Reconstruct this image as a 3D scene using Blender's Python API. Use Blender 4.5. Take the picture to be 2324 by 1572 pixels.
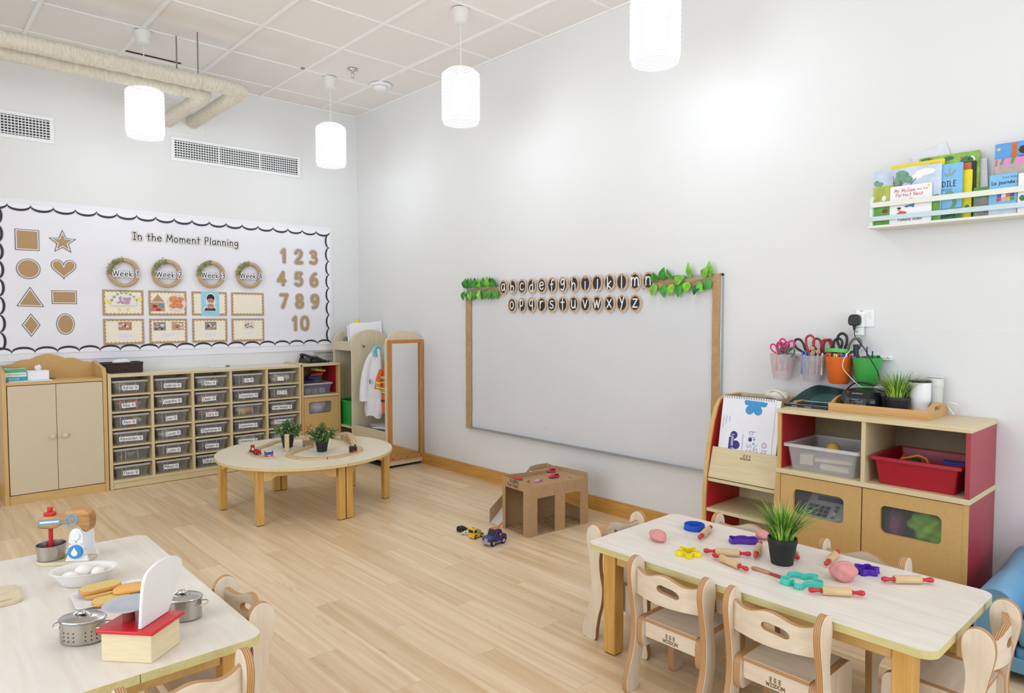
import bpy, math, random
import numpy as np
from mathutils import Vector, Matrix
PI = math.pi
for _o in list(bpy.data.objects):
    bpy.data.objects.remove(_o, do_unlink=True)
scene = bpy.context.scene
COL = scene.collection

# ------------------------------------------------------------------ camera
cam_d = bpy.data.cameras.new('camera')
cam_d.sensor_fit = 'HORIZONTAL'
cam_d.sensor_width = 36.0
cam_d.lens = 1563.18 / 2324 * 36.0
cam_d.clip_start = 0.05
cam_o = bpy.data.objects.new('camera', cam_d)
COL.objects.link(cam_o)
cam_o.location = (-3.6019, -6.2852, 1.3403)
cam_o.rotation_euler = (PI / 2 + math.radians(-2.56), 0, -math.radians(42.381))
scene.camera = cam_o

# ------------------------------------------------------------------ world, colour, exposure
scene.view_settings.view_transform = 'Standard'
scene.view_settings.look = 'None'
scene.view_settings.gamma = 1.0
scene.view_settings.use_curve_mapping = False
scene.view_settings.exposure = 0.22
scene.cycles.use_denoising = True
scene.cycles.use_adaptive_sampling = True
scene.cycles.adaptive_threshold = 0.02
scene.cycles.max_bounces = 8
scene.cycles.diffuse_bounces = 4
scene.cycles.glossy_bounces = 3
scene.cycles.transmission_bounces = 6
scene.cycles.transparent_max_bounces = 24
scene.cycles.caustics_reflective = False
scene.cycles.caustics_refractive = False
scene.cycles.sample_clamp_indirect = 4.0
w = bpy.data.worlds.new('world')
scene.world = w
w.use_nodes = True
w.node_tree.nodes['Background'].inputs[0].default_value = (0.85, 0.92, 1.0, 1)
w.node_tree.nodes['Background'].inputs[1].default_value = 1.0

def area_light(name, loc, rot, sx, sy, power, col):
    d = bpy.data.lights.new(name, 'AREA')
    d.shape = 'RECTANGLE'; d.size = sx; d.size_y = sy
    d.energy = power; d.color = col
    o = bpy.data.objects.new(name, d); COL.objects.link(o)
    o.location = loc; o.rotation_euler = rot
    return o
# area lights added as cool fill, simulating daylight from unseen windows
area_light('window_daylight', (-1.9, -8.9, 1.75), (PI / 2, 0, 0), 3.4, 2.2, 54, (0.71, 0.85, 1.0))
area_light('window_daylight', (-6.2, -4.6, 1.75), (PI / 2, 0, -PI / 2), 4.2, 2.2, 76, (0.75, 0.87, 1.0))

# ------------------------------------------------------------------ materials
def lin(c):
    return tuple((v / 12.92 if v <= 0.04045 else ((v + 0.055) / 1.055) ** 2.4) for v in c)
def rgb(h):
    h = h.lstrip('#')
    return lin(tuple(int(h[i:i + 2], 16) / 255 for i in (0, 2, 4))) + (1,)
MATS = {}
def new_mat(name):
    m = bpy.data.materials.new(name); m.use_nodes = True
    nt = m.node_tree; b = nt.nodes['Principled BSDF']
    return m, nt, b
def mat(name, h, rough=0.5, metal=0.0, var=0.06, scale=30, bump=0.0, spec=0.5, stretch=(1, 1, 1), emit=0, coat=0):
    """plain surface with a little procedural unevenness in its own colour"""
    if name in MATS: return MATS[name]
    m, nt, b = new_mat(name)
    c = rgb(h)
    tc = nt.nodes.new('ShaderNodeTexCoord'); mp = nt.nodes.new('ShaderNodeMapping')
    mp.inputs['Scale'].default_value = stretch
    nt.links.new(tc.outputs['Object'], mp.inputs[0])
    n = nt.nodes.new('ShaderNodeTexNoise'); n.inputs['Scale'].default_value = scale
    n.inputs['Detail'].default_value = 3
    nt.links.new(mp.outputs[0], n.inputs[0])
    r = nt.nodes.new('ShaderNodeValToRGB')
    r.color_ramp.elements[0].position = 0.3; r.color_ramp.elements[1].position = 0.7
    r.color_ramp.elements[0].color = tuple(x * (1 - var) for x in c[:3]) + (1,)
    r.color_ramp.elements[1].color = tuple(min(1, x * (1 + var)) for x in c[:3]) + (1,)
    nt.links.new(n.outputs[0], r.inputs[0]); nt.links.new(r.outputs[0], b.inputs['Base Color'])
    b.inputs['Roughness'].default_value = rough; b.inputs['Metallic'].default_value = metal
    b.inputs['Specular IOR Level'].default_value = spec
    if coat: b.inputs['Coat Weight'].default_value = coat; b.inputs['Coat Roughness'].default_value = 0.15
    if bump:
        bp = nt.nodes.new('ShaderNodeBump'); bp.inputs['Strength'].default_value = bump; bp.inputs['Distance'].default_value = 0.002
        nt.links.new(n.outputs[0], bp.inputs['Height']); nt.links.new(bp.outputs[0], b.inputs['Normal'])
    if emit:
        b.inputs['Emission Color'].default_value = c; b.inputs['Emission Strength'].default_value = emit
    MATS[name] = m
    return m
def wood(name, h1, h2, axis='z', scale=9, rough=0.45, ratio=14, spec=0.4):
    """fine straight grain running along the object's own axis"""
    if name in MATS: return MATS[name]
    m, nt, b = new_mat(name)
    tc = nt.nodes.new('ShaderNodeTexCoord'); mp = nt.nodes.new('ShaderNodeMapping')
    s = [ratio, ratio, ratio]; s['xyz'.index(axis)] = 1.0
    mp.inputs['Scale'].default_value = s
    nt.links.new(tc.outputs['Object'], mp.inputs[0])
    n = nt.nodes.new('ShaderNodeTexNoise'); n.inputs['Scale'].default_value = scale
    n.inputs['Detail'].default_value = 5; n.inputs['Distortion'].default_value = 0.6
    nt.links.new(mp.outputs[0], n.inputs[0])
    r = nt.nodes.new('ShaderNodeValToRGB')
    r.color_ramp.elements[0].position = 0.32; r.color_ramp.elements[1].position = 0.68
    r.color_ramp.elements[0].color = rgb(h2); r.color_ramp.elements[1].color = rgb(h1)
    nt.links.new(n.outputs[0], r.inputs[0]); nt.links.new(r.outputs[0], b.inputs['Base Color'])
    b.inputs['Roughness'].default_value = rough; b.inputs['Specular IOR Level'].default_value = spec
    MATS[name] = m
    return m
def ply(name, axis, h1='#cfa273', h2='#a06f41', freq=85):
    """sawn plywood edge: thin dark and light veneers stacked along an axis"""
    if name in MATS: return MATS[name]
    m, nt, b = new_mat(name)
    tc = nt.nodes.new('ShaderNodeTexCoord')
    wv = nt.nodes.new('ShaderNodeTexWave'); wv.wave_type = 'BANDS'; wv.bands_direction = axis.upper()
    wv.inputs['Scale'].default_value = freq; wv.inputs['Distortion'].default_value = 0.3
    nt.links.new(tc.outputs['Object'], wv.inputs[0])
    r = nt.nodes.new('ShaderNodeValToRGB')
    r.color_ramp.elements[0].position = 0.25; r.color_ramp.elements[1].position = 0.75
    r.color_ramp.elements[0].color = rgb(h2); r.color_ramp.elements[1].color = rgb(h1)
    nt.links.new(wv.outputs[0], r.inputs[0]); nt.links.new(r.outputs[0], b.inputs['Base Color'])
    b.inputs['Roughness'].default_value = 0.5
    MATS[name] = m
    return m
def clear(name, h, alpha=0.4, rough=0.25):
    """see-through moulded plastic"""
    if name in MATS: return MATS[name]
    m, nt, b = new_mat(name)
    b.inputs['Base Color'].default_value = rgb(h); b.inputs['Roughness'].default_value = rough
    t = nt.nodes.new('ShaderNodeBsdfTransparent'); mx = nt.nodes.new('ShaderNodeMixShader')
    n = nt.nodes.new('ShaderNodeTexNoise'); n.inputs['Scale'].default_value = 12
    mr = nt.nodes.new('ShaderNodeMapRange'); mr.inputs[3].default_value = alpha * 0.85; mr.inputs[4].default_value = alpha * 1.15
    nt.links.new(n.outputs[0], mr.inputs[0]); nt.links.new(mr.outputs[0], mx.inputs[0])
    out = nt.nodes['Material Output']
    nt.links.new(t.outputs[0], mx.inputs[1]); nt.links.new(b.outputs[0], mx.inputs[2])
    nt.links.new(mx.outputs[0], out.inputs[0])
    MATS[name] = m
    return m

# ------------------------------------------------------------------ mesh building
class MB:
    def __init__(s):
        s.v = []; s.f = []; s.m = []; s.cur = 0; s.M = None
    def add(s, vs, fs, slots=None):
        n = len(s.v)
        for p in vs:
            p = Vector(p)
            if s.M is not None: p = s.M @ p
            s.v.append(p)
        for i, f in enumerate(fs):
            s.f.append(tuple(a + n for a in f)); s.m.append(slots[i] if slots else s.cur)
        return s
    def box(s, x0, x1, y0, y1, z0, z1):
        v = [(x0, y0, z0), (x1, y0, z0), (x1, y1, z0), (x0, y1, z0), (x0, y0, z1), (x1, y0, z1), (x1, y1, z1), (x0, y1, z1)]
        return s.add(v, [(0, 3, 2, 1), (4, 5, 6, 7), (0, 1, 5, 4), (1, 2, 6, 5), (2, 3, 7, 6), (3, 0, 4, 7)])
    def cbox(s, c, d, rz=0.0):
        old = s.M
        M = Matrix.Translation(c) @ Matrix.Rotation(rz, 4, 'Z')
        s.M = M if old is None else old @ M
        s.box(-d[0] / 2, d[0] / 2, -d[1] / 2, d[1] / 2, -d[2] / 2, d[2] / 2)
        s.M = old
        return s
    def prism(s, poly, F, d0, d1, side=None):
        """polygon (counter-clockwise in the frame) pushed from depth d0 to d1 along the frame's normal"""
        n = len(poly)
        v = [F.at(a, b, d0) for a, b in poly] + [F.at(a, b, d1) for a, b in poly]
        fs = [tuple(range(n - 1, -1, -1)), tuple(range(n, 2 * n))] + [(i, (i + 1) % n, n + (i + 1) % n, n + i) for i in range(n)]
        sl = [s.cur] * 2 + [s.cur if side is None else side] * n
        return s.add(v, fs, sl)
    def flat(s, poly, F, d=0.0):
        return s.add([F.at(a, b, d) for a, b in poly], [tuple(range(len(poly)))])
    def lathe(s, prof, c=(0, 0, 0), seg=24, sx=1.0, sy=1.0, M=None, close=False):
        v = []; f = []
        n = len(prof)
        for i in range(seg):
            a = 2 * PI * i / seg
            for r, z in prof:
                p = Vector((r * math.cos(a) * sx, r * math.sin(a) * sy, z))
                if M is not None: p = M @ p
                v.append(p + Vector(c))
        for i in range(seg):
            j = (i + 1) % seg
            for k in range(n - 1):
                f.append((i * n + k, j * n + k, j * n + k + 1, i * n + k + 1))
        if prof[0][0] > 1e-6 and close: f.append(tuple(i * n for i in range(seg))[::-1])
        if prof[-1][0] > 1e-6 and close: f.append(tuple(i * n + n - 1 for i in range(seg)))
        return s.add(v, f)
    def tube(s, path, r, seg=8, closed=False, cap=True):
        P = [Vector(p) for p in path]; n = len(P); v = []; f = []
        up = None
        for i in range(n):
            a = P[i - 1] if (i > 0 or closed) else P[i]; b = P[(i + 1) % n] if (i < n - 1 or closed) else P[i]
            t = (b - a).normalized()
            if up is None:
                up = Vector((0, 0, 1)) if abs(t.z) < 0.9 else Vector((1, 0, 0))
            x = t.cross(up)
            if x.length < 1e-5: x = t.orthogonal()
            x.normalize(); y = x.cross(t).normalized(); up = y
            rr = r(i / max(1, n - 1)) if callable(r) else r
            for k in range(seg):
                q = 2 * PI * k / seg
                v.append(P[i] + x * math.cos(q) * rr + y * math.sin(q) * rr)
        for i in range(n if closed else n - 1):
            j = (i + 1) % n
            for k in range(seg):
                l = (k + 1) % seg
                f.append((i * seg + k, j * seg + k, j * seg + l, i * seg + l))
        if cap and not closed:
            f.append(tuple(range(seg))); f.append(tuple((n - 1) * seg + k for k in range(seg))[::-1])
        return s.add(v, f)
    def ball(s, c, r, seg=16, rings=10, fn=None):
        rx, ry, rz = r if isinstance(r, (tuple, list)) else (r, r, r)
        v = []; f = []
        if fn: s.soft = True
        for i in range(rings + 1):
            th = PI * i / rings
            for k in range(seg):
                ph = 2 * PI * k / seg
                d = Vector((math.sin(th) * math.cos(ph), math.sin(th) * math.sin(ph), -math.cos(th)))
                q = fn(d) if fn else 1.0
                v.append((c[0] + d.x * rx * q, c[1] + d.y * ry * q, c[2] + d.z * rz * q))
        for i in range(rings):
            for k in range(seg):
                l = (k + 1) % seg
                f.append((i * seg + k, i * seg + l, (i + 1) * seg + l, (i + 1) * seg + k))
        return s.add(v, f)
    def sheet(s, cols, mp, th, faces=0, edge=None):
        """board with openings: cols = [(u, [(lo, hi), ...])]; mp(u, w, d) -> point, d runs 0..th"""
        e = faces if edge is None else edge
        for i in range(len(cols) - 1):
            u0, a = cols[i]; u1, b = cols[i + 1]
            if len(a) != len(b): continue
            for (l0, h0), (l1, h1) in zip(a, b):
                v = [mp(u0, l0, 0), mp(u1, l1, 0), mp(u1, h1, 0), mp(u0, h0, 0), mp(u0, l0, th), mp(u1, l1, th), mp(u1, h1, th), mp(u0, h0, th)]
                fs = [(0, 1, 2, 3), (7, 6, 5, 4), (0, 4, 5, 1), (3, 2, 6, 7)]
                sl = [faces, faces, e, e]
                if i == 0: fs.append((0, 3, 7, 4)); sl.append(e)
                if i == len(cols) - 2: fs.append((1, 5, 6, 2)); sl.append(e)
                s.add(v, fs, sl)
        return s
class Fr:
    """flat frame: origin, horizontal u, vertical v, outward n"""
    def __init__(s, o, u, v):
        s.o = Vector(o); s.u = Vector(u).normalized(); s.v = Vector(v).normalized(); s.n = s.u.cross(s.v)
    def at(s, a, b, d=0.0):
        return s.o + s.u * a + s.v * b + s.n * d
    def turned(s, ang):
        return Fr(s.o, s.u * math.cos(ang) + s.v * math.sin(ang), -s.u * math.sin(ang) + s.v * math.cos(ang))
    def moved(s, a, b, d=0.0):
        return Fr(s.at(a, b, d), s.u, s.v)
def WB(x, z, off=0.0): return Fr((x, -off, z), (1, 0, 0), (0, 0, 1))       # on the back wall, facing the room
def WR(y, z, off=0.0): return Fr((-off, y, z), (0, -1, 0), (0, 0, 1))      # on the right wall, facing the room
XY = Fr((0, 0, 0), (1, 0, 0), (0, 1, 0))

WM = {}
def obj(name, mb, m, parent=None, bevel=0, smooth=30, world=True, loc=None):
    """link a mesh; world=True means its points were given in room coordinates"""
    me = bpy.data.meshes.new(name)
    vs = mb.v
    base = Vector((0, 0, 0))
    if parent is not None:
        pm = WM[parent.name]
        if world:
            Mi = pm.inverted(); vs = [Mi @ p for p in vs]
    elif world:
        xs = [p.x for p in vs]; ys = [p.y for p in vs]; zs = [p.z for p in vs]
        base = Vector(((min(xs) + max(xs)) / 2, (min(ys) + max(ys)) / 2, min(zs)))
        vs = [p - base for p in vs]
        pm = Matrix.Translation(base)
    else:
        base = Vector(loc or (0, 0, 0)); pm = Matrix.Translation(base)
    me.from_pydata([tuple(p) for p in vs], [], mb.f)
    for mm in (m if isinstance(m, (list, tuple)) else [m]): me.materials.append(mm)
    me.polygons.foreach_set('material_index', mb.m)
    me.update()
    if getattr(mb, 'soft', False): smooth = max(smooth, 85)
    if smooth:
        me.polygons.foreach_set('use_smooth', [True] * len(mb.f))
        me.set_sharp_from_angle(angle=math.radians(smooth))
    o = bpy.data.objects.new(name, me); COL.objects.link(o)
    o.location = base
    if parent is not None: o.parent = parent
    WM[o.name] = pm
    if bevel:
        b = o.modifiers.new('bevel', 'BEVEL'); b.width = bevel; b.segments = 2; b.limit_method = 'ANGLE'; b.angle_limit = math.radians(40)
        b.harden_normals = False
    return o
def tag(o, label, cat, group=None, kind=None):
    o['label'] = label; o['category'] = cat
    if group: o['group'] = group
    if kind: o['kind'] = kind
    return o
def struct(name, mb, m, label, cat='room'):
    o = obj(name, mb, m, smooth=0)
    tag(o, label, cat, kind='structure')
    return o
def thing(name, label, cat, loc=(0, 0, 0), rz=0.0, group=None):
    o = bpy.data.objects.new(name, None); COL.objects.link(o)
    o.empty_display_size = 0.05
    o.location = loc; o.rotation_euler = (0, 0, rz)
    WM[o.name] = Matrix.Translation(loc) @ Matrix.Rotation(rz, 4, 'Z')
    tag(o, label, cat, group)
    return o
def copy_tree(o, parent=None):
    c = o.copy(); COL.objects.link(c)
    if parent is not None: c.parent = parent
    for ch in [x for x in bpy.data.objects if x.parent == o]: copy_tree(ch, c)
    return c
def dup(o, label, loc=None, rz=None, group=None):
    c = copy_tree(o); c['label'] = label
    if loc is not None: c.location = loc
    if rz is not None: c.rotation_euler = (0, 0, rz)
    if group: c['group'] = group
    return c

# ------------------------------------------------------------------ outlines
def arcp(cx, cy, rx, ry, a0, a1, n=12):
    return [(cx + rx * math.cos(math.radians(a0 + (a1 - a0) * i / n)), cy + ry * math.sin(math.radians(a0 + (a1 - a0) * i / n))) for i in range(n + 1)]
def oval(cx, cy, rx, ry, n=32): return arcp(cx, cy, rx, ry, 0, 360 - 360 / n, n - 1)
def rect(x0, y0, x1, y1): return [(x0, y0), (x1, y0), (x1, y1), (x0, y1)]
def rrect(x0, y0, x1, y1, r, n=5):
    return arcp(x1 - r, y0 + r, r, r, -90, 0, n) + arcp(x1 - r, y1 - r, r, r, 0, 90, n) + arcp(x0 + r, y1 - r, r, r, 90, 180, n) + arcp(x0 + r, y0 + r, r, r, 180, 270, n)
def catmull(P, n=5, closed=False):
    out = []; N = len(P)
    for i in range(N if closed else N - 1):
        if closed: a, b, c, d = P[i - 1], P[i], P[(i + 1) % N], P[(i + 2) % N]
        else: a, b, c, d = P[max(0, i - 1)], P[i], P[i + 1], P[min(N - 1, i + 2)]
        for k in range(n):
            t = k / n
            out.append(tuple(0.5 * (2 * b[j] + (c[j] - a[j]) * t + (2 * a[j] - 5 * b[j] + 4 * c[j] - d[j]) * t * t + (3 * b[j] - a[j] - 3 * c[j] + d[j]) * t ** 3) for j in range(len(b))))
    if not closed: out.append(tuple(P[-1]))
    return out
def rwindow(u, u0, u1, w0, w1, r):
    """vertical extent of a rounded rectangular opening at u, or None"""
    if u <= u0 + 1e-9 or u >= u1 - 1e-9: return None
    e = 0.0
    if u < u0 + r: e = r - math.sqrt(max(0, r * r - (u0 + r - u) ** 2))
    if u > u1 - r: e = r - math.sqrt(max(0, r * r - (u - u1 + r) ** 2))
    return (w0 + e, w1 - e)
def window_cols(U0, U1, W0, W1, u0, u1, w0, w1, r):
    us = sorted(set([U0, u0 + 1e-6, u1 - 1e-6, U1] + [u0 + r * (1 - math.cos(PI / 2 * k / 6)) + 1e-5 for k in range(7)] + [u1 - r * (1 - math.cos(PI / 2 * k / 6)) - 1e-5 for k in range(7)]))
    cols = [(U0, [(W0, W1)]), (u0, [(W0, W1)])]
    m = (w0 + w1) / 2
    cols2 = [(u0, [(W0, w0 + r), (w1 - r, W1)])]
    for u in us:
        e = rwindow(u, u0, u1, w0, w1, r)
        if e: cols2.append((u, [(W0, e[0]), (e[1], W1)]))
    cols2.append((u1, [(W0, w0 + r), (w1 - r, W1)]))
    return [cols, cols2, [(u1, [(W0, W1)]), (U1, [(W0, W1)])]]
def sheet_window(mb, args, mp, th, faces=0, edge=None):
    for c in window_cols(*args): mb.sheet(c, mp, th, faces, edge)

# ------------------------------------------------------------------ hand-drawn lettering (x-height 5, capitals 8)
GL = {
 'a': (5, ['s4,4.6 3,5 1,4.3 .4,2.3 1.3,.3 3,.6 4,2.5', 'l4,5 4.1,2 4.7,0']), 'b': (5, ['l.6,8 .7,0', 's.7,3 1.8,4.8 3.6,4.5 4.3,2.6 3.4,.5 1.6,.1 .7,1']),
 'c': (4.6, ['s4,4.3 2.6,5 1,4.2 .4,2.4 1.2,.5 2.8,0 4.1,.8']), 'd': (5, ['l4,8 4.1,0', 's4,4 2.8,5 1.1,4.2 .4,2.3 1.3,.4 2.8,.2 4,1.6']),
 'e': (5, ['s.7,2.5 4.2,3 3.6,4.6 2.2,5 .8,4 .4,2.4 1.2,.5 2.8,0 4.2,.9']), 'f': (4, ['s3.8,7.4 2.8,8 1.9,7 1.8,5 1.8,0', 'l.4,4.6 3.4,4.8']),
 'g': (5, ['s4,4.3 2.6,5 1,4.2 .5,2.8 1.3,1.2 2.8,1.3 4,3', 's4,5 4.2,1 3.8,-1.8 2.2,-2.8 .7,-2']), 'h': (5, ['l.7,8 .6,0', 's.7,2.8 1.8,4.7 3.3,4.6 4,3.2 4.1,0']),
 'i': (2.2, ['l1.1,4.8 1.1,0', 'l1.1,7 1.1,7.1']), 'j': (3, ['s2.2,4.8 2.2,0 1.8,-2.2 .4,-2.6', 'l2.2,7 2.2,7.1']), 'k': (4.6, ['l.7,8 .7,0', 'l3.8,4.9 .8,2.2 4.1,0']),
 'l': (2, ['l1,8 1,0']), 'm': (7, ['l.6,5 .7,0', 's.7,3 1.6,4.7 2.8,4.5 3.4,3.2 3.4,0', 's3.4,3 4.4,4.7 5.6,4.5 6.2,3 6.3,0']), 'n': (5, ['l.7,5 .7,0', 's.7,3 1.8,4.8 3.3,4.6 4,3.2 4.1,0']),
 'o': (5, ['c4.2,2.5 3.6,4.4 2.4,5 1,4.4 .4,2.5 1,.6 2.4,0 3.7,.7']), 'p': (5, ['l.7,5 .7,-3', 's.7,3.4 1.8,4.9 3.6,4.5 4.2,2.7 3.4,.6 1.6,.2 .7,1']),
 'q': (5, ['s4,4.2 2.8,5 1.1,4.2 .4,2.4 1.3,.4 2.8,.3 4,1.8', 'l4,5 4,-3']), 'r': (4, ['l.7,5 .7,0', 's.7,2.6 1.4,4.2 2.6,5 3.7,4.6']),
 's': (4.4, ['s3.6,4.5 2.2,5 .8,4.3 1,3 2.6,2.4 3.7,1.4 3,.2 1.6,0 .4,.7']), 't': (4, ['l1.9,7.4 1.9,0', 'l.3,4.8 3.6,4.9']), 'u': (5, ['s.6,5 .6,1.6 1.6,.1 3,.3 4,2', 'l4,5 4.1,0']),
 'v': (4.6, ['l.4,5 2.2,0 4,5']), 'w': (6.4, ['l.4,5 1.6,0 3.1,4.6 4.5,0 5.9,5']), 'x': (4.6, ['l.5,5 4,0', 'l4,5 .4,0']), 'y': (4.6, ['l.5,5 2.3,1.2', 'l4.1,5 1.4,-3']), 'z': (4.6, ['l.6,4.9 4,4.9 .5,.1 4.1,.1']),
 'A': (6.4, ['l.4,0 3.2,8 5.8,0', 'l1.4,2.8 5,2.8']), 'B': (5.4, ['l.8,0 .8,8', 's.8,8 3.6,7.8 4,6 2.6,4.5 .8,4.3', 's.8,4.3 4,4.2 4.8,2.3 3.6,.4 .8,0']), 'C': (6, ['s5.2,6.8 3.6,8 1.6,6.8 .6,4 1.4,1.2 3.4,0 5.3,1.1']),
 'D': (6, ['l.8,0 .8,8', 's.8,8 3.6,7.2 5.2,4.6 4.2,1.4 .8,0']), 'E': (5, ['l4.4,8 .8,8 .8,0 4.4,0', 'l.8,4.2 3.8,4.2']), 'F': (5, ['l4.4,8 .8,8 .8,0', 'l.8,4.2 3.8,4.2']), 'G': (6.4, ['s5.2,7 3.6,8 1.6,6.8 .6,4 1.4,1.2 3.4,0 5.2,1 5.5,3.4', 'l3.4,3.4 5.6,3.4']),
 'H': (6, ['l.7,8 .7,0', 'l5.2,8 5.2,0', 'l.7,4.2 5.2,4.2']), 'I': (4, ['l.5,8 3.5,8', 'l2,8 2,0', 'l.5,0 3.5,0']), 'K': (5.6, ['l.8,8 .8,0', 'l4.8,8 .9,3.6 5.2,0']), 'L': (4.8, ['l.8,8 .8,0 4.4,0']),
 'M': (7.4, ['l.5,0 1.4,8 3.7,2 5.9,8 6.9,0']), 'N': (6.2, ['l.7,0 .7,8 5.4,0 5.4,8']), 'O': (6.8, ['c3.4,8 5.6,7 6.3,4 5.4,1 3.4,0 1.3,1 .5,4 1.2,7']), 'P': (5, ['l.8,0 .8,8', 's.8,8 3.4,8 4.4,6.2 3.4,4.2 .8,3.8']),
 'Q': (6.8, ['c3.4,8 5.6,7 6.3,4 5.4,1 3.4,0 1.3,1 .5,4 1.2,7', 'l4,2 6.3,-.6']), 'R': (5.4, ['l.8,0 .8,8', 's.8,8 3.4,8 4.3,6.2 3.4,4.4 .8,4', 'l2.4,4 5,0']), 'S': (5.4, ['s4.6,7 3,8 1.2,7.2 1.2,5.2 3.4,4.2 4.8,2.6 4,.6 2.2,0 .5,1']),
 'T': (6, ['l.3,8 5.7,8', 'l3,8 3,0']), 'U': (6, ['s.7,8 .8,3 1.6,.6 3,0 4.5,.7 5.2,3 5.3,8']), 'V': (5.8, ['l.4,8 2.8,0 5.4,8']), 'W': (8.4, ['l.4,8 2,0 4.2,7 6.2,0 8,8']), 'Y': (5.6, ['l.4,8 2.8,4.2 5.2,8', 'l2.8,4.2 2.8,0']), 'Z': (5.8, ['l.6,8 5.2,8 .5,0 5.4,0']),
 'J': (4.6, ['l1.6,8 4.4,8', 's3.4,8 3.4,2 2.6,.2 1,.1 .3,1.2']), '1': (3.4, ['l.5,6.2 2,8 2,0']), '2': (5.2, ['s.6,6.4 1.6,7.9 3.6,7.8 4.4,6 3.4,3.8 .6,.2 4.7,.2']), '3': (5, ['s.7,7.2 2.4,8 4,7 3.6,5 2,4.3', 's2,4.3 4.2,3.8 4.5,1.8 3,.1 .5,.7']),
 '4': (5.4, ['l4.8,2.6 .4,2.6 3.6,8 3.6,0']), '5': (5.2, ['l4.4,8 1.2,8 .9,4.6', 's.9,4.6 3,5 4.6,3.4 4,.8 2.2,0 .5,.8']), '6': (5.2, ['s3.8,8 1.8,6.6 .6,3.6 1,.8 2.8,0 4.5,1.4 4.2,3.8 2.4,4.4 .8,3']), '7': (5, ['l.4,8 4.6,8 1.6,0']),
 '8': (5, ['c2.5,4.3 4.1,5.8 3.7,7.6 2.4,8 1,7.4 .8,5.8 2.5,4.3 4.4,2.6 4,.6 2.4,0 .8,.7 .5,2.6']), '9': (5.2, ['s4.4,5 2.8,3.6 1,4.2 .6,6 1.4,7.7 3.2,8 4.5,6.8 4.5,3.4 3.4,.6 1.4,0']), '0': (5.4, ['c2.7,8 4.3,7 4.8,4 4.3,1 2.7,0 1,1 .5,4 1,7']),
 '-': (3, ['l.4,3.5 2.6,3.5']), "'": (1.6, ['l.8,8 .8,6.6']), '.': (1.6, ['l.8,.1 .8,.2']), ' ': (3, []), '|': (2, ['l1,8.4 1,-1']),
}
GL['\u00e9'] = (5, GL['e'][1] + ['l2,6.2 3.4,7.8'])
GC = {}
def strokes(ch):
    if ch in GC: return GC[ch]
    out = []
    for st in GL[ch][1]:
        pts = [tuple(float(t) for t in q.split(',')) for q in st[1:].split()]
        if st[0] == 's': pts = catmull(pts, 4)
        elif st[0] == 'c': pts = catmull(pts, 4, True); pts.append(pts[0])
        out.append(pts)
    GC[ch] = out
    return out
def text_width(t, h, sp=0.9): return sum(GL[c][0] + sp for c in t) * h / 8 - sp * h / 8
def inked(mb, lines, wd, F, d, cell=None):
    """fill everything within wd/2 of the strokes, without overlapping faces"""
    segs = []
    for pts in lines:
        if len(pts) == 1: segs.append((*pts[0], *pts[0]))
        for i in range(len(pts) - 1): segs.append((*pts[i], *pts[i + 1]))
    if not segs: return mb
    S = np.array(segs); r = wd / 2
    x0 = min(S[:, 0].min(), S[:, 2].min()) - r; x1 = max(S[:, 0].max(), S[:, 2].max()) + r
    y0 = min(S[:, 1].min(), S[:, 3].min()) - r; y1 = max(S[:, 1].max(), S[:, 3].max()) + r
    c = cell or max(wd / 4.5, (y1 - y0) / 70)
    nx = int((x1 - x0) / c) + 3; ny = int((y1 - y0) / c) + 3
    gx = x0 - c + c * np.arange(nx); gy = y0 - c + c * np.arange(ny)
    D = np.full((nx, ny), 1e9)
    for a, b, e, g in segs:
        i0 = max(0, int((min(a, e) - r * 1.6 - c - gx[0]) / c) - 1); i1 = min(nx, int((max(a, e) + r * 1.6 + c - gx[0]) / c) + 3)
        X, Y = np.meshgrid(gx[i0:i1], gy, indexing='ij')
        l2 = (e - a) ** 2 + (g - b) ** 2
        t = np.clip(((X - a) * (e - a) + (Y - b) * (g - b)) / l2, 0, 1) if l2 > 1e-14 else 0 * X
        D[i0:i1] = np.minimum(D[i0:i1], np.hypot(X - a - t * (e - a), Y - b - t * (g - b)))
    D = r - D
    D[np.abs(D) < 1e-7] = 1e-7
    vs = []; fs = []; ids = {}
    def V(key, p):
        if key not in ids: ids[key] = len(vs); vs.append(F.at(p[0], p[1], d))
        return ids[key]
    def corner(i, j): return V(('c', i, j), (gx[i], gy[j]))
    def edge(i, j, k, l):
        if (k, l) < (i, j): i, j, k, l = k, l, i, j
        t = D[i, j] / (D[i, j] - D[k, l])
        return V(('e', i, j, k, l), (gx[i] + (gx[k] - gx[i]) * t, gy[j] + (gy[l] - gy[j]) * t))
    In = D > 0
    full = In[:-1, :-1] & In[1:, :-1] & In[1:, 1:] & In[:-1, 1:]
    anyc = In[:-1, :-1] | In[1:, :-1] | In[1:, 1:] | In[:-1, 1:]
    for j in range(ny - 1):
        i = 0
        while i < nx - 1:
            if full[i, j]:
                k = i
                while k < nx - 1 and full[k, j]: k += 1
                fs.append((corner(i, j), corner(k, j), corner(k, j + 1), corner(i, j + 1))); i = k; continue
            if anyc[i, j]:
                C = [(i, j), (i + 1, j), (i + 1, j + 1), (i, j + 1)]; poly = []
                for q in range(4):
                    p, n = C[q], C[(q + 1) % 4]
                    if In[p]: poly.append(corner(*p))
                    if In[p] != In[n]: poly.append(edge(*p, *n))
                if len(poly) >= 3: fs.append(tuple(poly))
            i += 1
    mb.add(vs, fs)
    return mb
def ribbon(mb, pts, wd, F, d, cell=None): return inked(mb, [pts], wd, F, d, cell)
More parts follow.
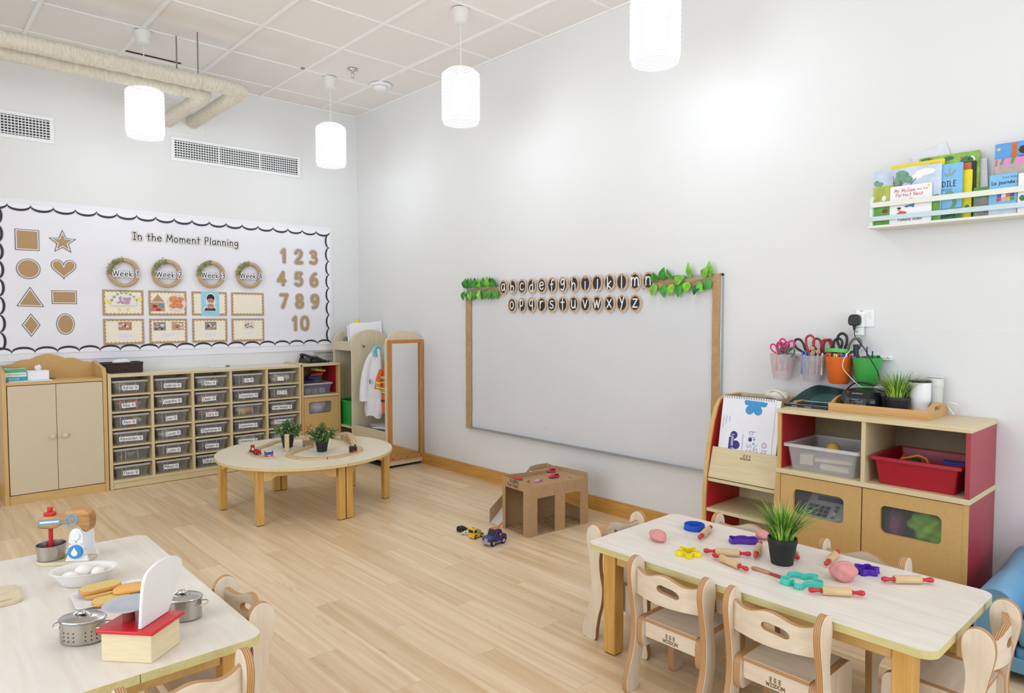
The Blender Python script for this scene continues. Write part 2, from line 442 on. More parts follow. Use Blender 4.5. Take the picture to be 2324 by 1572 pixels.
def write(mb, t, F, x, y, h, wd, d=0.0006, sp=0.9, align='l', cap=8, xs=1.0):
    """hand lettering, capitals h tall"""
    k = h / 8
    if align == 'c': x -= text_width(t, h, sp) * xs / 2
    lines = []
    for c in t:
        for pts in strokes(c): lines.append([(x + a * k * xs, y + b * k) for a, b in pts])
        x += (GL[c][0] + sp) * k * xs
    return inked(mb, lines, wd, F, d)

# ================================================================== the room
M_wall = mat('white_wall_paint', '#e5e4e3', 0.6, var=0.006, scale=2.5, bump=0.05)
M_ceil = mat('ceiling_tile', '#efe9e4', 0.9, var=0.012, scale=160, bump=0.15)
M_tbar = mat('ceiling_tbar', '#f6f5f4', 0.45, var=0.004)
M_white = mat('white_plastic', '#f1f1f1', 0.35, var=0.01)
M_offwhite = mat('off_white_plastic', '#e9e7e0', 0.4, var=0.01)
M_black = mat('black_plastic', '#141416', 0.38, var=0.1)
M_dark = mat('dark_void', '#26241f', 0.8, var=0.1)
M_ink = mat('black_ink', '#1c1b21', 0.6, var=0.03)
M_paper = mat('white_paper', '#f3f1f3', 0.7, var=0.01, scale=8)
M_base = wood('baseboard_wood', '#d4a055', '#c08a42', 'y', 4, 0.4)

def floor_material():
    m, nt, b = new_mat('laminate_floor')
    N = nt.nodes.new; L = nt.links.new
    def ma(op, a, c=None):
        n = N('ShaderNodeMath'); n.operation = op
        for i, q in enumerate((a, c)):
            if q is None: continue
            if isinstance(q, (int, float)): n.inputs[i].default_value = q
            else: L(q, n.inputs[i])
        return n.outputs[0]
    g = N('ShaderNodeNewGeometry'); sp = N('ShaderNodeSeparateXYZ'); L(g.outputs['Position'], sp.inputs[0])
    rx = ma('DIVIDE', ma('ADD', sp.outputs[0], 20.016 - 0.004), 0.1222)
    row = ma('FLOOR', rx); fx = ma('FRACT', rx)
    sh = ma('MULTIPLY', ma('FRACT', ma('MULTIPLY', row, 0.33334)), 1.0)
    ly = ma('ADD', ma('DIVIDE', ma('ADD', sp.outputs[1], 3.80 + 12.8), 1.28), sh)
    cell = ma('FLOOR', ly); fy = ma('FRACT', ly)
    cb = N('ShaderNodeCombineXYZ'); L(row, cb.inputs[0]); L(cell, cb.inputs[1])
    wn = N('ShaderNodeTexWhiteNoise'); wn.noise_dimensions = '2D'; L(cb.outputs[0], wn.inputs[0])
    # grain runs along the boards
    off = N('ShaderNodeCombineXYZ'); L(ma('MULTIPLY', wn.outputs[0], 37.0), off.inputs[1]); L(ma('MULTIPLY', wn.outputs[0], 11.0), off.inputs[2])
    vm = N('ShaderNodeVectorMath'); vm.operation = 'MULTIPLY_ADD'
    L(g.outputs['Position'], vm.inputs[0]); vm.inputs[1].default_value = (26, 1.15, 1); L(off.outputs[0], vm.inputs[2])
    n1 = N('ShaderNodeTexNoise'); n1.inputs['Scale'].default_value = 1.0; n1.inputs['Detail'].default_value = 5; n1.inputs['Distortion'].default_value = 0.8
    L(vm.outputs[0], n1.inputs[0])
    vm2 = N('ShaderNodeVectorMath'); vm2.operation = 'MULTIPLY_ADD'
    L(g.outputs['Position'], vm2.inputs[0]); vm2.inputs[1].default_value = (11, 2.2, 1); L(off.outputs[0], vm2.inputs[2])
    n2 = N('ShaderNodeTexNoise'); n2.inputs['Scale'].default_value = 1.0; n2.inputs['Detail'].default_value = 2
    L(vm2.outputs[0], n2.inputs[0])
    rings = ma('SINE', ma('MULTIPLY', n2.outputs[0], 95.0))
    ringm = ma('MULTIPLY', ma('GREATER_THAN', n2.outputs[0], 0.63), ma('MAXIMUM', ma('SUBTRACT', rings, 0.45), 0.0))
    r = N('ShaderNodeValToRGB'); L(n1.outputs[0], r.inputs[0])
    r.color_ramp.elements[0].position = 0.3; r.color_ramp.elements[1].position = 0.72
    r.color_ramp.elements[0].color = rgb('#dbb98e'); r.color_ramp.elements[1].color = rgb('#f0d8b4')
    hs = N('ShaderNodeHueSaturation'); L(r.outputs[0], hs.inputs['Color'])
    L(ma('ADD', ma('MULTIPLY', wn.outputs[0], 0.16), 0.93), hs.inputs['Value'])
    L(ma('ADD', ma('MULTIPLY', wn.outputs[0], -0.12), 1.04), hs.inputs['Saturation'])
    mx = N('ShaderNodeMixRGB'); mx.blend_type = 'MULTIPLY'; L(hs.outputs[0], mx.inputs[1]); mx.inputs[2].default_value = rgb('#e0c4a2')
    L(ma('MULTIPLY', ringm, 0.7), mx.inputs[0])
    ex = ma('LESS_THAN', ma('MINIMUM', fx, ma('SUBTRACT', 1.0, fx)), 0.006)
    ey = ma('LESS_THAN', ma('MINIMUM', fy, ma('SUBTRACT', 1.0, fy)), 0.0007)
    mx2 = N('ShaderNodeMixRGB'); mx2.blend_type = 'MULTIPLY'; L(mx.outputs[0], mx2.inputs[1]); mx2.inputs[2].default_value = rgb('#c9a580')
    L(ma('MULTIPLY', ma('MAXIMUM', ex, ey), 0.55), mx2.inputs[0])
    L(mx2.outputs[0], b.inputs['Base Color'])
    b.inputs['Roughness'].default_value = 0.34; b.inputs['Specular IOR Level'].default_value = 0.45
    return m

RX0, RY0, H = -6.4, -9.2, 3.34
struct('floor', MB().box(RX0 - .1, .1, RY0 - .1, .1, -.06, 0), floor_material(), 'pale oak laminate floor of the classroom', 'floor')
struct('wall_back', MB().box(RX0 - .1, .1, 0, .1, 0, H + .1), M_wall, 'white wall behind the bulletin board', 'wall')
struct('wall_right', MB().box(0, .1, RY0, 0, 0, H + .1), M_wall, 'tall white wall carrying the whiteboard', 'wall')
# walls behind the camera, with openings added to let light in
mb = MB()
mb.box(RX0, -3.7, RY0 - .1, RY0, 0, H + .1); mb.box(-.1, 0, RY0 - .1, RY0, 0, H + .1); mb.box(-3.7, -.1, RY0 - .1, RY0, 0, .6); mb.box(-3.7, -.1, RY0 - .1, RY0, 2.9, H + .1)
struct('wall_front', mb, M_wall, 'white wall behind the viewer', 'wall')
mb = MB()
mb.box(RX0 - .1, RX0, RY0, -6.8, 0, H + .1); mb.box(RX0 - .1, RX0, -2.4, 0, 0, H + .1); mb.box(RX0 - .1, RX0, -6.8, -2.4, 0, .6); mb.box(RX0 - .1, RX0, -6.8, -2.4, 2.9, H + .1)
struct('wall_left', mb, M_wall, 'white wall to the left of the viewer', 'wall')
for i, (a, b_, ax) in enumerate([((-3.7, RY0), (-.1, RY0), 'x'), ((RX0, -6.8), (RX0, -2.4), 'y')]):  # unseen window frames added to go with the fill lights
    mb = MB()
    for z0, z1 in ((.6, .66), (2.84, 2.9)):
        if ax == 'x': mb.box(-3.7, -.1, RY0 - .08, RY0 - .02, z0, z1)
        else: mb.box(RX0 - .08, RX0 - .02, -6.8, -2.4, z0, z1)
    for k in range(4):
        if ax == 'x': x = -3.7 + k * 3.54 / 3; mb.box(x, x + .06, RY0 - .08, RY0 - .02, .66, 2.84)
        else: y = -6.8 + k * 4.34 / 3; mb.box(RX0 - .08, RX0 - .02, y, y + .06, .66, 2.84)
    struct('window_%d' % (i + 1), mb, M_white, 'white framed window behind the viewer', 'window')
struct('ceiling', MB().box(RX0 - .1, .1, RY0 - .1, .1, H + .006, H + .08), M_ceil, 'suspended ceiling of beige white tiles', 'ceiling')
mb = MB()
for k in range(11):
    x = -.4 - .6 * k; mb.box(x - .012, x + .012, RY0, 0, H - .002, H + .007)
for k in range(16):
    y = -.323 - .6 * k; mb.box(RX0, 0, y - .0075, y + .0075, H + .001, H + .007)
mb.box(-.022, 0, RY0, 0, H - .004, H + .006); mb.box(RX0, -.022, -.022, 0, H - .004, H + .006)
struct('trim_1', mb, M_tbar, 'white metal grid holding the ceiling tiles', 'ceiling grid')
mb = MB(); mb.box(-.014, 0, RY0, 0, 0, .098)
struct('baseboard_right', mb, M_base, 'honey coloured wooden skirting board under the whiteboard', 'baseboard')
struct('baseboard_back', MB().box(RX0, -.014, -.014, 0, 0, .098), wood('baseboard_wood_x', '#d4a055', '#c08a42', 'x', 4, 0.4), 'honey coloured wooden skirting board under the bulletin board', 'baseboard')
o = obj('slot_opening', MB().box(-2.19, -1.79, -.40, -.385, H - .0005, H + .0055), M_dark); tag(o, 'thin dark gap left open between two ceiling tiles', 'gap')

# ------------------------------------------------------------------ pendant lamps
M_shade = None
def shade_material():
    m, nt, b = new_mat('lit_wavy_shade')
    e = nt.nodes.new('ShaderNodeEmission'); t = nt.nodes.new('ShaderNodeBsdfTransparent'); tl = nt.nodes.new('ShaderNodeBsdfTranslucent')
    tc = nt.nodes.new('ShaderNodeTexCoord'); wv = nt.nodes.new('ShaderNodeTexWave'); wv.bands_direction = 'Z'
    wv.inputs['Scale'].default_value = 26; wv.inputs['Distortion'].default_value = 5; wv.inputs['Detail'].default_value = 1; wv.inputs['Detail Scale'].default_value = 1.6
    nt.links.new(tc.outputs['Object'], wv.inputs[0])
    mr = nt.nodes.new('ShaderNodeMapRange'); mr.inputs[3].default_value = 0.80; mr.inputs[4].default_value = 1.12
    nt.links.new(wv.outputs[0], mr.inputs[0]); nt.links.new(mr.outputs[0], e.inputs[1]); e.inputs[0].default_value = (0.97, 0.975, 1.0, 1)
    mx = nt.nodes.new('ShaderNodeMixShader'); mx.inputs[0].default_value = 0.74
    nt.links.new(t.outputs[0], mx.inputs[1]); nt.links.new(e.outputs[0], mx.inputs[2])
    nt.links.new(mx.outputs[0], nt.nodes['Material Output'].inputs[0])
    return m
M_shade = shade_material()
M_glow = mat('glowing_tube', '#ffffff', 0.5, var=0.0, emit=3.0)
def pendant(x, y, zt, zb, r, label, src=None):
    if src is not None:
        c = dup(src, label, loc=(x, y, H)); return c
    t = thing('pendant_lamp', label, 'lamp', (x, y, H), group='white pendant lamps hanging from the ceiling')
    obj('canopy', MB().lathe([(0, 0), (.056, 0), (.058, -.012), (.046, -.085), (.03, -.092), (0, -.094)], seg=24), M_offwhite, t, world=False)
    L = H - zt
    obj('cord', MB().tube([(0, 0, -.09), (0, 0, -L - .02)], .0035, 8), M_offwhite, t, world=False)
    prof = []; hh = zt - zb
    for i in range(41):
        z = -L - hh * i / 40
        s_ = min(1, i / 5.0); rr = r * (0.62 + 0.38 * math.sin(s_ * PI / 2)) if i < 5 else r
        if i > 36: rr = r * (1 - 0.022 * (i - 36))
        prof.append((rr + 0.0026 * math.sin(i * 2.1), z))
    mb = MB().lathe(prof, seg=36)
    sh = obj('lamp_shade', mb, M_shade, t, world=False)
    obj('lamp_socket', MB().lathe([(0, -L + .01), (.02, -L + .01), (.024, -L - .05), (.0, -L - .052)], seg=16), M_white, t, world=False)
    obj('bulb', MB().lathe([(0, -L - .05), (.045, -L - .06), (.052, -L - .10), (.052, -L - hh * .72), (.03, -L - hh * .78), (0, -L - hh * .79)], seg=20), M_glow, t, world=False)
    d = bpy.data.lights.new('lamp_light', 'POINT'); d.energy = 6.4; d.shadow_soft_size = 0.07; d.color = (0.85, 0.935, 1.0)
    lo = bpy.data.objects.new('lamp_light', d); COL.objects.link(lo); lo.parent = t; lo.location = (0, 0, -L - hh - .075)
    return t
p0 = pendant(-.76, -.90, 2.955, 2.605, .125, 'lit white pendant lamp near the far corner, smallest in view')
pendant(-.75, -2.66, 0, 0, 0, 'lit white pendant lamp hanging left above the whiteboard', p0)
pendant(-.70, -4.17, 0, 0, 0, 'lit white pendant lamp cut off by the top edge of the photo', p0)
pendant(-2.185, -.87, 0, 0, 0, 'lit white pendant lamp in front of the wrapped pipes', p0)
for x, y in ((-2.6, -3.6), (-2.6, -6.2), (-4.9, -3.4), (-4.9, -6.4), (-.8, -6.6)):
    pendant(x, y, 0, 0, 0, 'lit white pendant lamp out of the picture over the tables', p0)

# ------------------------------------------------------------------ wrapped pipes
def wrapped(t, path, r, seed):
    random.seed(seed)
    P = catmull(path, 1) if False else path
    pts = []; 
    for i in range(len(P) - 1):
        a = Vector(P[i]); b = Vector(P[i + 1]); n = max(2, int((b - a).length / .03))
        for k in range(n): pts.append(a + (b - a) * k / n)
    pts.append(Vector(P[-1]))
    rs = [r * (1 + random.uniform(-.05, .05)) for _ in pts]
    n = len(pts)
    mb = MB().tube(pts, lambda q: rs[min(n - 1, int(q * (n - 1) + .5))], 20)
    return mb
def bend(a, c, b, r, n=6):
    a, c, b = Vector(a), Vector(c), Vector(b); u = (a - c).normalized(); v = (b - c).normalized()
    p0_ = c + u * r; p1 = c + v * r; out = []
    for i in range(n + 1):
        q = i / n; out.append(tuple(p0_ * (1 - q) ** 2 + c * 2 * q * (1 - q) + p1 * q * q))
    return out
M_wrap = mat('cloth_wrapped_pipe', '#d9d0c1', 0.75, var=0.10, scale=22, bump=0.9, stretch=(3.5, 1.2, 1.2))
for (ex, ey, z0, z1, sd, lb) in ((-1.585, -1.12, 3.0, 3.0, 3, 'thicker cloth wrapped pipe reaching furthest right under the ceiling'), (-1.79, -.95, 2.975, 2.975, 5, 'lower cloth wrapped pipe running behind and beneath the other pipe')):
    t = thing('ceiling_pipe', lb, 'pipe', (ex, 0, z0), group='wrapped pipes under the ceiling')
    path = [(ex, 0, z0)] + bend((ex, 0, z0), (ex, ey, z0), (-4, ey, z0), .06) + [(-6.4, ey, z0)]
    obj('pipe_wrapping', wrapped(t, path, .052, sd), M_wrap, t)
    obj('wall_collar', MB().tube([(ex, -.0, z0), (ex, -.03, z0)], .058, 20), M_wrap, t)
    for hx in ((-1.9 if sd == 3 else -1.99), -3.6):
        obj('hanger_rod', MB().tube([(hx, ey, z0 + .05), (hx, ey, H)], .005, 8), mat('dull_steel', '#8d8780', 0.5, 0.6), t)
        obj('hanger_clamp', MB().tube([(hx - .012, ey, z0), (hx + .012, ey, z0)], .056, 20), M_wrap, t)
o = obj('pipe_cover_panel', MB().box(-1.98, -1.48, -.006, 0, 2.90, 3.16), M_wall, bevel=.002); tag(o, 'flat white access panel where the wrapped pipes enter the wall', 'panel')

# ------------------------------------------------------------------ air vents on the back wall
def vent(x0, x1, z0, z1, nsec, label):
    t = thing('air_vent', label, 'vent', ((x0 + x1) / 2, 0, z0), group='white air vents high on the back wall')
    b = .028; mb = MB()
    mb.box(x0, x1, -.014, 0, z0, z0 + b); mb.box(x0, x1, -.014, 0, z1 - b, z1); mb.box(x0, x0 + b, -.014, 0, z0 + b, z1 - b); mb.box(x1 - b, x1, -.014, 0, z0 + b, z1 - b)
    obj('vent_frame', mb, M_white, t, bevel=.002)
    obj('vent_duct', MB().box(x0 + b, x1 - b, -.0012, 0, z0 + b, z1 - b), mat('vent_dark', '#3f3d40', 0.9), t)
    sw = (x1 - x0 - 2 * b) / nsec
    for s_ in range(nsec):
        a = x0 + b + s_ * sw; c = a + sw; mb = MB()
        if s_: mb.box(a - .006, a + .006, -.014, 0, z0 + b, z1 - b)
        nv = int(round(sw / .0213))
        for k in range(1, nv): q = a + sw * k / nv; mb.box(q - .0028, q + .0028, -.006, -.0015, z0 + b, z1 - b)
        nh = 7
        for k in range(1, nh + 1): q = z0 + b + (z1 - z0 - 2 * b) * (k - .5) / nh; mb.box(a, c, -.013, -.0065, q - .0034, q + .0034)
        obj('vent_grille', mb, M_white, t)
vent(-1.765, -.614, 2.651, 2.853, 3, 'long white air vent with three dark grilles')
vent(-3.75, -2.597, 2.645, 2.845, 3, 'white air vent cut off by the left edge of the photo')

# smoke detector, sprinkler, sensor
t = thing('smoke_detector', 'round white smoke detector on the ceiling near the corner', 'smoke detector', (-.35, -1.03, H))
obj('detector_base', MB().lathe([(0, 0), (.095, 0), (.095, -.010), (.085, -.018), (0, -.018)], seg=32), M_white, t, world=False)
obj('detector_head', MB().lathe([(.055, -.018), (.06, -.024), (.05, -.04), (.03, -.046), (0, -.046)], seg=24), M_white, t, world=False)
t = thing('sprinkler', 'small steel sprinkler head on the ceiling between two lamps', 'sprinkler', (-.718, -1.2, H))
M_steel = mat('polished_steel', '#c9c7c5', 0.22, 1.0, var=0.03)
obj('escutcheon', MB().lathe([(0, 0), (.04, 0), (.038, -.006), (0, -.008)], seg=24), M_steel, t, world=False)
mb = MB().tube([(0, 0, -.006), (0, 0, -.03)], .009, 10); mb.tube([(-.01, 0, -.025), (-.012, 0, -.05), (0, 0, -.065)], .0025, 6); mb.tube([(.01, 0, -.025), (.012, 0, -.05), (0, 0, -.065)], .0025, 6)
mb.lathe([(0, -.062), (.016, -.064), (.016, -.067), (0, -.068)], seg=12)
obj('sprinkler_head', mb, M_steel, t, world=False)
o = obj('ceiling_sensor', MB().lathe([(0, H + .006), (.014, H + .006), (.012, H - .006), (0, H - .007)], c=(-1.03, -.95, 0), seg=14), mat('grey_sensor', '#8f8b86', 0.4)); tag(o, 'tiny grey sensor stud in the ceiling grid', 'sensor')

# ================================================================== bulletin board on the back wall
M_board = mat('white_board_paper', '#efedf4', 0.75, var=0.025, scale=1.6, bump=0.25, stretch=(1, 1, 3))
M_border = mat('border_black', '#2c2a33', 0.6, var=0.04)
M_kraft = mat('kraft_paper', '#b99a74', 0.8, var=0.08, scale=40)
M_cream = mat('cream_paper', '#f6ecd8', 0.75, var=0.015)
def corrugated(name, ax):
    if name in MATS: return MATS[name]
    m, nt, b = new_mat(name)
    tc = nt.nodes.new('ShaderNodeTexCoord'); wv = nt.nodes.new('ShaderNodeTexWave'); wv.bands_direction = ax
    wv.inputs['Scale'].default_value = 32; wv.inputs['Distortion'].default_value = 0.4
    nt.links.new(tc.outputs['Object'], wv.inputs[0]); r = nt.nodes.new('ShaderNodeValToRGB')
    r.color_ramp.elements[0].color = rgb('#a07a50'); r.color_ramp.elements[1].color = rgb('#cbaa80')
    nt.links.new(wv.outputs[0], r.inputs[0]); nt.links.new(r.outputs[0], b.inputs['Base Color']); b.inputs['Roughness'].default_value = 0.8
    MATS[name] = m
    return m
M_corr = corrugated('corrugated_card_z', 'Z'); M_corrx = corrugated('corrugated_card_x', 'X')
t = thing('bulletin_board', 'wide white paper bulletin board with black scalloped border', 'bulletin board', (-2.0, 0, 1.0))
BX0, BX1, BZ0, BZ1 = -3.35, -.29, 1.0, 2.205
mb = MB(); nx = 60; nz = 20
random.seed(4)
hs = [[.006 + .0018 * math.sin(i * .7 + j * .4) + .0012 * math.sin(j * 1.3 - i * .2) for j in range(nz + 1)] for i in range(nx + 1)]
v = [(BX0 + (BX1 - BX0) * i / nx, -hs[i][j], BZ0 + (BZ1 - BZ0) * j / nz) for i in range(nx + 1) for j in range(nz + 1)]
f = [(i * (nz + 1) + j, (i + 1) * (nz + 1) + j, (i + 1) * (nz + 1) + j + 1, i * (nz + 1) + j + 1) for i in range(nx) for j in range(nz)]
mb.add(v, f); mb.box(BX0, BX1, -.003, -.0006, BZ0, BZ1)
obj('backing_paper', mb, M_board, t)
# scalloped border: bumps turned inward with a black outline
F0 = WB(0, 0, .0105)
def scallop(p0_, p1, n, inward, wd=.021):
    """row of arcs bulging toward the centre of the board, joined in points at the edge"""
    mb = MB(); white = MB()
    ax = (p1[0] - p0_[0], p1[1] - p0_[1]); L_ = math.hypot(*ax); ux, uy = ax[0] / L_, ax[1] / L_; nx_, ny_ = inward
    st = L_ / n
    for k in range(n):
        pts = []
        for i in range(13):
            a = PI * i / 12; s_ = st * (k + .5) - math.cos(a) * st / 2; h_ = .036 * math.sin(a) ** .9
            pts.append((p0_[0] + ux * s_ + nx_ * h_, p0_[1] + uy * s_ + ny_ * h_, math.sin(a)))
        for i in range(12):
            a, b_ = pts[i], pts[i + 1]
            w0 = wd * (.62 + .18 * a[2]); w1 = wd * (.62 + .18 * b_[2])
            q = [(a[0], a[1]), (b_[0], b_[1]), (b_[0] + nx_ * w1, b_[1] + ny_ * w1), (a[0] + nx_ * w0, a[1] + ny_ * w0)]
            if (q[1][0] - q[0][0]) * (q[2][1] - q[0][1]) - (q[1][1] - q[0][1]) * (q[2][0] - q[0][0]) < 0: q = q[::-1]
            mb.flat(q, F0, .0006 * abs(nx_))
        white.flat([(x_, y_) for x_, y_, _ in pts] if nx_ * uy - ny_ * ux > 0 else [(x_, y_) for x_, y_, _ in pts][::-1], F0, -.0005)
    return mb, white
M_bw = mat('border_white', '#f4f2f6', 0.7, var=0.01)
for (a, b_, n, inw) in (((-3.335, 2.17), (-.315, 2.17), 21, (0, -1)), ((-3.335, 1.055), (-.315, 1.055), 21, (0, 1)), ((-.315, 1.085), (-.315, 2.14), 8, (-1, 0)), ((-2.985, 1.085), (-2.985, 2.14), 8, (1, 0))):
    m1, m2 = scallop(a, b_, n, inw)
    bd = obj('scalloped_border', m1, M_border, t); obj('border_backing', m2, M_bw, bd)

def card_thing(name, label, cat, x, z, group=None): return thing(name, label, cat, (x, -.009, z), group=group)
GRS = 'corrugated card shapes on the bulletin board'
def shape_cut(poly, label, corr, name):
    cx = sum(p[0] for p in poly) / len(poly); cz = sum(p[1] for p in poly) / len(poly)
    t = card_thing(name, label, 'card shape', cx, cz, GRS)
    def grow(k): 
        out = []; n = len(poly)
        A = sum(poly[i][0] * poly[(i + 1) % n][1] - poly[(i + 1) % n][0] * poly[i][1] for i in range(n))
        sg = 1 if A > 0 else -1
        for i in range(n):
            p, q, r_ = poly[i - 1], poly[i], poly[(i + 1) % n]
            d1 = Vector((q[0] - p[0], q[1] - p[1])).normalized(); d2 = Vector((r_[0] - q[0], r_[1] - q[1])).normalized()
            n1 = Vector((d1.y, -d1.x)) * sg; n2 = Vector((d2.y, -d2.x)) * sg; m = n1 + n2
            l = min(2.6, 1 / max(.35, m.length / 2) ** 1) ; m = m.normalized() * l
            out.append((q[0] + m.x * k, q[1] + m.y * k))
        return out
    obj('black_outline', MB().prism(grow(.000), WB(0, 0, .0095), 0, .001), M_ink, t)
    obj('white_mount', MB().prism(grow(-.004), WB(0, 0, .0105), 0, .0008), M_paper, t)
    obj('corrugated_card', MB().prism(grow(-.0105), WB(0, 0, .0115), 0, .0012), corr, t)
shape_cut([(-2.862, 1.829), (-2.712, 1.829), (-2.712, 1.984), (-2.862, 1.984)], 'brown corrugated square at the top left of the bulletin board', M_corr, 'card_square')
star = []
for i in range(10):
    a = PI / 2 + i * PI / 5; r_ = .094 if i % 2 == 0 else .040
    star.append((-2.562 + r_ * math.cos(a), 1.905 + r_ * math.sin(a)))
shape_cut(star, 'brown corrugated five-pointed star cutout', M_corr, 'card_star')
shape_cut(oval(-2.785, 1.692, .075, .075, 40), 'brown corrugated circle under the square cutout', M_corr, 'card_circle')
hp = []
for i in range(200):
    a = 2 * PI * i / 200; hp.append((-2.56 + .083 * math.sin(a) ** 3, 1.708 + .0052 * (13 * math.cos(a) - 5 * math.cos(2 * a) - 2 * math.cos(3 * a) - math.cos(4 * a))))
def resample(P, n):
    P = P + [P[0]]; L = [0]
    for i in range(len(P) - 1): L.append(L[-1] + math.dist(P[i], P[i + 1]))
    out = []; k = 0
    for i in range(n):
        t = L[-1] * i / n
        while L[k + 1] < t: k += 1
        q = (t - L[k]) / max(1e-9, L[k + 1] - L[k]); out.append((P[k][0] + (P[k + 1][0] - P[k][0]) * q, P[k][1] + (P[k + 1][1] - P[k][1]) * q))
    return out
shape_cut(resample(hp[::-1], 44), 'brown corrugated heart cutout under the star', M_corr, 'card_heart')
shape_cut([(-2.865, 1.412), (-2.694, 1.408), (-2.779, 1.556)], 'brown corrugated triangle cutout', M_corr, 'card_triangle')
shape_cut([(-2.643, 1.432), (-2.479, 1.432), (-2.479, 1.534), (-2.643, 1.534)], 'brown corrugated rectangle with upright ridges', M_corrx, 'card_rectangle')
shape_cut([(-2.779, 1.182), (-2.722, 1.269), (-2.779, 1.356), (-2.836, 1.269)], 'brown corrugated diamond cutout', M_corrx, 'card_diamond')
shape_cut(oval(-2.558, 1.276, .060, .081, 40), 'brown corrugated oval cutout beside the diamond', M_corr, 'card_oval')

# numbers
M_beige = mat('outline_tan', '#c3ab8b', 0.7)
def cut_text(name, label, cat, txt, x, z, h, layers, group=None, sp=0.9, cap=8, xs=1.0):
    t = card_thing(name, label, cat, x, z, group)
    wtot = text_width(txt, h, sp) * xs
    for i, (nm, wd, m) in enumerate(layers):
        obj(nm, write(MB(), txt, WB(x - wtot / 2, z, .0098 + i * .0007), 0, 0, h, wd, 0, sp, cap=cap, xs=xs), m, t, smooth=0)
    return t
LAY = [('black_outline', .040, M_ink), ('white_mount', .036, M_paper), ('grey_outline', .0285, M_ink), ('corrugated_card', .026, M_corr)]
for d, x, z in (('1', -.79, 1.835), ('2', -.640, 1.835), ('3', -.490, 1.835), ('4', -.812, 1.62), ('5', -.644, 1.62), ('6', -.486, 1.62), ('7', -.793, 1.41), ('8', -.638, 1.41), ('9', -.480, 1.41)):
    cut_text('card_number', 'brown corrugated number %s on the bulletin board' % d, 'number', d, x, z + .012, .115, LAY, 'corrugated card numbers on the bulletin board', cap=12)
cut_text('card_number', 'brown corrugated number 10 under the number 8', 'number', '10', -.63, 1.208, .118, LAY, 'corrugated card numbers on the bulletin board', sp=2.3, cap=12)
cut_text('board_title', 'cut-out title reading In the Moment Planning', 'title lettering', 'In the Moment Planning', -1.645, 1.963, .058, [('tan_outline', .024, M_beige), ('white_mount', .0185, M_paper), ('lettering', .0075, M_ink)], xs=1.0)
# wreaths
M_twine = mat('jute_twine', '#c3a780', 0.9, var=0.18, scale=90, bump=0.6, stretch=(1, 1, 1))
M_moss = mat('moss_green', '#7f9152', 0.9, var=0.3, scale=120)
M_mosslight = mat('moss_pale', '#a7ae86', 0.9, var=0.2, scale=120)
def wreath(x, z, R, n, label):
    t = card_thing('twine_wreath', label, 'wreath', x, z, 'twine wreaths on the bulletin board')
    pts = [(x + R * math.cos(a), -.0285, z + R * math.sin(a)) for a in [2 * PI * i / 60 for i in range(60)]]
    random.seed(n)
    obj('twine_ring', MB().tube(pts, lambda q: .0165 * (1 + .08 * math.sin(q * 377)), 10, closed=True), M_twine, t)
    tw = MB()
    for k in range(3):
        tw.tube([(x + (R - .012 + k * .011) * math.cos(a), -.040 + abs(k - 1) * .004, z + (R - .012 + k * .011) * math.sin(a)) for a in [PI * (1.02 + .5 * i / 14) for i in range(15)]], .0042, 6)
    obj('cord_winding', tw, mat('pale_cord', '#c9ae86', 0.9, var=0.2, scale=200), t)
    ms = MB(); ml = MB()
    for k in range(420):
        a = math.radians(random.uniform(92, 188)); rr = R + random.gauss(0, .010)
        c = Vector((x + rr * math.cos(a), -.03 - random.uniform(0, .020), z + rr * math.sin(a)))
        d = Vector((random.uniform(-1, 1), random.uniform(-1, .2), random.uniform(-1, 1))).normalized() * random.uniform(.008, .017)
        s_ = d.cross(Vector((0, 1, .3))).normalized() * .0036
        (ml if k % 5 == 0 else ms).add([c - s_, c + s_, c + d], [(0, 1, 2)])
    obj('moss', ms, M_moss, t, smooth=0); obj('pale_moss', ml, M_mosslight, t, smooth=0)
    k = card_thing('week_sign', 'cut-out sign reading Week %d across a twine wreath' % n, 'sign', x + .0, z - .01, 'Week signs on the wreaths')
    wtot = text_width('Week %d' % n, .046)
    for i, (nm, wd, m) in enumerate((('grey_outline', .0215, mat('fine_grey', '#8f8a90', .6)), ('white_mount', .020, M_paper), ('lettering', .0055, M_ink))):
        obj(nm, write(MB(), 'Week %d' % n, WB(x + .012 - wtot / 2 * .98, z - .030, .0435 + i * .0008), 0, 0, .046, wd, 0, xs=.98), m, k, smooth=0)
for x, z, n, wl in ((-2.150, 1.688, 1, 'leftmost'), (-1.824, 1.693, 2, 'second from left'), (-1.463, 1.701, 3, 'second from right'), (-1.128, 1.709, 4, 'rightmost')):
    wreath(x, z, .103, n, '%s of the four jute twine wreaths with green moss' % wl)
# framed cards
def wavy(x0, z0, x1, z1, amp=.004):
    out = []; 
    def edge(a, b_, n, nx_, nz_):
        for i in range(n):
            q = i / n; o_ = amp * math.sin(2 * PI * q * max(2, round(math.hypot(b_[0] - a[0], b_[1] - a[1]) / .028)))
            out.append((a[0] + (b_[0] - a[0]) * q + nx_ * o_, a[1] + (b_[1] - a[1]) * q + nz_ * o_))
    edge((x0, z0), (x1, z0), 50, 0, 1); edge((x1, z0), (x1, z1), 34, -1, 0); edge((x1, z1), (x0, z1), 50, 0, -1); edge((x0, z1), (x0, z0), 34, 1, 0)
    return out
def framed(x, z, label):
    t = card_thing('framed_card', label, 'card', x, z, 'kraft framed cards on the bulletin board')
    obj('kraft_frame', MB().prism(rect(x - .149, z - .104, x + .149, z + .104), WB(0, 0, .009), 0, .0012), M_kraft, t)
    obj('cream_sheet', MB().prism(wavy(x - .131, z - .086, x + .131, z + .086), WB(0, 0, .0102), 0, .0008), M_cream, t)
    return t
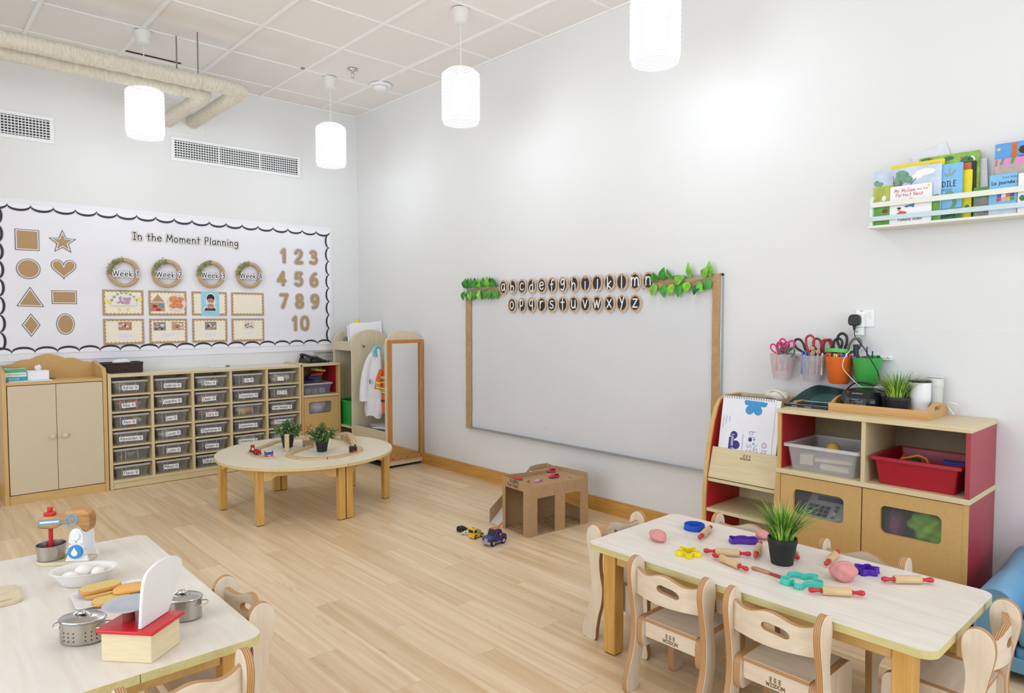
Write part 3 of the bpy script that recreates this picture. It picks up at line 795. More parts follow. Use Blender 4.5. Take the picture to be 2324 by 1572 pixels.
PIC = [mat('photo_dark', '#3a2f33', .4, var=.3, scale=60), mat('photo_skin', '#c89a7e', .4, var=.2, scale=60), mat('photo_wood', '#b78458', .4, var=.2, scale=60), mat('photo_grey', '#8c8c92', .4, var=.3, scale=60), mat('photo_white', '#dcd8d6', .4)]
def snapshot(x, z, w_, h_, seed, label):
    random.seed(seed)
    t = card_thing('snapshot_photo', label, 'photo', x, z, 'small photos stuck on the lower cards')
    F = WB(x, z, .0113)
    obj('photo_print', MB().prism(rect(-w_ / 2, -h_ / 2, w_ / 2, h_ / 2), F, 0, .0006), PIC[[2, 3, 1, 3, 4][seed % 5]], t)
    for m_i in (0, 1, 4, 2):
        mb = MB()
        for k in range(4):
            a = random.uniform(-w_ * .36, w_ * .36); b_ = random.uniform(-h_ * .3, h_ * .3); r1 = random.uniform(.006, .013)
            mb.flat(oval(a, b_, r1, r1 * random.uniform(.6, 1.0), 14), F, .0008 + m_i * .00012 + k * .00002)
        obj('pictured_figures', mb, PIC[m_i], t, smooth=0)
    return t
def caption(x, z, w_, n, label):
    t = card_thing('caption_slip', label, 'paper slip', x, z, 'typed slips under the small photos')
    h_ = n * .0075 + .006; F = WB(x, z, .0113)
    obj('slip_paper', MB().prism(rect(-w_ / 2, -h_ / 2, w_ / 2, h_ / 2), F, 0, .0005), M_paper, t)
    mb = MB(); random.seed(int(w_ * 1e4) + n)
    for k in range(n):
        y_ = h_ / 2 - .008 - k * .0075; a = -w_ / 2 + .004; e = w_ / 2 - .004 - (0 if k < n - 1 else w_ * .35)
        while a < e:
            l = random.uniform(.003, .009); mb.flat(rect(a, y_, min(e, a + l), y_ + .0014), F, .0007); a += l + .0022
    obj('typed_lines', mb, mat('grey_ink', '#8e93a0', .6), t, smooth=0)
cols = (-2.1535, -1.817, -1.476, -1.139); cn = ('first', 'second', 'third', 'fourth')
for i, x in enumerate(cols):
    framed(x, 1.4455, ['cream card in a kraft frame under the Week 1 wreath, dinosaur collage on it', 'cream card in a kraft frame under the Week 2 wreath, house collage on it', 'cream card in a kraft frame under the Week 3 wreath, blue sheet over it', 'empty cream card in a kraft frame under the Week 4 wreath'][i])
    framed(x, 1.2105, '%s kraft framed card from the left in the lower row, with photo and text' % cn[i])
for i, (x, z, w_, h_, c, ch) in enumerate(((-2.146, 1.256, .097, .066, 0, 5), (-1.886, 1.251, .095, .07, 1, 0), (-1.744, 1.253, .095, .07, 1, 4), (-1.471, 1.252, .097, .07, 2, 5), (-1.129, 1.254, .095, .069, 3, 3))):
    snapshot(x, z, w_, h_, i, ['small photo of busy children on the card below Week 1', 'left small photo on the card below Week 2', 'right small photo on the card below Week 2', 'small photo of children at a table on the card below Week 3', 'small photo of a child bending over a desk below Week 4'][i])
    if ch: caption(x - (.075 if i == 2 else 0), z - .06 - ch * .0036, (.11 if i != 4 else .085), ch, 'small white typed slip under the photo below Week %d' % (c + 1))

# collages on the upper cards
def flatthing(name, label, cat, x, z, parts, off=.0113, group=None):
    t = card_thing(name, label, cat, x, z, group)
    for k, (nm, polys, m) in enumerate(parts):
        mb = MB()
        for i, p in enumerate(polys): mb.prism(p, WB(x, z, off + k * .0011 + i * .0002), 0, .0007)
        obj(nm, mb, m, t, smooth=0)
    return t
M_pyel = mat('paint_yellow', '#f3e07a', .7); M_pgreen = mat('paint_green', '#74b56a', .7); M_pmauve = mat('paint_mauve', '#c99ab8', .8, var=.25, scale=90); M_pplate = mat('paper_plate', '#efe9e6', .7)
random.seed(8)
half = arcp(0, -.03, .095, .095, 0, 180, 24)
spikes = []
for k in range(8):
    a = math.radians(20 + k * 18); a2 = a + .26; am = a + .13
    spikes.append([(.09 * math.cos(a), -.03 + .09 * math.sin(a)), (.115 * math.cos(am), -.03 + .115 * math.sin(am)), (.09 * math.cos(a2), -.03 + .09 * math.sin(a2))])
blot = [[(x_ + random.uniform(-.004, .004), z_ + random.uniform(-.004, .004)) for x_, z_ in oval(random.uniform(-.045, .045), random.uniform(-.012, .038), .014, .010, 9)] for _ in range(16)]
flatthing('dinosaur_collage', 'paper plate dinosaur collage with green spikes on the first card', 'collage', -2.150, 1.452, [
    ('yellow_tail', [[(-.145, .02), (-.135, .036), (-.115, .012), (-.085, -.005), (-.08, -.028), (-.11, -.018), (-.135, .0)]], M_pyel), ('yellow_head', [oval(.112, .022, .023, .017, 16)], M_pyel), ('yellow_neck', [rect(.078, -.005, .098, .012)], M_pyel), ('yellow_foot', [oval(-.035, -.058, .009, .014, 12)], M_pyel), ('yellow_foot', [oval(.028, -.058, .009, .014, 12)], M_pyel),
    ('green_spikes', spikes, M_pgreen), ('paper_plate', [half], M_pplate), ('mauve_paint', blot, M_pmauve)])
M_pred = mat('paint_red', '#c2202f', .6); M_pblue = mat('paint_blue', '#5b94cf', .6); M_ppink = mat('paint_pink', '#d070a8', .6); M_porange = mat('paint_orange', '#e98f5d', .8, var=.3, scale=70); M_pale = mat('paint_pale', '#ead9d2', .8, var=.06, scale=60)
flatthing('house_collage', 'kraft paper house collage with red and blue squares on the second card', 'collage', -1.895, 1.445, [
    ('kraft_house', [[(-.058, -.068), (.052, -.068), (.052, .005), (-.058, .005)], [(-.05, .012), (.05, .012), (.0, .075)]], M_kraft),
    ('house_squares', [[(-.045, -.035), (-.008, -.042), (-.002, -.018), (-.038, -.01)], [(-.018, -.064), (.02, -.064), (.02, -.044), (-.016, -.046)]], M_pred), ('blue_square', [rect(.01, -.028, .045, -.006)], M_pblue), ('pink_button', [oval(-.038, -.05, .011, .011, 14)], M_ppink)])
blob = [(x_ * (1 + random.uniform(-.07, .07)), z_ * (1 + random.uniform(-.07, .07))) for x_, z_ in oval(0, 0, .078, .078, 30)]
bl2 = [[(x_ + random.uniform(-.006, .006), z_ + random.uniform(-.006, .006)) for x_, z_ in oval(random.uniform(-.04, .04), random.uniform(-.04, .045), .021, .019, 10)] for _ in range(16)]
flatthing('painted_circle', 'orange and pink painted paper circle on the second card', 'painting', -1.750, 1.447, [('paper_circle', [blob], M_pale), ('orange_paint', bl2, M_porange), ('brown_dots', [oval(a, b_, .006, .005, 8) for a, b_ in ((-.02, .035), (.02, .045), (.0, .0), (-.03, -.01), (.035, .01), (-.015, -.035), (.03, -.04))], mat('paint_brown', '#b0602c', .8))])
M_skin = mat('printed_skin', '#c98f70', .6, var=.12, scale=50); M_hair = mat('printed_hair', '#2b2223', .6)
flatthing('portrait_collage', 'blue sheet with a cut-up photo of a smiling dark-haired child', 'collage', -1.471, 1.446, [
    ('blue_sheet', [rect(-.077, -.105, .077, .105)], mat('sky_blue_paper', '#9fd3ea', .7)), ('white_cutout', [oval(.004, .055, .038, .038, 18), [(-.04, -.0), (.045, .0), (.044, .05), (-.036, .05)], [(-.034, -.055), (.04, -.055), (.042, .004), (-.03, .008)], [(-.062, -.068), (.052, -.068), (.05, -.028), (-.05, -.028)]], M_paper),
    ('dark_hair', [oval(.003, .048, .033, .036, 18)], M_hair), ('face', [oval(.003, .022, .028, .024, 18), oval(.002, -.022, .029, .024, 18)], M_skin),
    ('eyes', [oval(-.008, .022, .0045, .0028, 8), oval(.016, .022, .0045, .0028, 8), oval(.002, -.02, .006, .0025, 8)], M_hair), ('mouth', [oval(.003, -.033, .011, .004, 12)], mat('printed_mouth', '#eadfd8', .6)), ('shirt', [[(-.056, -.062), (.046, -.062), (.036, -.036), (.004, -.047), (-.04, -.036)]], mat('printed_navy', '#384058', .6)), ('paper_strips', [[(-.038, .004), (.036, -.004), (.036, .003), (-.038, .011)]], M_paper)])

# ================================================================== whiteboard on the right wall
M_wb = mat('whiteboard_enamel', '#dcdcde', 0.22, var=0.012, scale=3, spec=0.5)
M_alu = mat('aluminium_frame', '#bfc1c4', 0.35, 0.7, var=0.04)
M_kraftrough = mat('kraft_border_paper', '#b8956b', 0.85, var=0.10, scale=26, bump=0.5)
WY0, WY1, WZ0, WZ1 = -1.803, -4.158, .411, 1.585
t = thing('whiteboard', 'large wall-mounted whiteboard framed with brown kraft paper strips', 'whiteboard', (-.01, (WY0 + WY1) / 2, WZ0))
obj('writing_surface', MB().box(-.018, -.0008, WY1 + .01, WY0 - .01, WZ0 + .008, WZ1 - .008), M_wb, t)
mb = MB()
mb.box(-.026, -.0008, WY1, WY1 + .016, WZ0, WZ1); mb.box(-.026, -.0008, WY0 - .016, WY0, WZ0, WZ1); mb.box(-.026, -.0008, WY1, WY0, WZ1 - .016, WZ1); mb.box(-.026, -.0008, WY1, WY0, WZ0, WZ0 + .014)
obj('aluminium_frame', mb, M_alu, t, bevel=.002)
mb = MB(); mb.box(-.045, -.026, WY1 + .01, WY0 - .07, WZ0 + .002, WZ0 + .007); mb.box(-.047, -.044, WY1 + .01, WY0 - .07, WZ0 + .002, WZ0 + .013)
for k in range(8): mb.lathe([(.0, .0), (.004, 0), (.003, .004), (0, .005)], c=(-.036, WY0 - .17 - k * .29, WZ0 + .007), seg=8)
obj('pen_ledge', mb, M_alu, t)
for y0, y1, z0, z1, th in ((WY0 + .002, -1.871, .405, 1.50, .030), (-4.101, WY1 + .006, .42, 1.581, .0285), (-3.60, -4.13, 1.508, 1.562, .0295), (-1.82, -2.25, 1.505, 1.56, .0295)):
    random.seed(int(y0 * 1000))
    n = 26; vert = abs(z1 - z0) > .3; L1 = []; L2 = []
    for i in range(n + 1):
        q = i / n; j1 = random.uniform(-.002, .002); j2 = random.uniform(-.003, .003)
        if vert: L1.append((-(y0) + j1, z0 + (z1 - z0) * q)); L2.append((-(y1) + j2, z0 + (z1 - z0) * q))
        else: L1.append((-(y0) + (-(y1) + y0) * q, z0 + j1)); L2.append((-(y0) + (-(y1) + y0) * q, z1 + j2))
    F = Fr((0, 0, 0), (0, -1, 0), (0, 0, 1))
    poly = (L2[::1] + L1[::-1])
    A = sum(poly[i][0] * poly[(i + 1) % len(poly)][1] - poly[(i + 1) % len(poly)][0] * poly[i][1] for i in range(len(poly)))
    obj('kraft_strip', MB().prism(poly if A > 0 else poly[::-1], F, .0262, th), M_kraftrough, t)
o = obj('wall_joint_line', MB().flat(rect(0, 0, 1.35, .0012), WR(-4.43, 1.262, .0003)), mat('fine_joint', '#dddbd8', .7)); tag(o, 'faint straight joint line in the wall above the pot rail', 'wall joint')
# faint marks on the whiteboard
mb = MB(); random.seed(2)
for k in range(26):
    y = random.uniform(-2.0, -4.0); z = random.uniform(.45, .52); mb.flat([(0, 0), (random.uniform(.006, .03), random.uniform(-.004, .004)), (random.uniform(.01, .03), random.uniform(.003, .007))], WR(y, z, .0183))
for k in range(6): ribbon(mb, catmull([(i * .05 + .0, .006 * math.sin(i * 2 + k)) for i in range(9)], 4), .0012, WR(-1.90, 1.06 + k * .055, .0183), 0, .0012)
obj('pen_smudges', mb, mat('smudge_grey', '#c9c9cc', .4), t, smooth=0)

# alphabet discs
M_slice = mat('wood_slice_rim', '#c9a27a', 0.7, var=0.22, scale=90); M_slate = mat('slate_black', '#262527', 0.6, var=0.12, scale=40); M_chalk = mat('letter_white', '#f3f1f3', 0.6, var=0.01)
def disc(ch, y, z, nth):
    t = thing('letter_disc', 'wood slice cutout carrying the white letter %s' % ch, 'letter cutout', (-.031, y, z), group='alphabet wood slice cutouts')
    ry, rz = .0475, .058
    ang = random.uniform(-.1, .1)
    sc = [(ry * (1 + .035 * math.sin(10 * a + ang * 20)) * math.cos(a), rz * (1 + .035 * math.sin(10 * a + ang * 20)) * math.sin(a)) for a in [2 * PI * i / 44 for i in range(44)]]
    off = .0305 + (.0016 if nth % 2 else 0)
    F = WR(y, z, off)
    obj('white_mount', MB().prism([(a * 1.045, b * 1.045) for a, b in sc], F, 0, .0006), M_paper, t)
    obj('bark_rim', MB().prism(sc, F, .0006, .0012), M_slice, t)
    obj('slate_face', MB().prism(oval(0, 0, ry * .75, rz * .76, 30), F, .0012, .0016), M_slate, t)
    h = .085; k = h / 8
    lo = -3 if ch in 'gpqy' else (-2.6 if ch == 'j' else 0); hi = 8 if ch in 'bdfhkl' else (7 if ch in 'itj' else 5)
    if hi - lo > 7: h = .078; k = h / 8
    w_ = GL[ch][0] * k
    obj('letter', write(MB(), ch, F, -w_ / 2 * .92, -(lo + hi) / 2 * k, h, .0088, .002, xs=.92), M_chalk, t, smooth=0)
random.seed(11)
for i, ch in enumerate('abcdefghijklmn'): disc(ch, -2.271 - i * (3.648 - 2.271) / 13, 1.560, i)
for i, ch in enumerate('opqrstuvwxyz'): disc(ch, -2.374 - i * (3.545 - 2.374) / 11, 1.421, i + 1)
# leafy vines
M_leaf = mat('pothos_leaf', '#3f8f2c', 0.35, var=0.45, scale=28); M_leafy = mat('pothos_leaf_light', '#7cc23c', 0.35, var=0.4, scale=22); M_leafd = mat('pothos_leaf_dark', '#1f6a2c', 0.35, var=0.4, scale=25); M_stem = mat('vine_stem', '#a08a5c', 0.8)
def leaf(mb, F, x, y, L_, wd, ang, d0, curl=.012):
    ca, sa = math.cos(ang), math.sin(ang); n = 7; pr = []
    W_ = [0.0, .72, 1.0, .92, .70, .40, .0]
    vs = []
    for i in range(n):
        q = i / (n - 1)
        for s_ in (-1, 0, 1):
            a = q * L_; b = s_ * wd / 2 * W_[i]
            if i == 0: a -= 0 if s_ == 0 else -.0
            z = d0 + curl * math.sin(q * PI) + (-.25 * curl if s_ == 0 else 0) + curl * .6 * q
            vs.append(F.at(x + a * ca - b * sa, y + a * sa + b * ca, z))
    fs = []
    for i in range(n - 1):
        for k in range(2):
            a = i * 3 + k; fs.append((a, a + 3, a + 4, a + 1) if i < n - 2 else (a, a + 3, a + 4, a + 1))
    mb.add(vs, fs)
def vine(label, y0, y1, z, leaves, seed):
    random.seed(seed)
    t = thing('leaf_garland', label, 'garland', (-.033, (y0 + y1) / 2, z), group='artificial leaf garlands on the whiteboard')
    F = WR(y0, z, .033); L_ = abs(y1 - y0)
    pts = [F.at(L_ * i / 14, .008 * math.sin(i * 1.3), .004) for i in range(15)]
    obj('vine_stem', MB().tube(pts, .0016, 6), M_stem, t)
    for (a, b, ln, wd, an) in leaves:
        obj('leaf', _leaf1(F, a * L_, b, ln, wd, an), random.choice([M_leaf, M_leafy, M_leafd, M_leaf]), t)
def _leaf1(F, a, b, ln, wd, an):
    mb = MB(); leaf(mb, F, a, b, ln, wd, math.radians(an), random.uniform(.003, .01), random.uniform(.008, .016)); return mb
lv = []
for k in range(12): lv.append((.03 + k * .083, .012, .085, .066, random.uniform(60, 120))); lv.append((.06 + k * .082, -.010, .08, .062, random.uniform(-125, -60)))
vine('dense leaf garland at the left end of the letters', -1.775, -2.215, 1.553, lv, 3)
lv = [(.065, .0, .07, .06, 110), (.055, -.01, .08, .055, 250), (.17, .01, .085, .06, 80), (.19, -.01, .085, .055, 275), (.33, .015, .08, .030, 120), (.36, .0, .085, .062, 20), (.34, -.01, .08, .055, 260), (.45, -.01, .085, .056, 265), (.52, -.005, .07, .055, 240), (.62, .02, .095, .040, 100), (.60, -.0, .075, .058, 255), (.74, .0, .08, .05, 300 - 360), (.80, .02, .08, .05, 50), (.76, -.02, .07, .045, 245), (.93, .02, .095, .05, 95), (.95, -.0, .08, .06, 220)]
vine('sparse leaf garland at the right end of the letters', -3.69, -4.125, 1.545, lv, 5)

# ================================================================== low furniture along the back wall
M_oakc = wood('cupboard_oak', '#d9b57c', '#cfa669', 'z', 5, .42); M_oakcx = wood('cupboard_oak_x', '#d9b57c', '#cfa669', 'x', 5, .42)
M_mdf = mat('tan_mdf', '#cda465', 0.6, var=0.04, scale=60)
M_door = mat('beige_door_laminate', '#d6c5a9', 0.55, var=0.02, scale=200)
M_maple = wood('maple_board', '#dccaa2', '#d2bd92', 'z', 5, .42); M_maplex = wood('maple_board_x', '#dccaa2', '#d2bd92', 'x', 5, .42); M_mapley = wood('maple_board_y', '#e0cfa8', '#d5c197', 'y', 5, .42)
M_top = mat('pale_laminate_top', '#e8ddce', 0.4, var=0.02, scale=8, stretch=(2, 12, 1))
YF = -.345
# cupboard
cx0, cx1 = -3.005, -2.358
t = thing('cupboard', 'beige two-door cupboard with scalloped wooden back panel', 'cupboard', ((cx0 + cx1) / 2, YF / 2, 0))
def side_panel(x0, x1, yf, h1, h2, mb):
    F = Fr((x0, 0, 0), (0, -1, 0), (0, 0, 1))          # normal -x
    poly = [(.004, 0), (-yf, 0)] + [(-yf, h1)] + arcp(-yf - .05, h1, .05, .06, 0, 90, 8)[1:] + [(.004, h1 + .10)]
    return mb.prism(poly, F, -(x1 - x0), 0)
for a, b_ in ((cx0, cx0 + .026), (cx1 - .026, cx1)): obj('side_panel', side_panel(a, b_, YF, .885, .95, MB()), M_oakc, t, bevel=.002)
obj('top_board', MB().box(cx0 + .026, cx1 - .026, YF + .006, -.02, .846, .868), M_oakcx, t, bevel=.002)
pk = [(cx0 + .026, .85), (cx1 - .026, .85), (cx1 - .026, .965)] + catmull([(cx1 - .03, .968), (-2.42, .978), (-2.46, .985), (-2.50, 1.008), (-2.545, 1.014), (-2.575, 1.012), (-2.62, 1.035), (-2.68, 1.048), (-2.74, 1.038), (-2.79, 1.014), (-2.82, 1.012), (-2.86, 1.006), (-2.90, .985), (-2.94, .978)], 4) + [(cx0 + .026, .965)]
obj('back_panel', MB().prism(pk, WB(0, 0, .012), 0, .014), M_mdf, t)
obj('carcass', MB().box(cx0 + .026, cx1 - .026, YF + .03, -.006, .02, .846), M_dark, t)
obj('plinth', MB().box(cx0 + .026, cx1 - .026, YF + .008, YF + .028, 0, .062), M_oakcx, t, bevel=.001)
xm = (cx0 + cx1) / 2 - .004
for a, b_, kx in ((cx0 + .031, xm - .0015, xm - .03), (xm + .0015, cx1 - .029, xm + .048)):
    d = obj('door', MB().box(a, b_, YF + .002, YF + .022, .068, .842), M_door, t, bevel=.0015)
    Mx = Matrix.Translation((kx, YF + .002, .462)) @ Matrix.Rotation(PI / 2, 4, 'X')
    k = MB(); k.M = Mx; k.lathe([(.008, 0), (.008, .010), (.017, .013), (.018, .022), (.010, .028), (0, .029)], seg=20)
    obj('knob', k, mat('beige_knob', '#dccbaa', .4), d)
# pigeonhole storage unit
sx0, sx1, ST = -2.352, -.795, .888
t = thing('tray_storage_unit', 'long pale wood storage unit of thirty tray pigeonholes', 'storage unit', ((sx0 + sx1) / 2, YF / 2, 0))
obj('side_panel', MB().box(sx0, sx0 + .024, YF, -.005, 0, ST + .008), M_maple, t, bevel=.003)
obj('side_panel', MB().box(sx1 - .012, sx1 + .002, YF, -.005, 0, ST + .012), M_maple, t, bevel=.003)
obj('top_board', MB().box(sx0 + .024, sx1 - .012, YF, -.005, ST - .022, ST), [M_maplex, M_top], t, bevel=.002)
bpy.data.objects[t.children[-1].name].data.polygons[1].material_index = 1
obj('back_board', MB().box(sx0 + .024, sx1 - .012, -.018, -.005, .06, ST - .022), mat('shelf_back', '#b09a76', .7), t)
obj('plinth', MB().box(sx0 + .024, sx1 - .012, YF + .006, YF + .022, .004, .052), M_maplex, t)
obj('bottom_board', MB().box(sx0 + .024, sx1 - .012, YF, -.018, .052, .072), M_maplex, t)
colx = [sx0 + .012, -2.042, -1.735, -1.425, -1.112, sx1]
for x in colx[1:-1]: obj('divider', MB().box(x - .010, x + .010, YF + .001, -.018, .072, ST - .022), M_maple, t, bevel=.001)
rowz = [.072 + (.866 - .072) * k / 6 for k in range(7)]
for c in range(5):
    for k in range(1, 6):
        obj('shelf', MB().box(colx[c] + .010, colx[c + 1] - .010, YF + .004, -.018, rowz[k] - .013, rowz[k]), M_maplex, t)
# trays
M_tray = clear('clear_tray_plastic', '#d9d7d5', .11, .3); M_rim = clear('clear_tray_rim', '#dcdad8', .55, .3)
def tray(name, label, cat, cx, cy, z, wx, dy, h, mt, mr, group, taper=.012, rimw=.010, wall=.0025, rz=0.0):
    """open tray with sloping sides; faces -y before turning"""
    t = thing(name, label, cat, (cx, cy, z), rz, group)
    mb = MB(); a, b = wx / 2, dy / 2
    def ring(x_, y_, z_, r=.012): return [(p[0], p[1], z_) for p in rrect(-x_, -y_, x_, y_, r, 3)]
    R_ = [ring(a - rimw - taper, b - rimw - taper, 0), ring(a - rimw, b - rimw, h - .006), ring(a - rimw - wall, b - rimw - wall, h - .006), ring(a - rimw - taper - wall, b - rimw - taper - wall, .003)]
    n = len(R_[0]); v = [p for r in R_ for p in r]; f = []
    for k in (0, 2):
        for i in range(n): j = (i + 1) % n; f.append((k * n + i, k * n + j, (k + 1) * n + j, (k + 1) * n + i))
    f.append(tuple(range(n - 1, -1, -1))); f.append(tuple(3 * n + i for i in range(n)))
    mb.add(v, f); obj('tray_body', mb, mt, t, world=False)
    mb = MB(); R_ = [ring(a - rimw - wall, b - rimw - wall, h - .008), ring(a, b, h - .014), ring(a, b, h), ring(a - rimw - wall, b - rimw - wall, h)]
    v = [p for r in R_ for p in r]; f = []
    for k in range(3):
        for i in range(n): j = (i + 1) % n; f.append((k * n + i, k * n + j, (k + 1) * n + j, (k + 1) * n + i))
    for i in range(n): j = (i + 1) % n; f.append((3 * n + i, 3 * n + j, j, i))
    mb.add(v, f); obj('tray_rim', mb, mr, t, world=False)
    return t
random.seed(21)
NM = [['Adriel', 'Alba', 'Alex', 'Alexander', '', 'Flavio'], ['Gabriel', 'Leandre', 'Leo', 'Lucas', 'Lydia', 'Mikail'], ['Nika', 'Owen', 'Sara', 'Stephanie', 'Vaani', 'Zakaria'], ['Lily', 'Connectors', '', 'Connectors', 'Connectors', ''], ['-', 'ICT', 'Farm Animals', 'Transport', '', '']]
CN = ('first', 'second', 'third', 'fourth', 'fifth'); RN = ('top', 'second', 'third', 'fourth', 'fifth', 'bottom')
PAL = dict(w='#d9d4cc', o='#cf6b35', p='#dd8d92', r='#c0303a', y='#d8b838', g='#3f8a58', b='#3f5fa8', n='#8d6a4c', k='#4a4546', l='#e0cfae', t='#9fb7ae')
CONT = {(0, 0): ('wlt', 'pale soft toys'), (0, 1): ('ono', 'orange toys'), (0, 2): ('lrb', 'a cream tub and red toys'), (0, 4): ('rkg', 'a red and black toy'), (1, 1): ('nlw', 'brown fabric pieces'), (1, 3): ('www', 'white straps'), (2, 0): ('www', 'white cloth'), (2, 1): ('ppw', 'pink fabric'), (2, 2): ('rnp', 'red and brown items'), (2, 4): ('nnk', 'a few brown pieces'), (2, 5): ('lk', 'a few small pieces'),
        (3, 1): ('ygrby', 'yellow and green connectors'), (3, 2): ('yloy', 'yellow strings and beads'), (3, 3): ('brb', 'blue and red blocks'), (3, 4): ('tbw', 'pale blue pieces'), (4, 0): ('wrgpl', 'white, red and green blocks'), (4, 1): ('rgory', 'red and green pieces'), (4, 2): ('lnyl', 'toy animals'), (4, 3): ('ybyw', 'yellow and blue blocks'), (4, 4): ('bbt', 'light blue pieces')}
M_tagp = mat('name_tag_paper', '#efecec', .6, var=.01); M_tagink = mat('name_tag_ink', '#3a363c', .6)
for c in range(5):
    for r in range(6):
        x0, x1 = colx[c] + .011, colx[c + 1] - .011; zb = rowz[5 - r]
        wx = .262; cx = x0 + .006 + wx / 2 + random.uniform(0, max(0, x1 - x0 - wx - .012)) * .6
        yo = random.uniform(-.012, -.002)
        cont = CONT.get((c, r))
        lab = 'clear tray in the %s column, %s row%s' % (CN[c], RN[r], (', holding ' + cont[1]) if cont else '')
        tr = tray('storage_tray', lab, 'tray', cx, YF / 2 + .0 + yo, zb + .0008, wx, .300, .102, M_tray, M_rim, 'clear name-tagged trays in the storage unit')
        yf = YF / 2 + yo - .150
        # moulded ribs and catch at the front
        F = Fr((cx, yf + .0045 + .010, zb), (1, 0, 0), (0, .11, 1))
        rb = MB()
        for a in (-.075, -.045, .04): rb.prism(rect(a, .012, a + .003, .088), F, 0, .004)
        rb.prism(rect(-.045, .060, .043, .063), F, 0, .004)
        obj('moulded_ribs', rb, M_rim, tr)
        if NM[c][r]:
            nm = NM[c][r] if NM[c][r] != '-' else ''
            h = .0235 if len(nm) < 10 else .020
            w_ = text_width(nm, h, .5) * .92 if nm else .045
            ox = random.uniform(-.02, .012) + (0.006 if len(nm) > 6 else 0)
            tw = w_ + (.030 if nm else 0) + .014; hh = .036
            F2 = Fr((cx + ox, yf + .0045 + .003, zb + .045 + random.uniform(-.004, .006)), (1, 0, 0), (0, .11, 1)).turned(random.uniform(-.05, .05))
            ng = obj('name_tag', MB().prism(rect(-tw / 2, -hh / 2, tw / 2, hh / 2), F2, 0, .0008), M_tagp, tr)
            if nm:
                tx = write(MB(), nm, F2, -tw / 2 + .006, -h * .42, h, .0030, .0012, sp=.5, xs=.92)
                fx = tw / 2 - .018
                for q in range(5):
                    a = PI / 2 + q * 2 * PI / 5; ribbon(tx, [(fx + .0045 * math.cos(a), .001 + .0055 * math.sin(a)), (fx + .0085 * math.cos(a + .35), .001 + .0095 * math.sin(a + .35)), (fx + .0085 * math.cos(a - .35), .001 + .0095 * math.sin(a - .35)), (fx + .0045 * math.cos(a), .001 + .0055 * math.sin(a))], .0026, F2, .0012 + q * .00012, .0012)
                obj('tag_lettering', tx, M_tagink, ng, smooth=0)
        if cont:
            mbs = {}
            for k in range(len(cont[0]) * 6):
                key = cont[0][k % len(cont[0])]; mb = mbs.setdefault(key, MB())
                a = cx + random.uniform(-.062, .062); b_ = YF / 2 + random.uniform(-.092, -.05); s_ = random.uniform(.018, .029)
                if key in 'ybrg' : mb.cbox((a, b_, zb + .006 + s_ * .55 + random.uniform(0, .035)), (s_ * 1.5, s_ * 1.2, s_ * 1.0), random.uniform(0, 3))
                else: mb.ball((a, b_, zb + .006 + s_ * .8 + random.uniform(0, .035)), (s_ * 1.35, s_ * 1.1, s_ * .8), 10, 7)
            big = MB(); ms = []
            for si, (key, mb) in enumerate(sorted(mbs.items())):
                n0 = len(big.v); big.v += mb.v; big.f += [tuple(q + n0 for q in f_) for f_ in mb.f]; big.m += [si] * len(mb.f)
                ms.append(mat('toy_' + key, PAL[key], .5, var=.15, scale=40))
            o = obj('toy_assortment', big, ms); tag(o, '%s%s heaped inside the %s row tray, %s column' % ('' , cont[1], RN[r], CN[c]), 'toys', 'toy contents of the clear trays', 'stuff')
# small cabinet at the right end
kx0, kx1 = -.789, -.397
t = thing('corner_cabinet', 'narrow wooden cabinet with an open top shelf and a windowed tan door', 'cabinet', ((kx0 + kx1) / 2, YF / 2, 0))
obj('side_panel', MB().box(kx0, kx0 + .022, YF, -.005, 0, .872), M_mdf, t, bevel=.002)
sp = obj('side_panel', MB().box(kx1 - .02, kx1, YF, -.005, 0, .872), M_mdf, t, bevel=.002)
obj('red_lining', MB().box(kx1 - .0225, kx1 - .0202, YF + .05, -.02, .60, .868), mat('red_laminate', '#b3202a', .4, var=.05), sp)
obj('top_board', MB().box(kx0 + .0121, kx1, YF - .004, -.005, .872, .894), M_maplex, t, bevel=.003)
obj('top_ledge', MB().box(kx0 - .0035, kx0 + .012, YF, -.005, .888, .905), M_maplex, t, bevel=.003)
obj('middle_shelf', MB().box(kx0 + .022, kx1 - .0225, YF - .002, -.018, .585, .605), M_maplex, t, bevel=.001)
obj('bottom_board', MB().box(kx0 + .022, kx1 - .022, YF + .01, -.018, .04, .06), M_maplex, t)
obj('back_board', MB().box(kx0 + .022, kx1 - .0225, -.016, -.005, .04, .872), mat('shelf_back_dark', '#8a7657', .7), t)
mb = MB(); mp = lambda u, w_, d: (u, YF + .018 - d, w_)
sheet_window(mb, (kx0 + .024, kx1 - .024, .045, .580, -.722, -.49, .43, .540, .022), mp, .018)
d = obj('windowed_door', mb, M_mdf, t)
obj('window_pane', MB().box(-.725, -.487, YF + .0145, YF + .0160, .427, .543), clear('acrylic_pane', '#dfe4e6', .12, .08), d)
k = MB(); k.M = Matrix.Translation((kx0 + .055, YF, .33)) @ Matrix.Rotation(PI / 2, 4, 'X'); k.lathe([(.008, 0), (.008, .012), (.018, .016), (.018, .026), (.010, .03), (0, .031)], seg=18)
obj('knob', k, wood('knob_wood', '#d0a468', '#b98a4d', 'z'), d)
tr = tray('clear_bin', 'clear plastic bin holding yellow blocks on the corner cabinet shelf', 'bin', -.612, -.185, .6058, .305, .27, .105, clear('bluish_bin', '#8d93b4', .3, .3), M_rim, None)
random.seed(5)
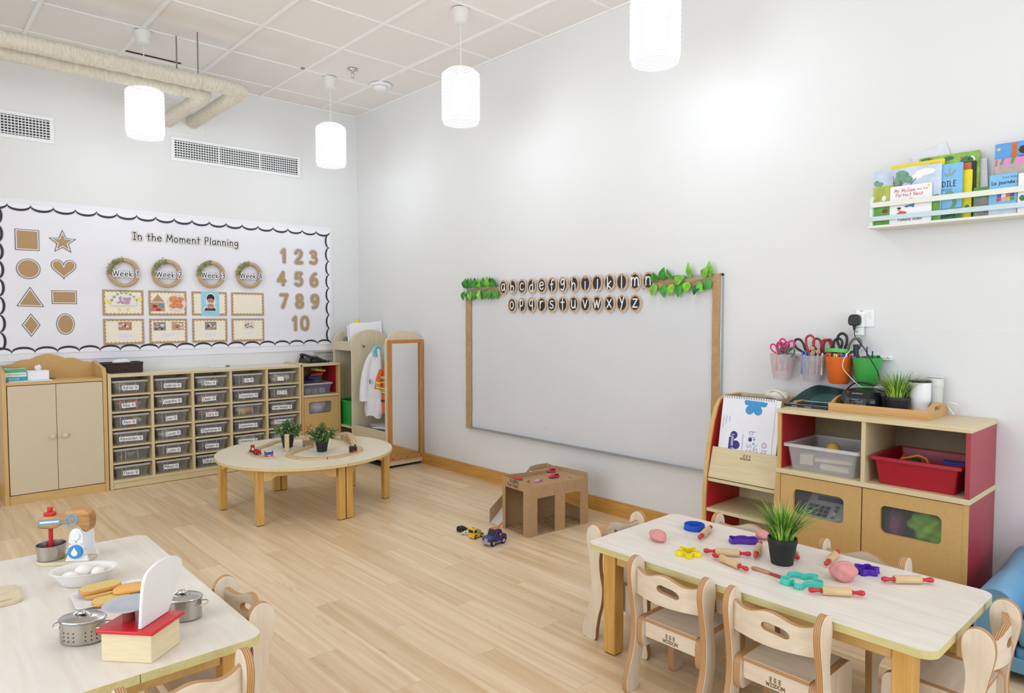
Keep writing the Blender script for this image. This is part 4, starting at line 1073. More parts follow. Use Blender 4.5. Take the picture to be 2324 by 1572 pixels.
for k, (col, nm) in enumerate((('#d9bb35', 'yellow'), ('#d9bb35', 'yellow'), ('#e6e0cf', 'white'))):
    o = obj('toy_block', MB().cbox((-.70 + k * .075, -.27, .635 + .0), (.055, .03, .045), .2 * k), mat('block_' + nm, col, .4), bevel=.003); tag(o, '%s toy block in the clear bin, %s from the left' % (nm, ('first', 'second', 'third')[k]), 'toy block')
for k, (col, nm, p, a) in enumerate((('#2d3f8f', 'dark blue', (-.61, -.20, .753), .05), ('#b52a30', 'red', (-.57, -.19, .785), -.12), ('#2f7a50', 'green', (-.63, -.12, .7235), .0), ('#e0c53c', 'yellow', (-.545, -.19, .823), .16), ('#26324f', 'navy', (-.69, -.235, .7235), .0))):
    mb = MB(); mb.M = Matrix.Translation(p) @ Matrix.Rotation(a, 4, 'Y') @ Matrix.Rotation(a * 2, 4, 'Z'); mb.box(-.06, .06, -.04, .04, -.011, .011)
    o = obj('foam_brick', mb, mat('foam_' + nm.split()[-1], col, .6), bevel=.004); tag(o, '%s toy brick in the heap above the corner cabinet bin' % nm, 'toy brick')
random.seed(9)
o = obj('fabric_bundle', MB().ball((-.60, -.20, .49), (.10, .10, .085), 26, 18, lambda d: 1 + .08 * math.sin(9 * d.x + 5 * d.z) + .05 * math.sin(14 * d.y - 8 * d.z)), mat('lilac_cloth', '#c3bccb', .8, var=.08, scale=35)); tag(o, 'crumpled lilac checked cloth behind the corner cabinet door window', 'cloth')

# things on top of the back furniture
def slab_text(mb, *a, **k): return write(mb, *a, **k)
t = thing('glove_box', 'green, white and teal glove box on the beige cupboard', 'box', (-2.90, -.16, .868))
gx0, gx1, gy0, gy1, gz = -2.972, -2.845, -.235, -.09, .8708
obj('box_body', MB().box(gx0, gx1, gy0, gy1, gz, gz + .088), mat('box_white', '#eef0ee', .6, var=.01), t, bevel=.001)
F = WB(gx0, gz, -gy0)
obj('green_band', MB().prism(rect(.0005, .060, .1265, .0875), F, 0, .0006), mat('box_green', '#5fae6c', .6), t); obj('teal_band', MB().prism(rect(.0005, .001, .1265, .030), F, 0, .0006), mat('box_teal', '#2aa5b2', .6), t)
obj('box_lettering', write(MB(), 'VINYL POWDER FREE', F, .012, .042, .0085, .0014, .0007), mat('box_ink', '#7f9a8c', .6), t, smooth=0)
o2 = MB(); 
for k in range(2): write(o2, 'ADVANCED FILM' if k == 0 else 'MEDICAL GRADE', F, .02, .017 - k * .010, .006, .0011, .0011)
obj('band_lettering', o2, M_white, t, smooth=0)
mb = MB().box(gx0 + .002, gx1 - .004, gy0 + .06, gy1 - .002, gz + .0882, gz + .0888); obj('green_top_print', mb, mat('box_green', '#5fae6c', .6), t)
obj('tissue_opening', MB().flat(oval(0, 0, .03, .014), Fr((-2.905, -.17, gz + .0893), (1, 0, 0), (0, 1, 0))), M_black, t)
t = thing('tissue_box', 'plain white tissue box beside the glove box', 'box', (-2.775, -.15, .868))
obj('box_body', MB().box(-2.838, -2.705, -.215, -.09, .871, .936), M_paper, t, bevel=.001)
obj('tissue', MB().ball((-2.765, -.15, .950), (.022, .014, .026), 12, 9, lambda d: 1 + .25 * math.sin(7 * d.x + 6 * d.z)), M_paper, t)
o = obj('paper_sheets', MB().box(-2.96, -2.70, -.32, -.20, .8682, .8705), M_paper); tag(o, 'loose white paper sheets lying under the glove and tissue boxes', 'paper')
o = obj('dark_folder', MB().cbox((-2.69, -.13, .8705), (.05, .08, .004), .3), mat('folder_brown', '#5b4a3b', .6)); tag(o, 'small dark folder peeking out beside the tissue box', 'folder')
# wicker tissue basket
t = thing('wicker_basket', 'dark brown wicker tissue basket on the storage unit', 'basket', (-2.21, -.14, ST))
mb = MB(); M_wick = mat('dark_wicker', '#3b2a22', .55, var=.5, scale=120, bump=.8)
for k in range(7):
    z = ST + .007 + k * .0105; P = [(-2.21 + a, -.14 + b) for a, b in rrect(-.137, -.068, .137, .068, .012, 3)]
    pts = []
    for i in range(len(P)):
        a, b = P[i], P[(i + 1) % len(P)]; n = max(1, int(math.dist(a, b) / .012))
        for q in range(n): pts.append((a[0] + (b[0] - a[0]) * q / n, a[1] + (b[1] - a[1]) * q / n))
    pts = [(-2.21 + (x + 2.21) * (1 + .012 * (-1) ** (i + k)), -.14 + (y + .14) * (1 + .02 * (-1) ** (i + k)), z) for i, (x, y) in enumerate(pts)]
    mb.tube(pts, .0058, 6, closed=True)
mb.box(-2.345, -2.075, -.205, -.075, ST + .002, ST + .072)
obj('woven_body', mb, M_wick, t)
obj('woven_rim', MB().tube([(-2.21 + a, -.14 + b, ST + .078) for a, b in rrect(-.141, -.072, .141, .072, .012, 4)], .006, 8, closed=True), M_wick, t)
obj('tissue', MB().ball((-2.21, -.14, ST + .085), (.06, .03, .022), 18, 9, lambda d: 1 + .22 * math.sin(9 * d.x + 7 * d.y)), M_paper, t)
t = thing('marker_pen', 'thin marker pen lying on the storage unit top', 'pen', (-1.42, -.06, ST))
mb = MB(); mb.tube([(-1.50, -.055, ST + .006), (-1.37, -.07, ST + .006)], .0055, 10); obj('pen_body', mb, M_white, t)
obj('pen_cap', MB().tube([(-1.37, -.07, ST + .006), (-1.335, -.074, ST + .006)], .006, 10), mat('cap_purple', '#5b4470', .5), t)
# telephone
t = thing('telephone', 'black desk telephone on the corner cabinet', 'telephone', (-.58, -.15, .8945), .12)
mb = MB(); F = Fr((0, 0, 0), (1, 0, 0), (0, 1, 0))
v = [(-.105, -.085, 0), (.105, -.085, 0), (.105, .085, 0), (-.105, .085, 0), (-.095, -.08, .022), (.095, -.08, .022), (.095, .08, .05), (-.095, .08, .05)]
mb.add(v, [(0, 3, 2, 1), (4, 5, 6, 7), (0, 1, 5, 4), (1, 2, 6, 5), (2, 3, 7, 6), (3, 0, 4, 7)]); obj('phone_base', mb, M_black, t, world=False, bevel=.004)
mb = MB(); mb.tube(catmull([(-.065, -.085, .040), (-.067, -.05, .058), (-.068, 0, .068), (-.067, .05, .072), (-.065, .085, .066)], 4), lambda q: .022 - .009 * math.sin(q * PI), 12); obj('handset', mb, M_black, t, world=False)
mb = MB()
for i in range(3):
    for j in range(4): mb.box(.0 + i * .024, .016 + i * .024, -.06 + j * .028, -.045 + j * .028, .028 + j * .0095, .034 + j * .0095)
obj('keypad', mb, mat('phone_keys', '#3a3a3e', .4), t, world=False)
obj('coiled_cord', MB().tube([(.03 + .1 * q + .006 * math.cos(q * 60), -.085 - .025 * math.sin(q * PI) , .010 + .006 * math.sin(q * 60)) for q in [i / 90 for i in range(91)]], .0022, 6), M_black, t, world=False)
# little corner ledge
t = thing('corner_ledge', 'small pale wooden ledge fixed below the right end of the bulletin board', 'ledge', (-.37, -.03, .985))
obj('ledge_board', MB().box(-.50, -.24, -.055, -.001, .985, .995), M_mapley, t); obj('ledge_strip', MB().box(-.43, -.33, -.065, -.055, .988, .998), M_mapley, t)
o = obj('brick_pattern_paper', MB().box(-.405, -.235, -.004, -.0005, .885, .983), mat('white_brick_paper', '#e6e3e2', .7)); tag(o, 'white brick patterned paper strip under the corner ledge', 'paper')
obj('brick_lines', MB().box(-.404, -.236, -.0046, -.004, .934, .936), mat('fine_grey', '#8f8a90', .6), o)

# ================================================================== dress-up unit with mirror
M_ash = wood('ash_laminate', '#ded0b4', '#d3c3a4', 'z', 5, .45)
DX = -.395
t = thing('dress_up_unit', 'pale wood dress-up stand with arched panels and a framed mirror', 'dress-up stand', (-.2, -.7, 0))
def arch_panel(y, nm='arched_panel'):
    w_ = -DX - .004
    F = Fr((DX, y, 0), (1, 0, 0), (0, 0, 1))     # normal -y
    poly = [(0, .022), (w_, .022), (w_, 1.09)] + [(w_ / 2 + w_ / 2 * math.cos(a), 1.09 + .118 * math.sin(a)) for a in [PI * i / 20 for i in range(1, 20)]] + [(0, 1.09)]
    return obj(nm, MB().prism(poly, F, 0, .018), M_ash, t, bevel=.002)
e = arch_panel(-1.125); arch_panel(-.545); arch_panel(-.200)
obj('floor_plinth', MB().box(DX + .03, -.02, -1.12, -.22, 0.0, .022), M_dark, t)  # dark block stands in for the shade beneath the raised stand
# mirror with orange timber frame on the end panel
MYf = -1.143
fr = MB(); fx0, fx1, fz0, fz1 = -.376, -.013, .068, 1.127
for a in ((fx0, fx0 + .036, fz0, fz1), (fx1 - .036, fx1, fz0, fz1), (fx0 + .036, fx1 - .036, fz1 - .030, fz1), (fx0 + .036, fx1 - .036, fz0, fz0 + .036)): fr.box(a[0], a[1], MYf - .020, MYf, a[2], a[3])
mf = obj('mirror_frame', fr, wood('orange_pine', '#c98d4c', '#b5763a', 'z', 6, .4), e, bevel=.002)
m_, nt, b = new_mat('mirror_glass'); b.inputs['Base Color'].default_value = (.86, .87, .88, 1); b.inputs['Metallic'].default_value = 1; b.inputs['Roughness'].default_value = .02
obj('mirror_glass', MB().box(fx0 + .036, fx1 - .036, MYf - .004, MYf - .001, fz0 + .036, fz1 - .030), m_, e)
obj('frame_screws', MB().ball((-.34, MYf - .020, .086), .005, 8, 6).ball((-.19, MYf - .020, .086), .005, 8, 6).ball((-.04, MYf - .020, .086), .005, 8, 6), M_dark, mf)
obj('back_rail', MB().box(-.020, -.004, -1.12, -.565, .98, 1.10), M_ash, t); obj('back_board', MB().box(-.014, -.004, -1.12, -.22, .03, .60), M_ash, t)
obj('trough_front', MB().box(DX + .002, DX + .018, -1.124, -.564, .06, .325), wood('ash_laminate_y', '#ded0b4', '#d3c3a4', 'y', 5, .45), t, bevel=.002)
obj('trough_base', MB().box(DX + .018, -.014, -1.124, -.564, .06, .075), M_ash, t)
for z0, z1 in ((1.085, 1.095), (.285, .30), (.06, .075)): obj('shelf', MB().box(DX + .004, -.014, -.544, -.219, z0, z1), M_ash, t)
obj('tray_lip', MB().box(DX + .002, DX + .016, -.544, -.219, 1.012, 1.096), M_ash, t, bevel=.002)
obj('shelf_back', MB().box(-.018, -.005, -.544, -.219, .60, 1.085), M_ash, t)
M_hook = mat('grey_hook', '#77736f', .35, .6)
for (x, y, z, dy) in ((-.28, -.565, 1.045, -1), (-.022, -.93, 1.06, 0)):
    mb = MB(); mb.tube([(x, y, z + .02), (x - .012 * (dy == 0), y + .012 * dy, z + .004), (x - .028 * (dy == 0), y + .028 * dy, z - .004), (x - .034 * (dy == 0), y + .034 * dy, z + .014)], .0045, 8); obj('coat_hook', mb, M_hook, t)
# clothes hanging inside
M_coat = mat('white_coat_cloth', '#eeedf2', .8, var=.03, scale=14); M_teal = mat('teal_collar', '#74c8d8', .75)
def garment(name, label, cat, cx, cy, ztop, prof, m, seed, th=.055):
    """cloth hanging in folds: prof = (z, half width along y, shift y)"""
    t = thing(name, label, cat, (cx, cy, prof[-1][0]))
    mb = MB(); seg = 30; n = len(prof); random.seed(seed); ph = random.uniform(0, 6)
    v = []
    for k, (z, hw, sh) in enumerate(prof):
        for i in range(seg):
            a = 2 * PI * i / seg; fold = 1 + .16 * math.sin(5 * a + ph + z * 3) * min(1, k / 3)
            v.append((cx + th * (.5 + .5 * k / n) * math.sin(a) * fold, cy + sh + hw * math.cos(a), z + (.012 * math.sin(3 * a + ph) if k == n - 1 else 0)))
    f = [(k * seg + i, (k + 1) * seg + i, (k + 1) * seg + (i + 1) % seg, k * seg + (i + 1) % seg) for k in range(n - 1) for i in range(seg)]
    f += [tuple(range(seg)), tuple((n - 1) * seg + i for i in range(seg))[::-1]]
    mb.add(v, f); b_ = obj('garment_body', mb, m, t)
    return t, b_
pr = [(1.055, .020, -.03), (1.03, .050, -.025), (.97, .085, -.01), (.85, .115, .005), (.70, .130, .02), (.55, .14, .02), (.47, .145, .025), (.42, .12, .03)]
g, b_ = garment('lab_coat', 'white child coat with teal collar hanging in the dress-up stand', 'coat', -.300, -.81, 1.06, catmull(pr, 3), M_coat, 1, .052)
obj('collar', MB().tube(catmull([(-.335, -.885, .975), (-.345, -.872, 1.02), (-.315, -.862, 1.055), (-.28, -.86, 1.03)], 4), .017, 8), M_teal, g)
obj('sleeve', MB().tube(catmull([(-.312, -.845, 1.005), (-.332, -.795, .955), (-.350, -.745, .84), (-.358, -.718, .70), (-.355, -.705, .56)], 4), lambda q: .030 + .012 * q, 12), M_coat, g)
obj('chest_badge', MB().flat(oval(0, 0, .012, .026, 14), Fr((-.368, -.835, .745), (0, -1, 0), (0, 0, 1))), mat('badge_blue', '#4c7fa8', .6), g)
pr = [(1.06, .018, 0), (1.03, .04, 0), (.95, .065, -.005), (.80, .085, -.01), (.6, .10, -.015), (.45, .11, -.02), (.39, .105, -.02)]
g, b_ = garment('white_gown', 'second white garment with teal collar behind the coat', 'gown', -.165, -.955, 1.06, catmull(pr, 3), M_coat, 2, .048)
obj('collar', MB().tube(catmull([(-.27, -.93, 1.06), (-.30, -.99, 1.02), (-.30, -1.01, .93)], 4), .020, 8), M_teal, g)
pr = [(.90, .025, 0), (.87, .04, 0), (.80, .05, .005), (.66, .055, .01), (.55, .052, .01), (.47, .045, .0)]
g, b_ = garment('safety_vest', 'orange high-visibility vest with yellow and grey bands', 'vest', -.325, -1.052, .9, catmull(pr, 3), mat('hi_vis_orange', '#e0662a', .7, var=.05), 3, .045)
for z, c, hh in ((.80, '#e8df5a', .012), (.785, '#a9a7a2', .008), (.70, '#e8df5a', .012), (.684, '#a9a7a2', .010), (.668, '#e8df5a', .010), (.59, '#26242a', .016), (.755, '#e8df5a', .008)):
    obj('reflective_band', MB().lathe([(.0495, -hh / 2), (.0495 if z > .6 else .048, hh / 2)], c=(-.325, -1.045, z), seg=28, sx=.98, sy=1.16), mat('band_' + c[1:], c, .5), g)
mb = MB().tube(catmull([(-.345, -1.0, .86), (-.362, -.985, .78), (-.368, -.975, .69)], 4), lambda q: .022 + .012 * q, 12); sl = obj('vest_sleeve', mb, MATS['hi_vis_orange'], g)
for i_, (z, c) in enumerate(((.755, 'e8df5a'), (.735, 'a9a7a2'), (.715, 'e8df5a'))): obj('reflective_band', MB().tube([(-.3645, -.981, z), (-.3655, -.979, z - .014)], .0335, 14), MATS['band_' + c] if 'band_' + c in MATS else M_white, sl)
o = obj('folded_papers', MB().cbox((-.25, -.95, .332), (.20, .22, .004), .2).cbox((-.22, -.75, .329), (.15, .12, .003), -.3), M_paper); tag(o, 'white papers lying in the trough under the hanging coats', 'papers')
o = obj('paper_ream', MB().box(-.30, -.10, -1.08, -.72, .0762, .325), mat('grey_carton', '#9c9690', .7)); tag(o, 'grey carton standing in the trough of the dress-up stand', 'carton')
tr = tray('green_bin', 'deep green plastic bin on the middle shelf of the dress-up stand', 'bin', -.20, -.382, .3008, .36, .29, .235, mat('green_plastic', '#1fa045', .35, var=.04), mat('green_plastic', '#1fa045', .35), None, .016, .010)
o = obj('navy_bundle', MB().ball((-.22, -.38, .155), (.14, .13, .07), 20, 12, lambda d: 1 + .07 * math.sin(9 * d.y + 6 * d.z)), mat('navy_cloth', '#1c2547', .8)); tag(o, 'navy blue folded cloth on the lowest shelf of the dress-up stand', 'cloth')
# bottles, papers, glue on the upper tray
def bottle(x, y, z, h, r, liq, lbl, cap):
    t = thing('clear_bottle', lbl, 'bottle', (x, y, z), group='bottles on the dress-up stand')
    obj('bottle_body', MB().lathe([(r * .9, 0), (r, .006), (r, h * .62), (r * .5, h * .8), (r * .42, h * .82), (r * .42, h * .88)], c=(0, 0, 0), seg=20, close=True), clear('bottle_plastic', '#d3d6d8', .35, .1), t, world=False)
    obj('bottle_cap', MB().lathe([(0, h), (r * .45, h), (r * .48, h * .87), (0, h * .87)], seg=16), cap, t, world=False)
    obj('liquid', MB().lathe([(0, .004), (r * .86, .004), (r * .86, h * .32), (0, h * .32)], seg=20), liq, t, world=False)
M_liq = mat('brown_liquid', '#b07a2e', .3); M_twig = mat('dark_twigs', '#2e2a28', .6)
bottle(-.30, -.285, 1.0955, .13, .028, M_twig, 'clear bottle with dark twigs, left one on the dress-up stand', clear('cap_clear', '#c8cdd0', .7))
bottle(-.30, -.375, 1.0955, .13, .028, M_twig, 'clear bottle with dark twigs, middle one on the dress-up stand', M_offwhite)
bottle(-.34, -.43, 1.0955, .085, .018, M_liq, 'small bottle of amber liquid on the dress-up stand', M_offwhite)
for k, (y, z, dx, a) in enumerate(((-.46, 1.27, 0, .05), (-.53, 1.255, .004, -.08), (-.60, 1.28, .008, .12))):
    pass
mb = MB()
for k, (x0, x1, z1, z2, dy) in enumerate(((-.375, -.09, 1.262, 1.268, 0), (-.345, -.06, 1.272, 1.276, .006), (-.33, -.02, 1.258, 1.290, .012), (-.39, -.11, 1.245, 1.272, .018))):
    y = -.505 + dy; mb.add([(x0, y, 1.097), (x1, y, 1.097), (x1, y + .02, z2), (x0, y + .02, z1), (x0, y + .002, 1.097), (x1, y + .002, 1.097), (x1, y + .022, z2), (x0, y + .022, z1)], [(0, 1, 2, 3), (7, 6, 5, 4), (0, 4, 5, 1), (3, 2, 6, 7), (0, 3, 7, 4), (1, 5, 6, 2)])
o = obj('standing_papers', mb, M_paper); tag(o, 'upright white paper sheets behind the arched panel', 'papers')
t = thing('glue_bottle', 'yellow capped bottle behind the upright papers', 'bottle', (-.24, -.40, 1.096))
obj('bottle_body', MB().lathe([(.0, 0), (.022, 0), (.022, .16), (.0, .165)], seg=18), M_white, t, world=False); obj('bottle_cap', MB().lathe([(.0, .162), (.020, .162), (.020, .212), (.0, .212)], seg=18), mat('cap_yellow', '#ecd32c', .4), t, world=False)

# ================================================================== shelving against the right wall
M_red = mat('red_laminate', '#b3202a', .4, var=.05); M_reddark = mat('red_laminate_side', '#a8303c', .38, var=.06, scale=4)
CX = -.392; cy0, cy1 = -4.690, -5.500; CT = .888
t = thing('toy_cabinet', 'low wooden cabinet with red sides, two open bays and two windowed doors', 'cabinet', (CX / 2, (cy0 + cy1) / 2, 0))
def ybox(x0, x1, y0, y1, z0, z1): return MB().box(x0, x1, min(y0, y1), max(y0, y1), z0, z1)
ym = -5.088
obj('top_board', ybox(CX - .004, -.003, cy0 + .004, cy1 - .004, CT - .020, CT), [M_mapley], t, bevel=.002)
for z0, z1 in ((.598, CT - .020), (.0, .576)):
    s1 = obj('side_panel', ybox(CX + .001, -.004, cy0, cy0 - .018, z0, z1), M_mdf, t, bevel=.001)
    obj('red_lining', ybox(CX + .012, -.006, cy0 - .0182, cy0 - .0200, z0 + .001, z1 - .001), M_red, s1)
    s2 = obj('side_panel', ybox(CX + .001, -.004, cy1, cy1 + .018, z0, z1), [M_reddark], t, bevel=.001)
obj('front_edge', ybox(CX, CX + .001, cy1 - .0005, cy1 + .020, 0, .576), M_mdf, t)
obj('middle_board', ybox(CX - .006, -.004, cy0 + .002, cy1 - .003, .576, .598), M_mapley, t, bevel=.002)
obj('divider', ybox(CX + .003, -.018, ym - .009, ym + .009, .598, CT - .020), M_maple, t, bevel=.001)
obj('back_board', ybox(-.018, -.005, cy0 - .02, cy1 + .018, .03, CT - .020), mat('shelf_back_dark', '#8a7657', .7), t)
obj('inner_divider', ybox(CX + .03, -.018, ym - .009, ym + .009, .03, .576), M_mdf, t)
obj('bottom_board', ybox(CX + .02, -.018, cy0 - .02, cy1 + .018, .03, .05), M_mdf, t)
mp = lambda u, w_, d: (CX + .001 + .018 - d, -u, w_)
for a, b_, wa, wb, hx in ((4.711, 5.086, 4.775, 5.010, 1), (5.091, 5.480, 5.166, 5.404, -1)):
    mb = MB(); mp2 = (lambda u, w_, d: (CX + .019 - d, -u, w_))
    sheet_window(mb, (a, b_, .04, .572, wa, wb, .388, .510, .024), mp2, .018)
    d = obj('windowed_door', mb, [M_mdf], t)
    obj('window_pane', ybox(CX + .0185, CX + .0200, -wa + .004, -wb - .004, .384, .514), clear('acrylic_pane_dark', '#cfd4d2', .07, .06), d)
    k = MB(); k.M = Matrix.Translation((CX + .001, -5.10 - (.0 if hx < 0 else -.07) - .12 * (hx < 0), .205)) @ Matrix.Rotation(-PI / 2, 4, 'Y'); k.lathe([(.008, 0), (.008, .012), (.018, .016), (.018, .026), (.010, .03), (0, .031)], seg=18)
    obj('knob', k, wood('knob_wood', '#d0a468', '#b98a4d', 'z'), d)
# bins and their contents
tr = tray('clear_bin', 'large clear plastic bin with wooden toys in the cabinet left bay', 'bin', -.205, -4.893, .5985, .355, .36, .125, clear('clear_bin_plastic', '#e4e2e4', .26, .25), clear('clear_bin_rim', '#ecebec', .5, .25), None, .016, .014, rz=PI / 2)
tr.rotation_euler[2] = PI / 2
M_bw = mat('block_beech', '#d9c6a6', .5, var=.08)
for nm, fn, m, lb in (('yellow_ball', lambda: MB().ball((-.20, -4.88, .690), .034, 16, 12), mat('toy_yellow', '#e0b950', .4), 'yellow ball in the clear bin of the toy cabinet'),
    ('wooden_block', lambda: MB().cbox((-.30, -4.80, .645), (.05, .06, .05), .2), M_bw, 'square wooden block in the clear bin, left end'),
    ('wooden_plank', lambda: MB().cbox((-.31, -4.93, .655), (.04, .16, .016), .2), M_bw, 'long flat wooden piece in the clear bin'),
    ('rolling_pin', lambda: MB().tube([(-.335, -4.88, .625), (-.33, -5.01, .622)], .015, 12), M_bw, 'plain rolling pin without handles in the clear bin')):
    o = obj(nm, fn(), m, bevel=.002); tag(o, lb, 'toy')
M_rbin = mat('red_bin_plastic', '#a9142a', .4, var=.04)
tr = tray('red_bin', 'large dark red plastic bin in the cabinet right bay', 'bin', -.205, -5.292, .5985, .355, .36, .122, M_rbin, M_rbin, None, .016, .014, rz=PI / 2); tr.rotation_euler[2] = PI / 2
def loop_cutter(pts, z, h, th=.002, closed=True):
    mb = MB(); n = len(pts)
    for i in range(n):
        a, b = pts[i], pts[(i + 1) % n]; dx, dy = b[0] - a[0], b[1] - a[1]; l = math.hypot(dx, dy)
        nx, ny = -dy / l * th / 2, dx / l * th / 2
        v = [(a[0] - nx, a[1] - ny, z), (b[0] - nx, b[1] - ny, z), (b[0] + nx, b[1] + ny, z), (a[0] + nx, a[1] + ny, z)]
        v += [(p[0], p[1], z + h) for p in v]
        mb.add(v, [(0, 3, 2, 1), (4, 5, 6, 7), (0, 1, 5, 4), (1, 2, 6, 5), (2, 3, 7, 6), (3, 0, 4, 7)])
    return mb
o = obj('orange_frame', MB().tube([(-.25, -5.20, .700), (-.25, -5.27, .725), (-.25, -5.30, .715), (-.25, -5.315, .675)], .006, 8).tube([(-.27, -5.20, .695), (-.20, -5.20, .71)], .006, 8), mat('toy_orange', '#d9742c', .4)); tag(o, 'orange plastic frame sticking out of the red bin', 'toy')
o = obj('blue_piece', MB().cbox((-.20, -5.40, .705), (.05, .09, .012), .1), mat('toy_navy', '#2a3da8', .4)); tag(o, 'blue plastic piece in the red bin', 'toy')
o = obj('toy_cup', MB().lathe([(0, .64), (.028, .64), (.03, .706), (0, .706)], c=(-.24, -5.245, 0), seg=18), mat('toy_dkgreen', '#2e4a3c', .4)); tag(o, 'dark green cup in the red bin beneath the orange frame', 'toy')
# toy till behind the left door window
t = thing('toy_till', 'grey toy cash register behind the left door window', 'toy till', (-.22, -4.90, .05))
mb = MB(); F = Fr((0, -4.80, 0), (-1, 0, 0), (0, 0, 1))
mb.prism([(.10, .051), (.345, .051), (.345, .40), (.26, .455), (.22, .47), (.20, .495), (.10, .495)], F, -.17, .0)
M_till = mat('till_grey', '#a9a8ac', .45, var=.02)
mb2 = MB(); mb2.box(-.345, -.10, -4.985, -4.79, .051, .37); v = [(-.345, -4.985, .37), (-.345, -4.79, .37), (-.20, -4.79, .475), (-.20, -4.985, .475), (-.345, -4.985, .345), (-.345, -4.79, .345), (-.20, -4.79, .345), (-.20, -4.985, .345)]
mb2.add(v, [(0, 1, 2, 3)[::-1], (4, 5, 6, 7), (0, 4, 5, 1), (3, 2, 6, 7), (0, 3, 7, 4), (1, 5, 6, 2)])
obj('till_body', mb2, M_till, t)
TF = Fr((-.345, -4.79, .3715), (0, -1, 0), (.145, 0, .105))
kb = MB()
for i in range(3):
    for j in range(4): kb.prism(rect(.018 + j * .026, .02 + i * .024, .038 + j * .026, .038 + i * .024), TF, 0, .005)
obj('black_keys', kb, M_black, t)
for k, (c, nm) in enumerate((('#3a66b5', 'blue'), ('#d8c9a0', 'cream'), ('#6a3d35', 'brown'), ('#2d4a44', 'dark'))): obj('round_key', MB().lathe([(0, 0), (.008, 0), (.008, .005), (0, .005)], seg=12, M=Matrix.Translation(TF.at(.145, .025 + .022 * k)) @ Matrix.Rotation(-math.atan2(.105, .145), 4, 'Y')), mat('key_' + nm, c, .4), t)
obj('display', MB().prism(rect(.04, .118, .16, .145), TF, 0, .003), M_black, t)
o = obj('green_fabric', MB().ball((-.20, -5.345, .408), (.13, .11, .09), 36, 24, lambda d: 1 + .10 * math.sin(8 * d.y + 5 * d.z) + .06 * math.sin(11 * d.z - 6 * d.y)), mat('lime_cloth', '#7fb81c', .6, var=.15, scale=12), smooth=90); tag(o, 'crumpled lime green cloth behind the right door window', 'cloth')
o = obj('purple_fabric', MB().ball((-.24, -5.185, .392), (.08, .035, .085), 20, 14, lambda d: 1 + .08 * math.sin(9 * d.y + 6 * d.z)), mat('plum_cloth', '#7a2f63', .7, var=.1), smooth=90); tag(o, 'plum coloured cloth at the left of the right door window', 'cloth')
o = obj('brown_carton', ybox(-.34, -.03, -5.14, -5.46, .0505, .30), mat('carton_brown', '#7d5f40', .7)); tag(o, 'brown carton under the cloths in the toy cabinet', 'carton')

# book display stand
t = thing('book_stand', 'sloping wooden book display stand with red inner sides', 'book stand', (-.18, -4.47, 0))
def stand_side(y0, y1):
    F = Fr((0, y0, 0), (-1, 0, 0), (0, 0, 1))
    poly = [(.003, 0), (.365, 0), (.372, .35), (.362, .48), (.335, .63), (.300, .76), (.265, .84), (.225, .885), (.17, .905), (.003, .905)]
    return MB().prism(poly, F, 0, y1 - y0)
s1 = obj('side_panel', stand_side(-4.283, -4.262), M_oakc, t, bevel=.002)
obj('red_lining', MB().prism([(.02, .01), (.355, .01), (.360, .35), (.350, .48), (.322, .63), (.287, .76), (.25, .84), (.21, .885), (.02, .885)], Fr((0, -4.2852, 0), (-1, 0, 0), (0, 0, 1)), 0, .0016), mat('red_bright', '#c21a22', .4), s1)
s2 = obj('side_panel', stand_side(-4.684, -4.664), M_oakc, t, bevel=.002)
obj('back_board', ybox(-.018, -.004, -4.284, -4.662, .03, .905), M_maple, t)
for z0, z1, x0 in ((.455, .472, -.352), (.295, .312, -.364), (.03, .045, -.355)): obj('shelf', ybox(x0, -.018, -4.286, -4.663, z0, z1), M_mapley, t, bevel=.001)
PF = Fr((-.356, -4.287, .478), (0, -1, 0), (.046, 0, .160))
sl = obj('display_lip', MB().prism(rect(0, 0, .376, .166), PF, -.014, 0), M_mapley, t, bevel=.002)
mb = MB(); LF = PF.moved(.205, .118).turned(PI)
write(mb, 'wisdom', LF, -.022, -.010, .014, .0022, .0006, sp=.7)
for k in range(3):
    for q in range(3): ribbon(mb, [(-.020 + k * .016, -.026 + q * .005), (-.010 + k * .016, -.026 + q * .005)], .0018, LF, .0006)
    ribbon(mb, [(-.015 + k * .016, -.028), (-.015 + k * .016, -.0145)], .0018, LF, .0008)
M_burn = mat('burnt_mark', '#6b4a2c', .6); obj('burnt_logo', mb, M_burn, sl, smooth=0)
# spiral notebook
NF = Fr((-.318, -4.310, .500), (0, -1, 0), (.075, 0, .405))
t = thing('lesson_planner', 'white spiral-bound lesson planner turned sideways on the book stand', 'notebook', (-.33, -4.46, .50))
NW, NH = .298, .418
obj('rear_pages', MB().prism(rect(.03, 0, .323, NH - .004), NF, -.010, -.004), M_paper, t)
cv = obj('cover', MB().prism(rect(0, 0, NW, NH), NF, -.003, 0), mat('planner_cover', '#efeef5', .5, var=.008), t)
sp = MB()
for k in range(21):
    x = .01 + k * .0139; sp.tube([NF.at(x, NH - .012, .0008), NF.at(x, NH - .004, .006), NF.at(x + .002, NH + .006, .002), NF.at(x + .002, NH + .004, -.006), NF.at(x, NH - .006, -.011)], .0012, 6)
obj('spiral_binding', sp, mat('dark_wire', '#4d4a4e', .35, .6), t)
def flower(mb, F, x, y, R, r, n, d, a0=90, skip=()):
    for q in range(n):
        if q in skip: continue
        a = math.radians(a0 + 360 * q / n); mb.flat(oval(x + R * math.cos(a), y + R * math.sin(a), r, r, 20), F, d + q * .0002)
    mb.flat(oval(x, y, R * .75, R * .75, 20), F, d + .0014)
    return mb
def N(px, py): return ((px - 148) * NW / 577, NH - (py - 115) * NW / 577)   # planner print laid out on its own cover
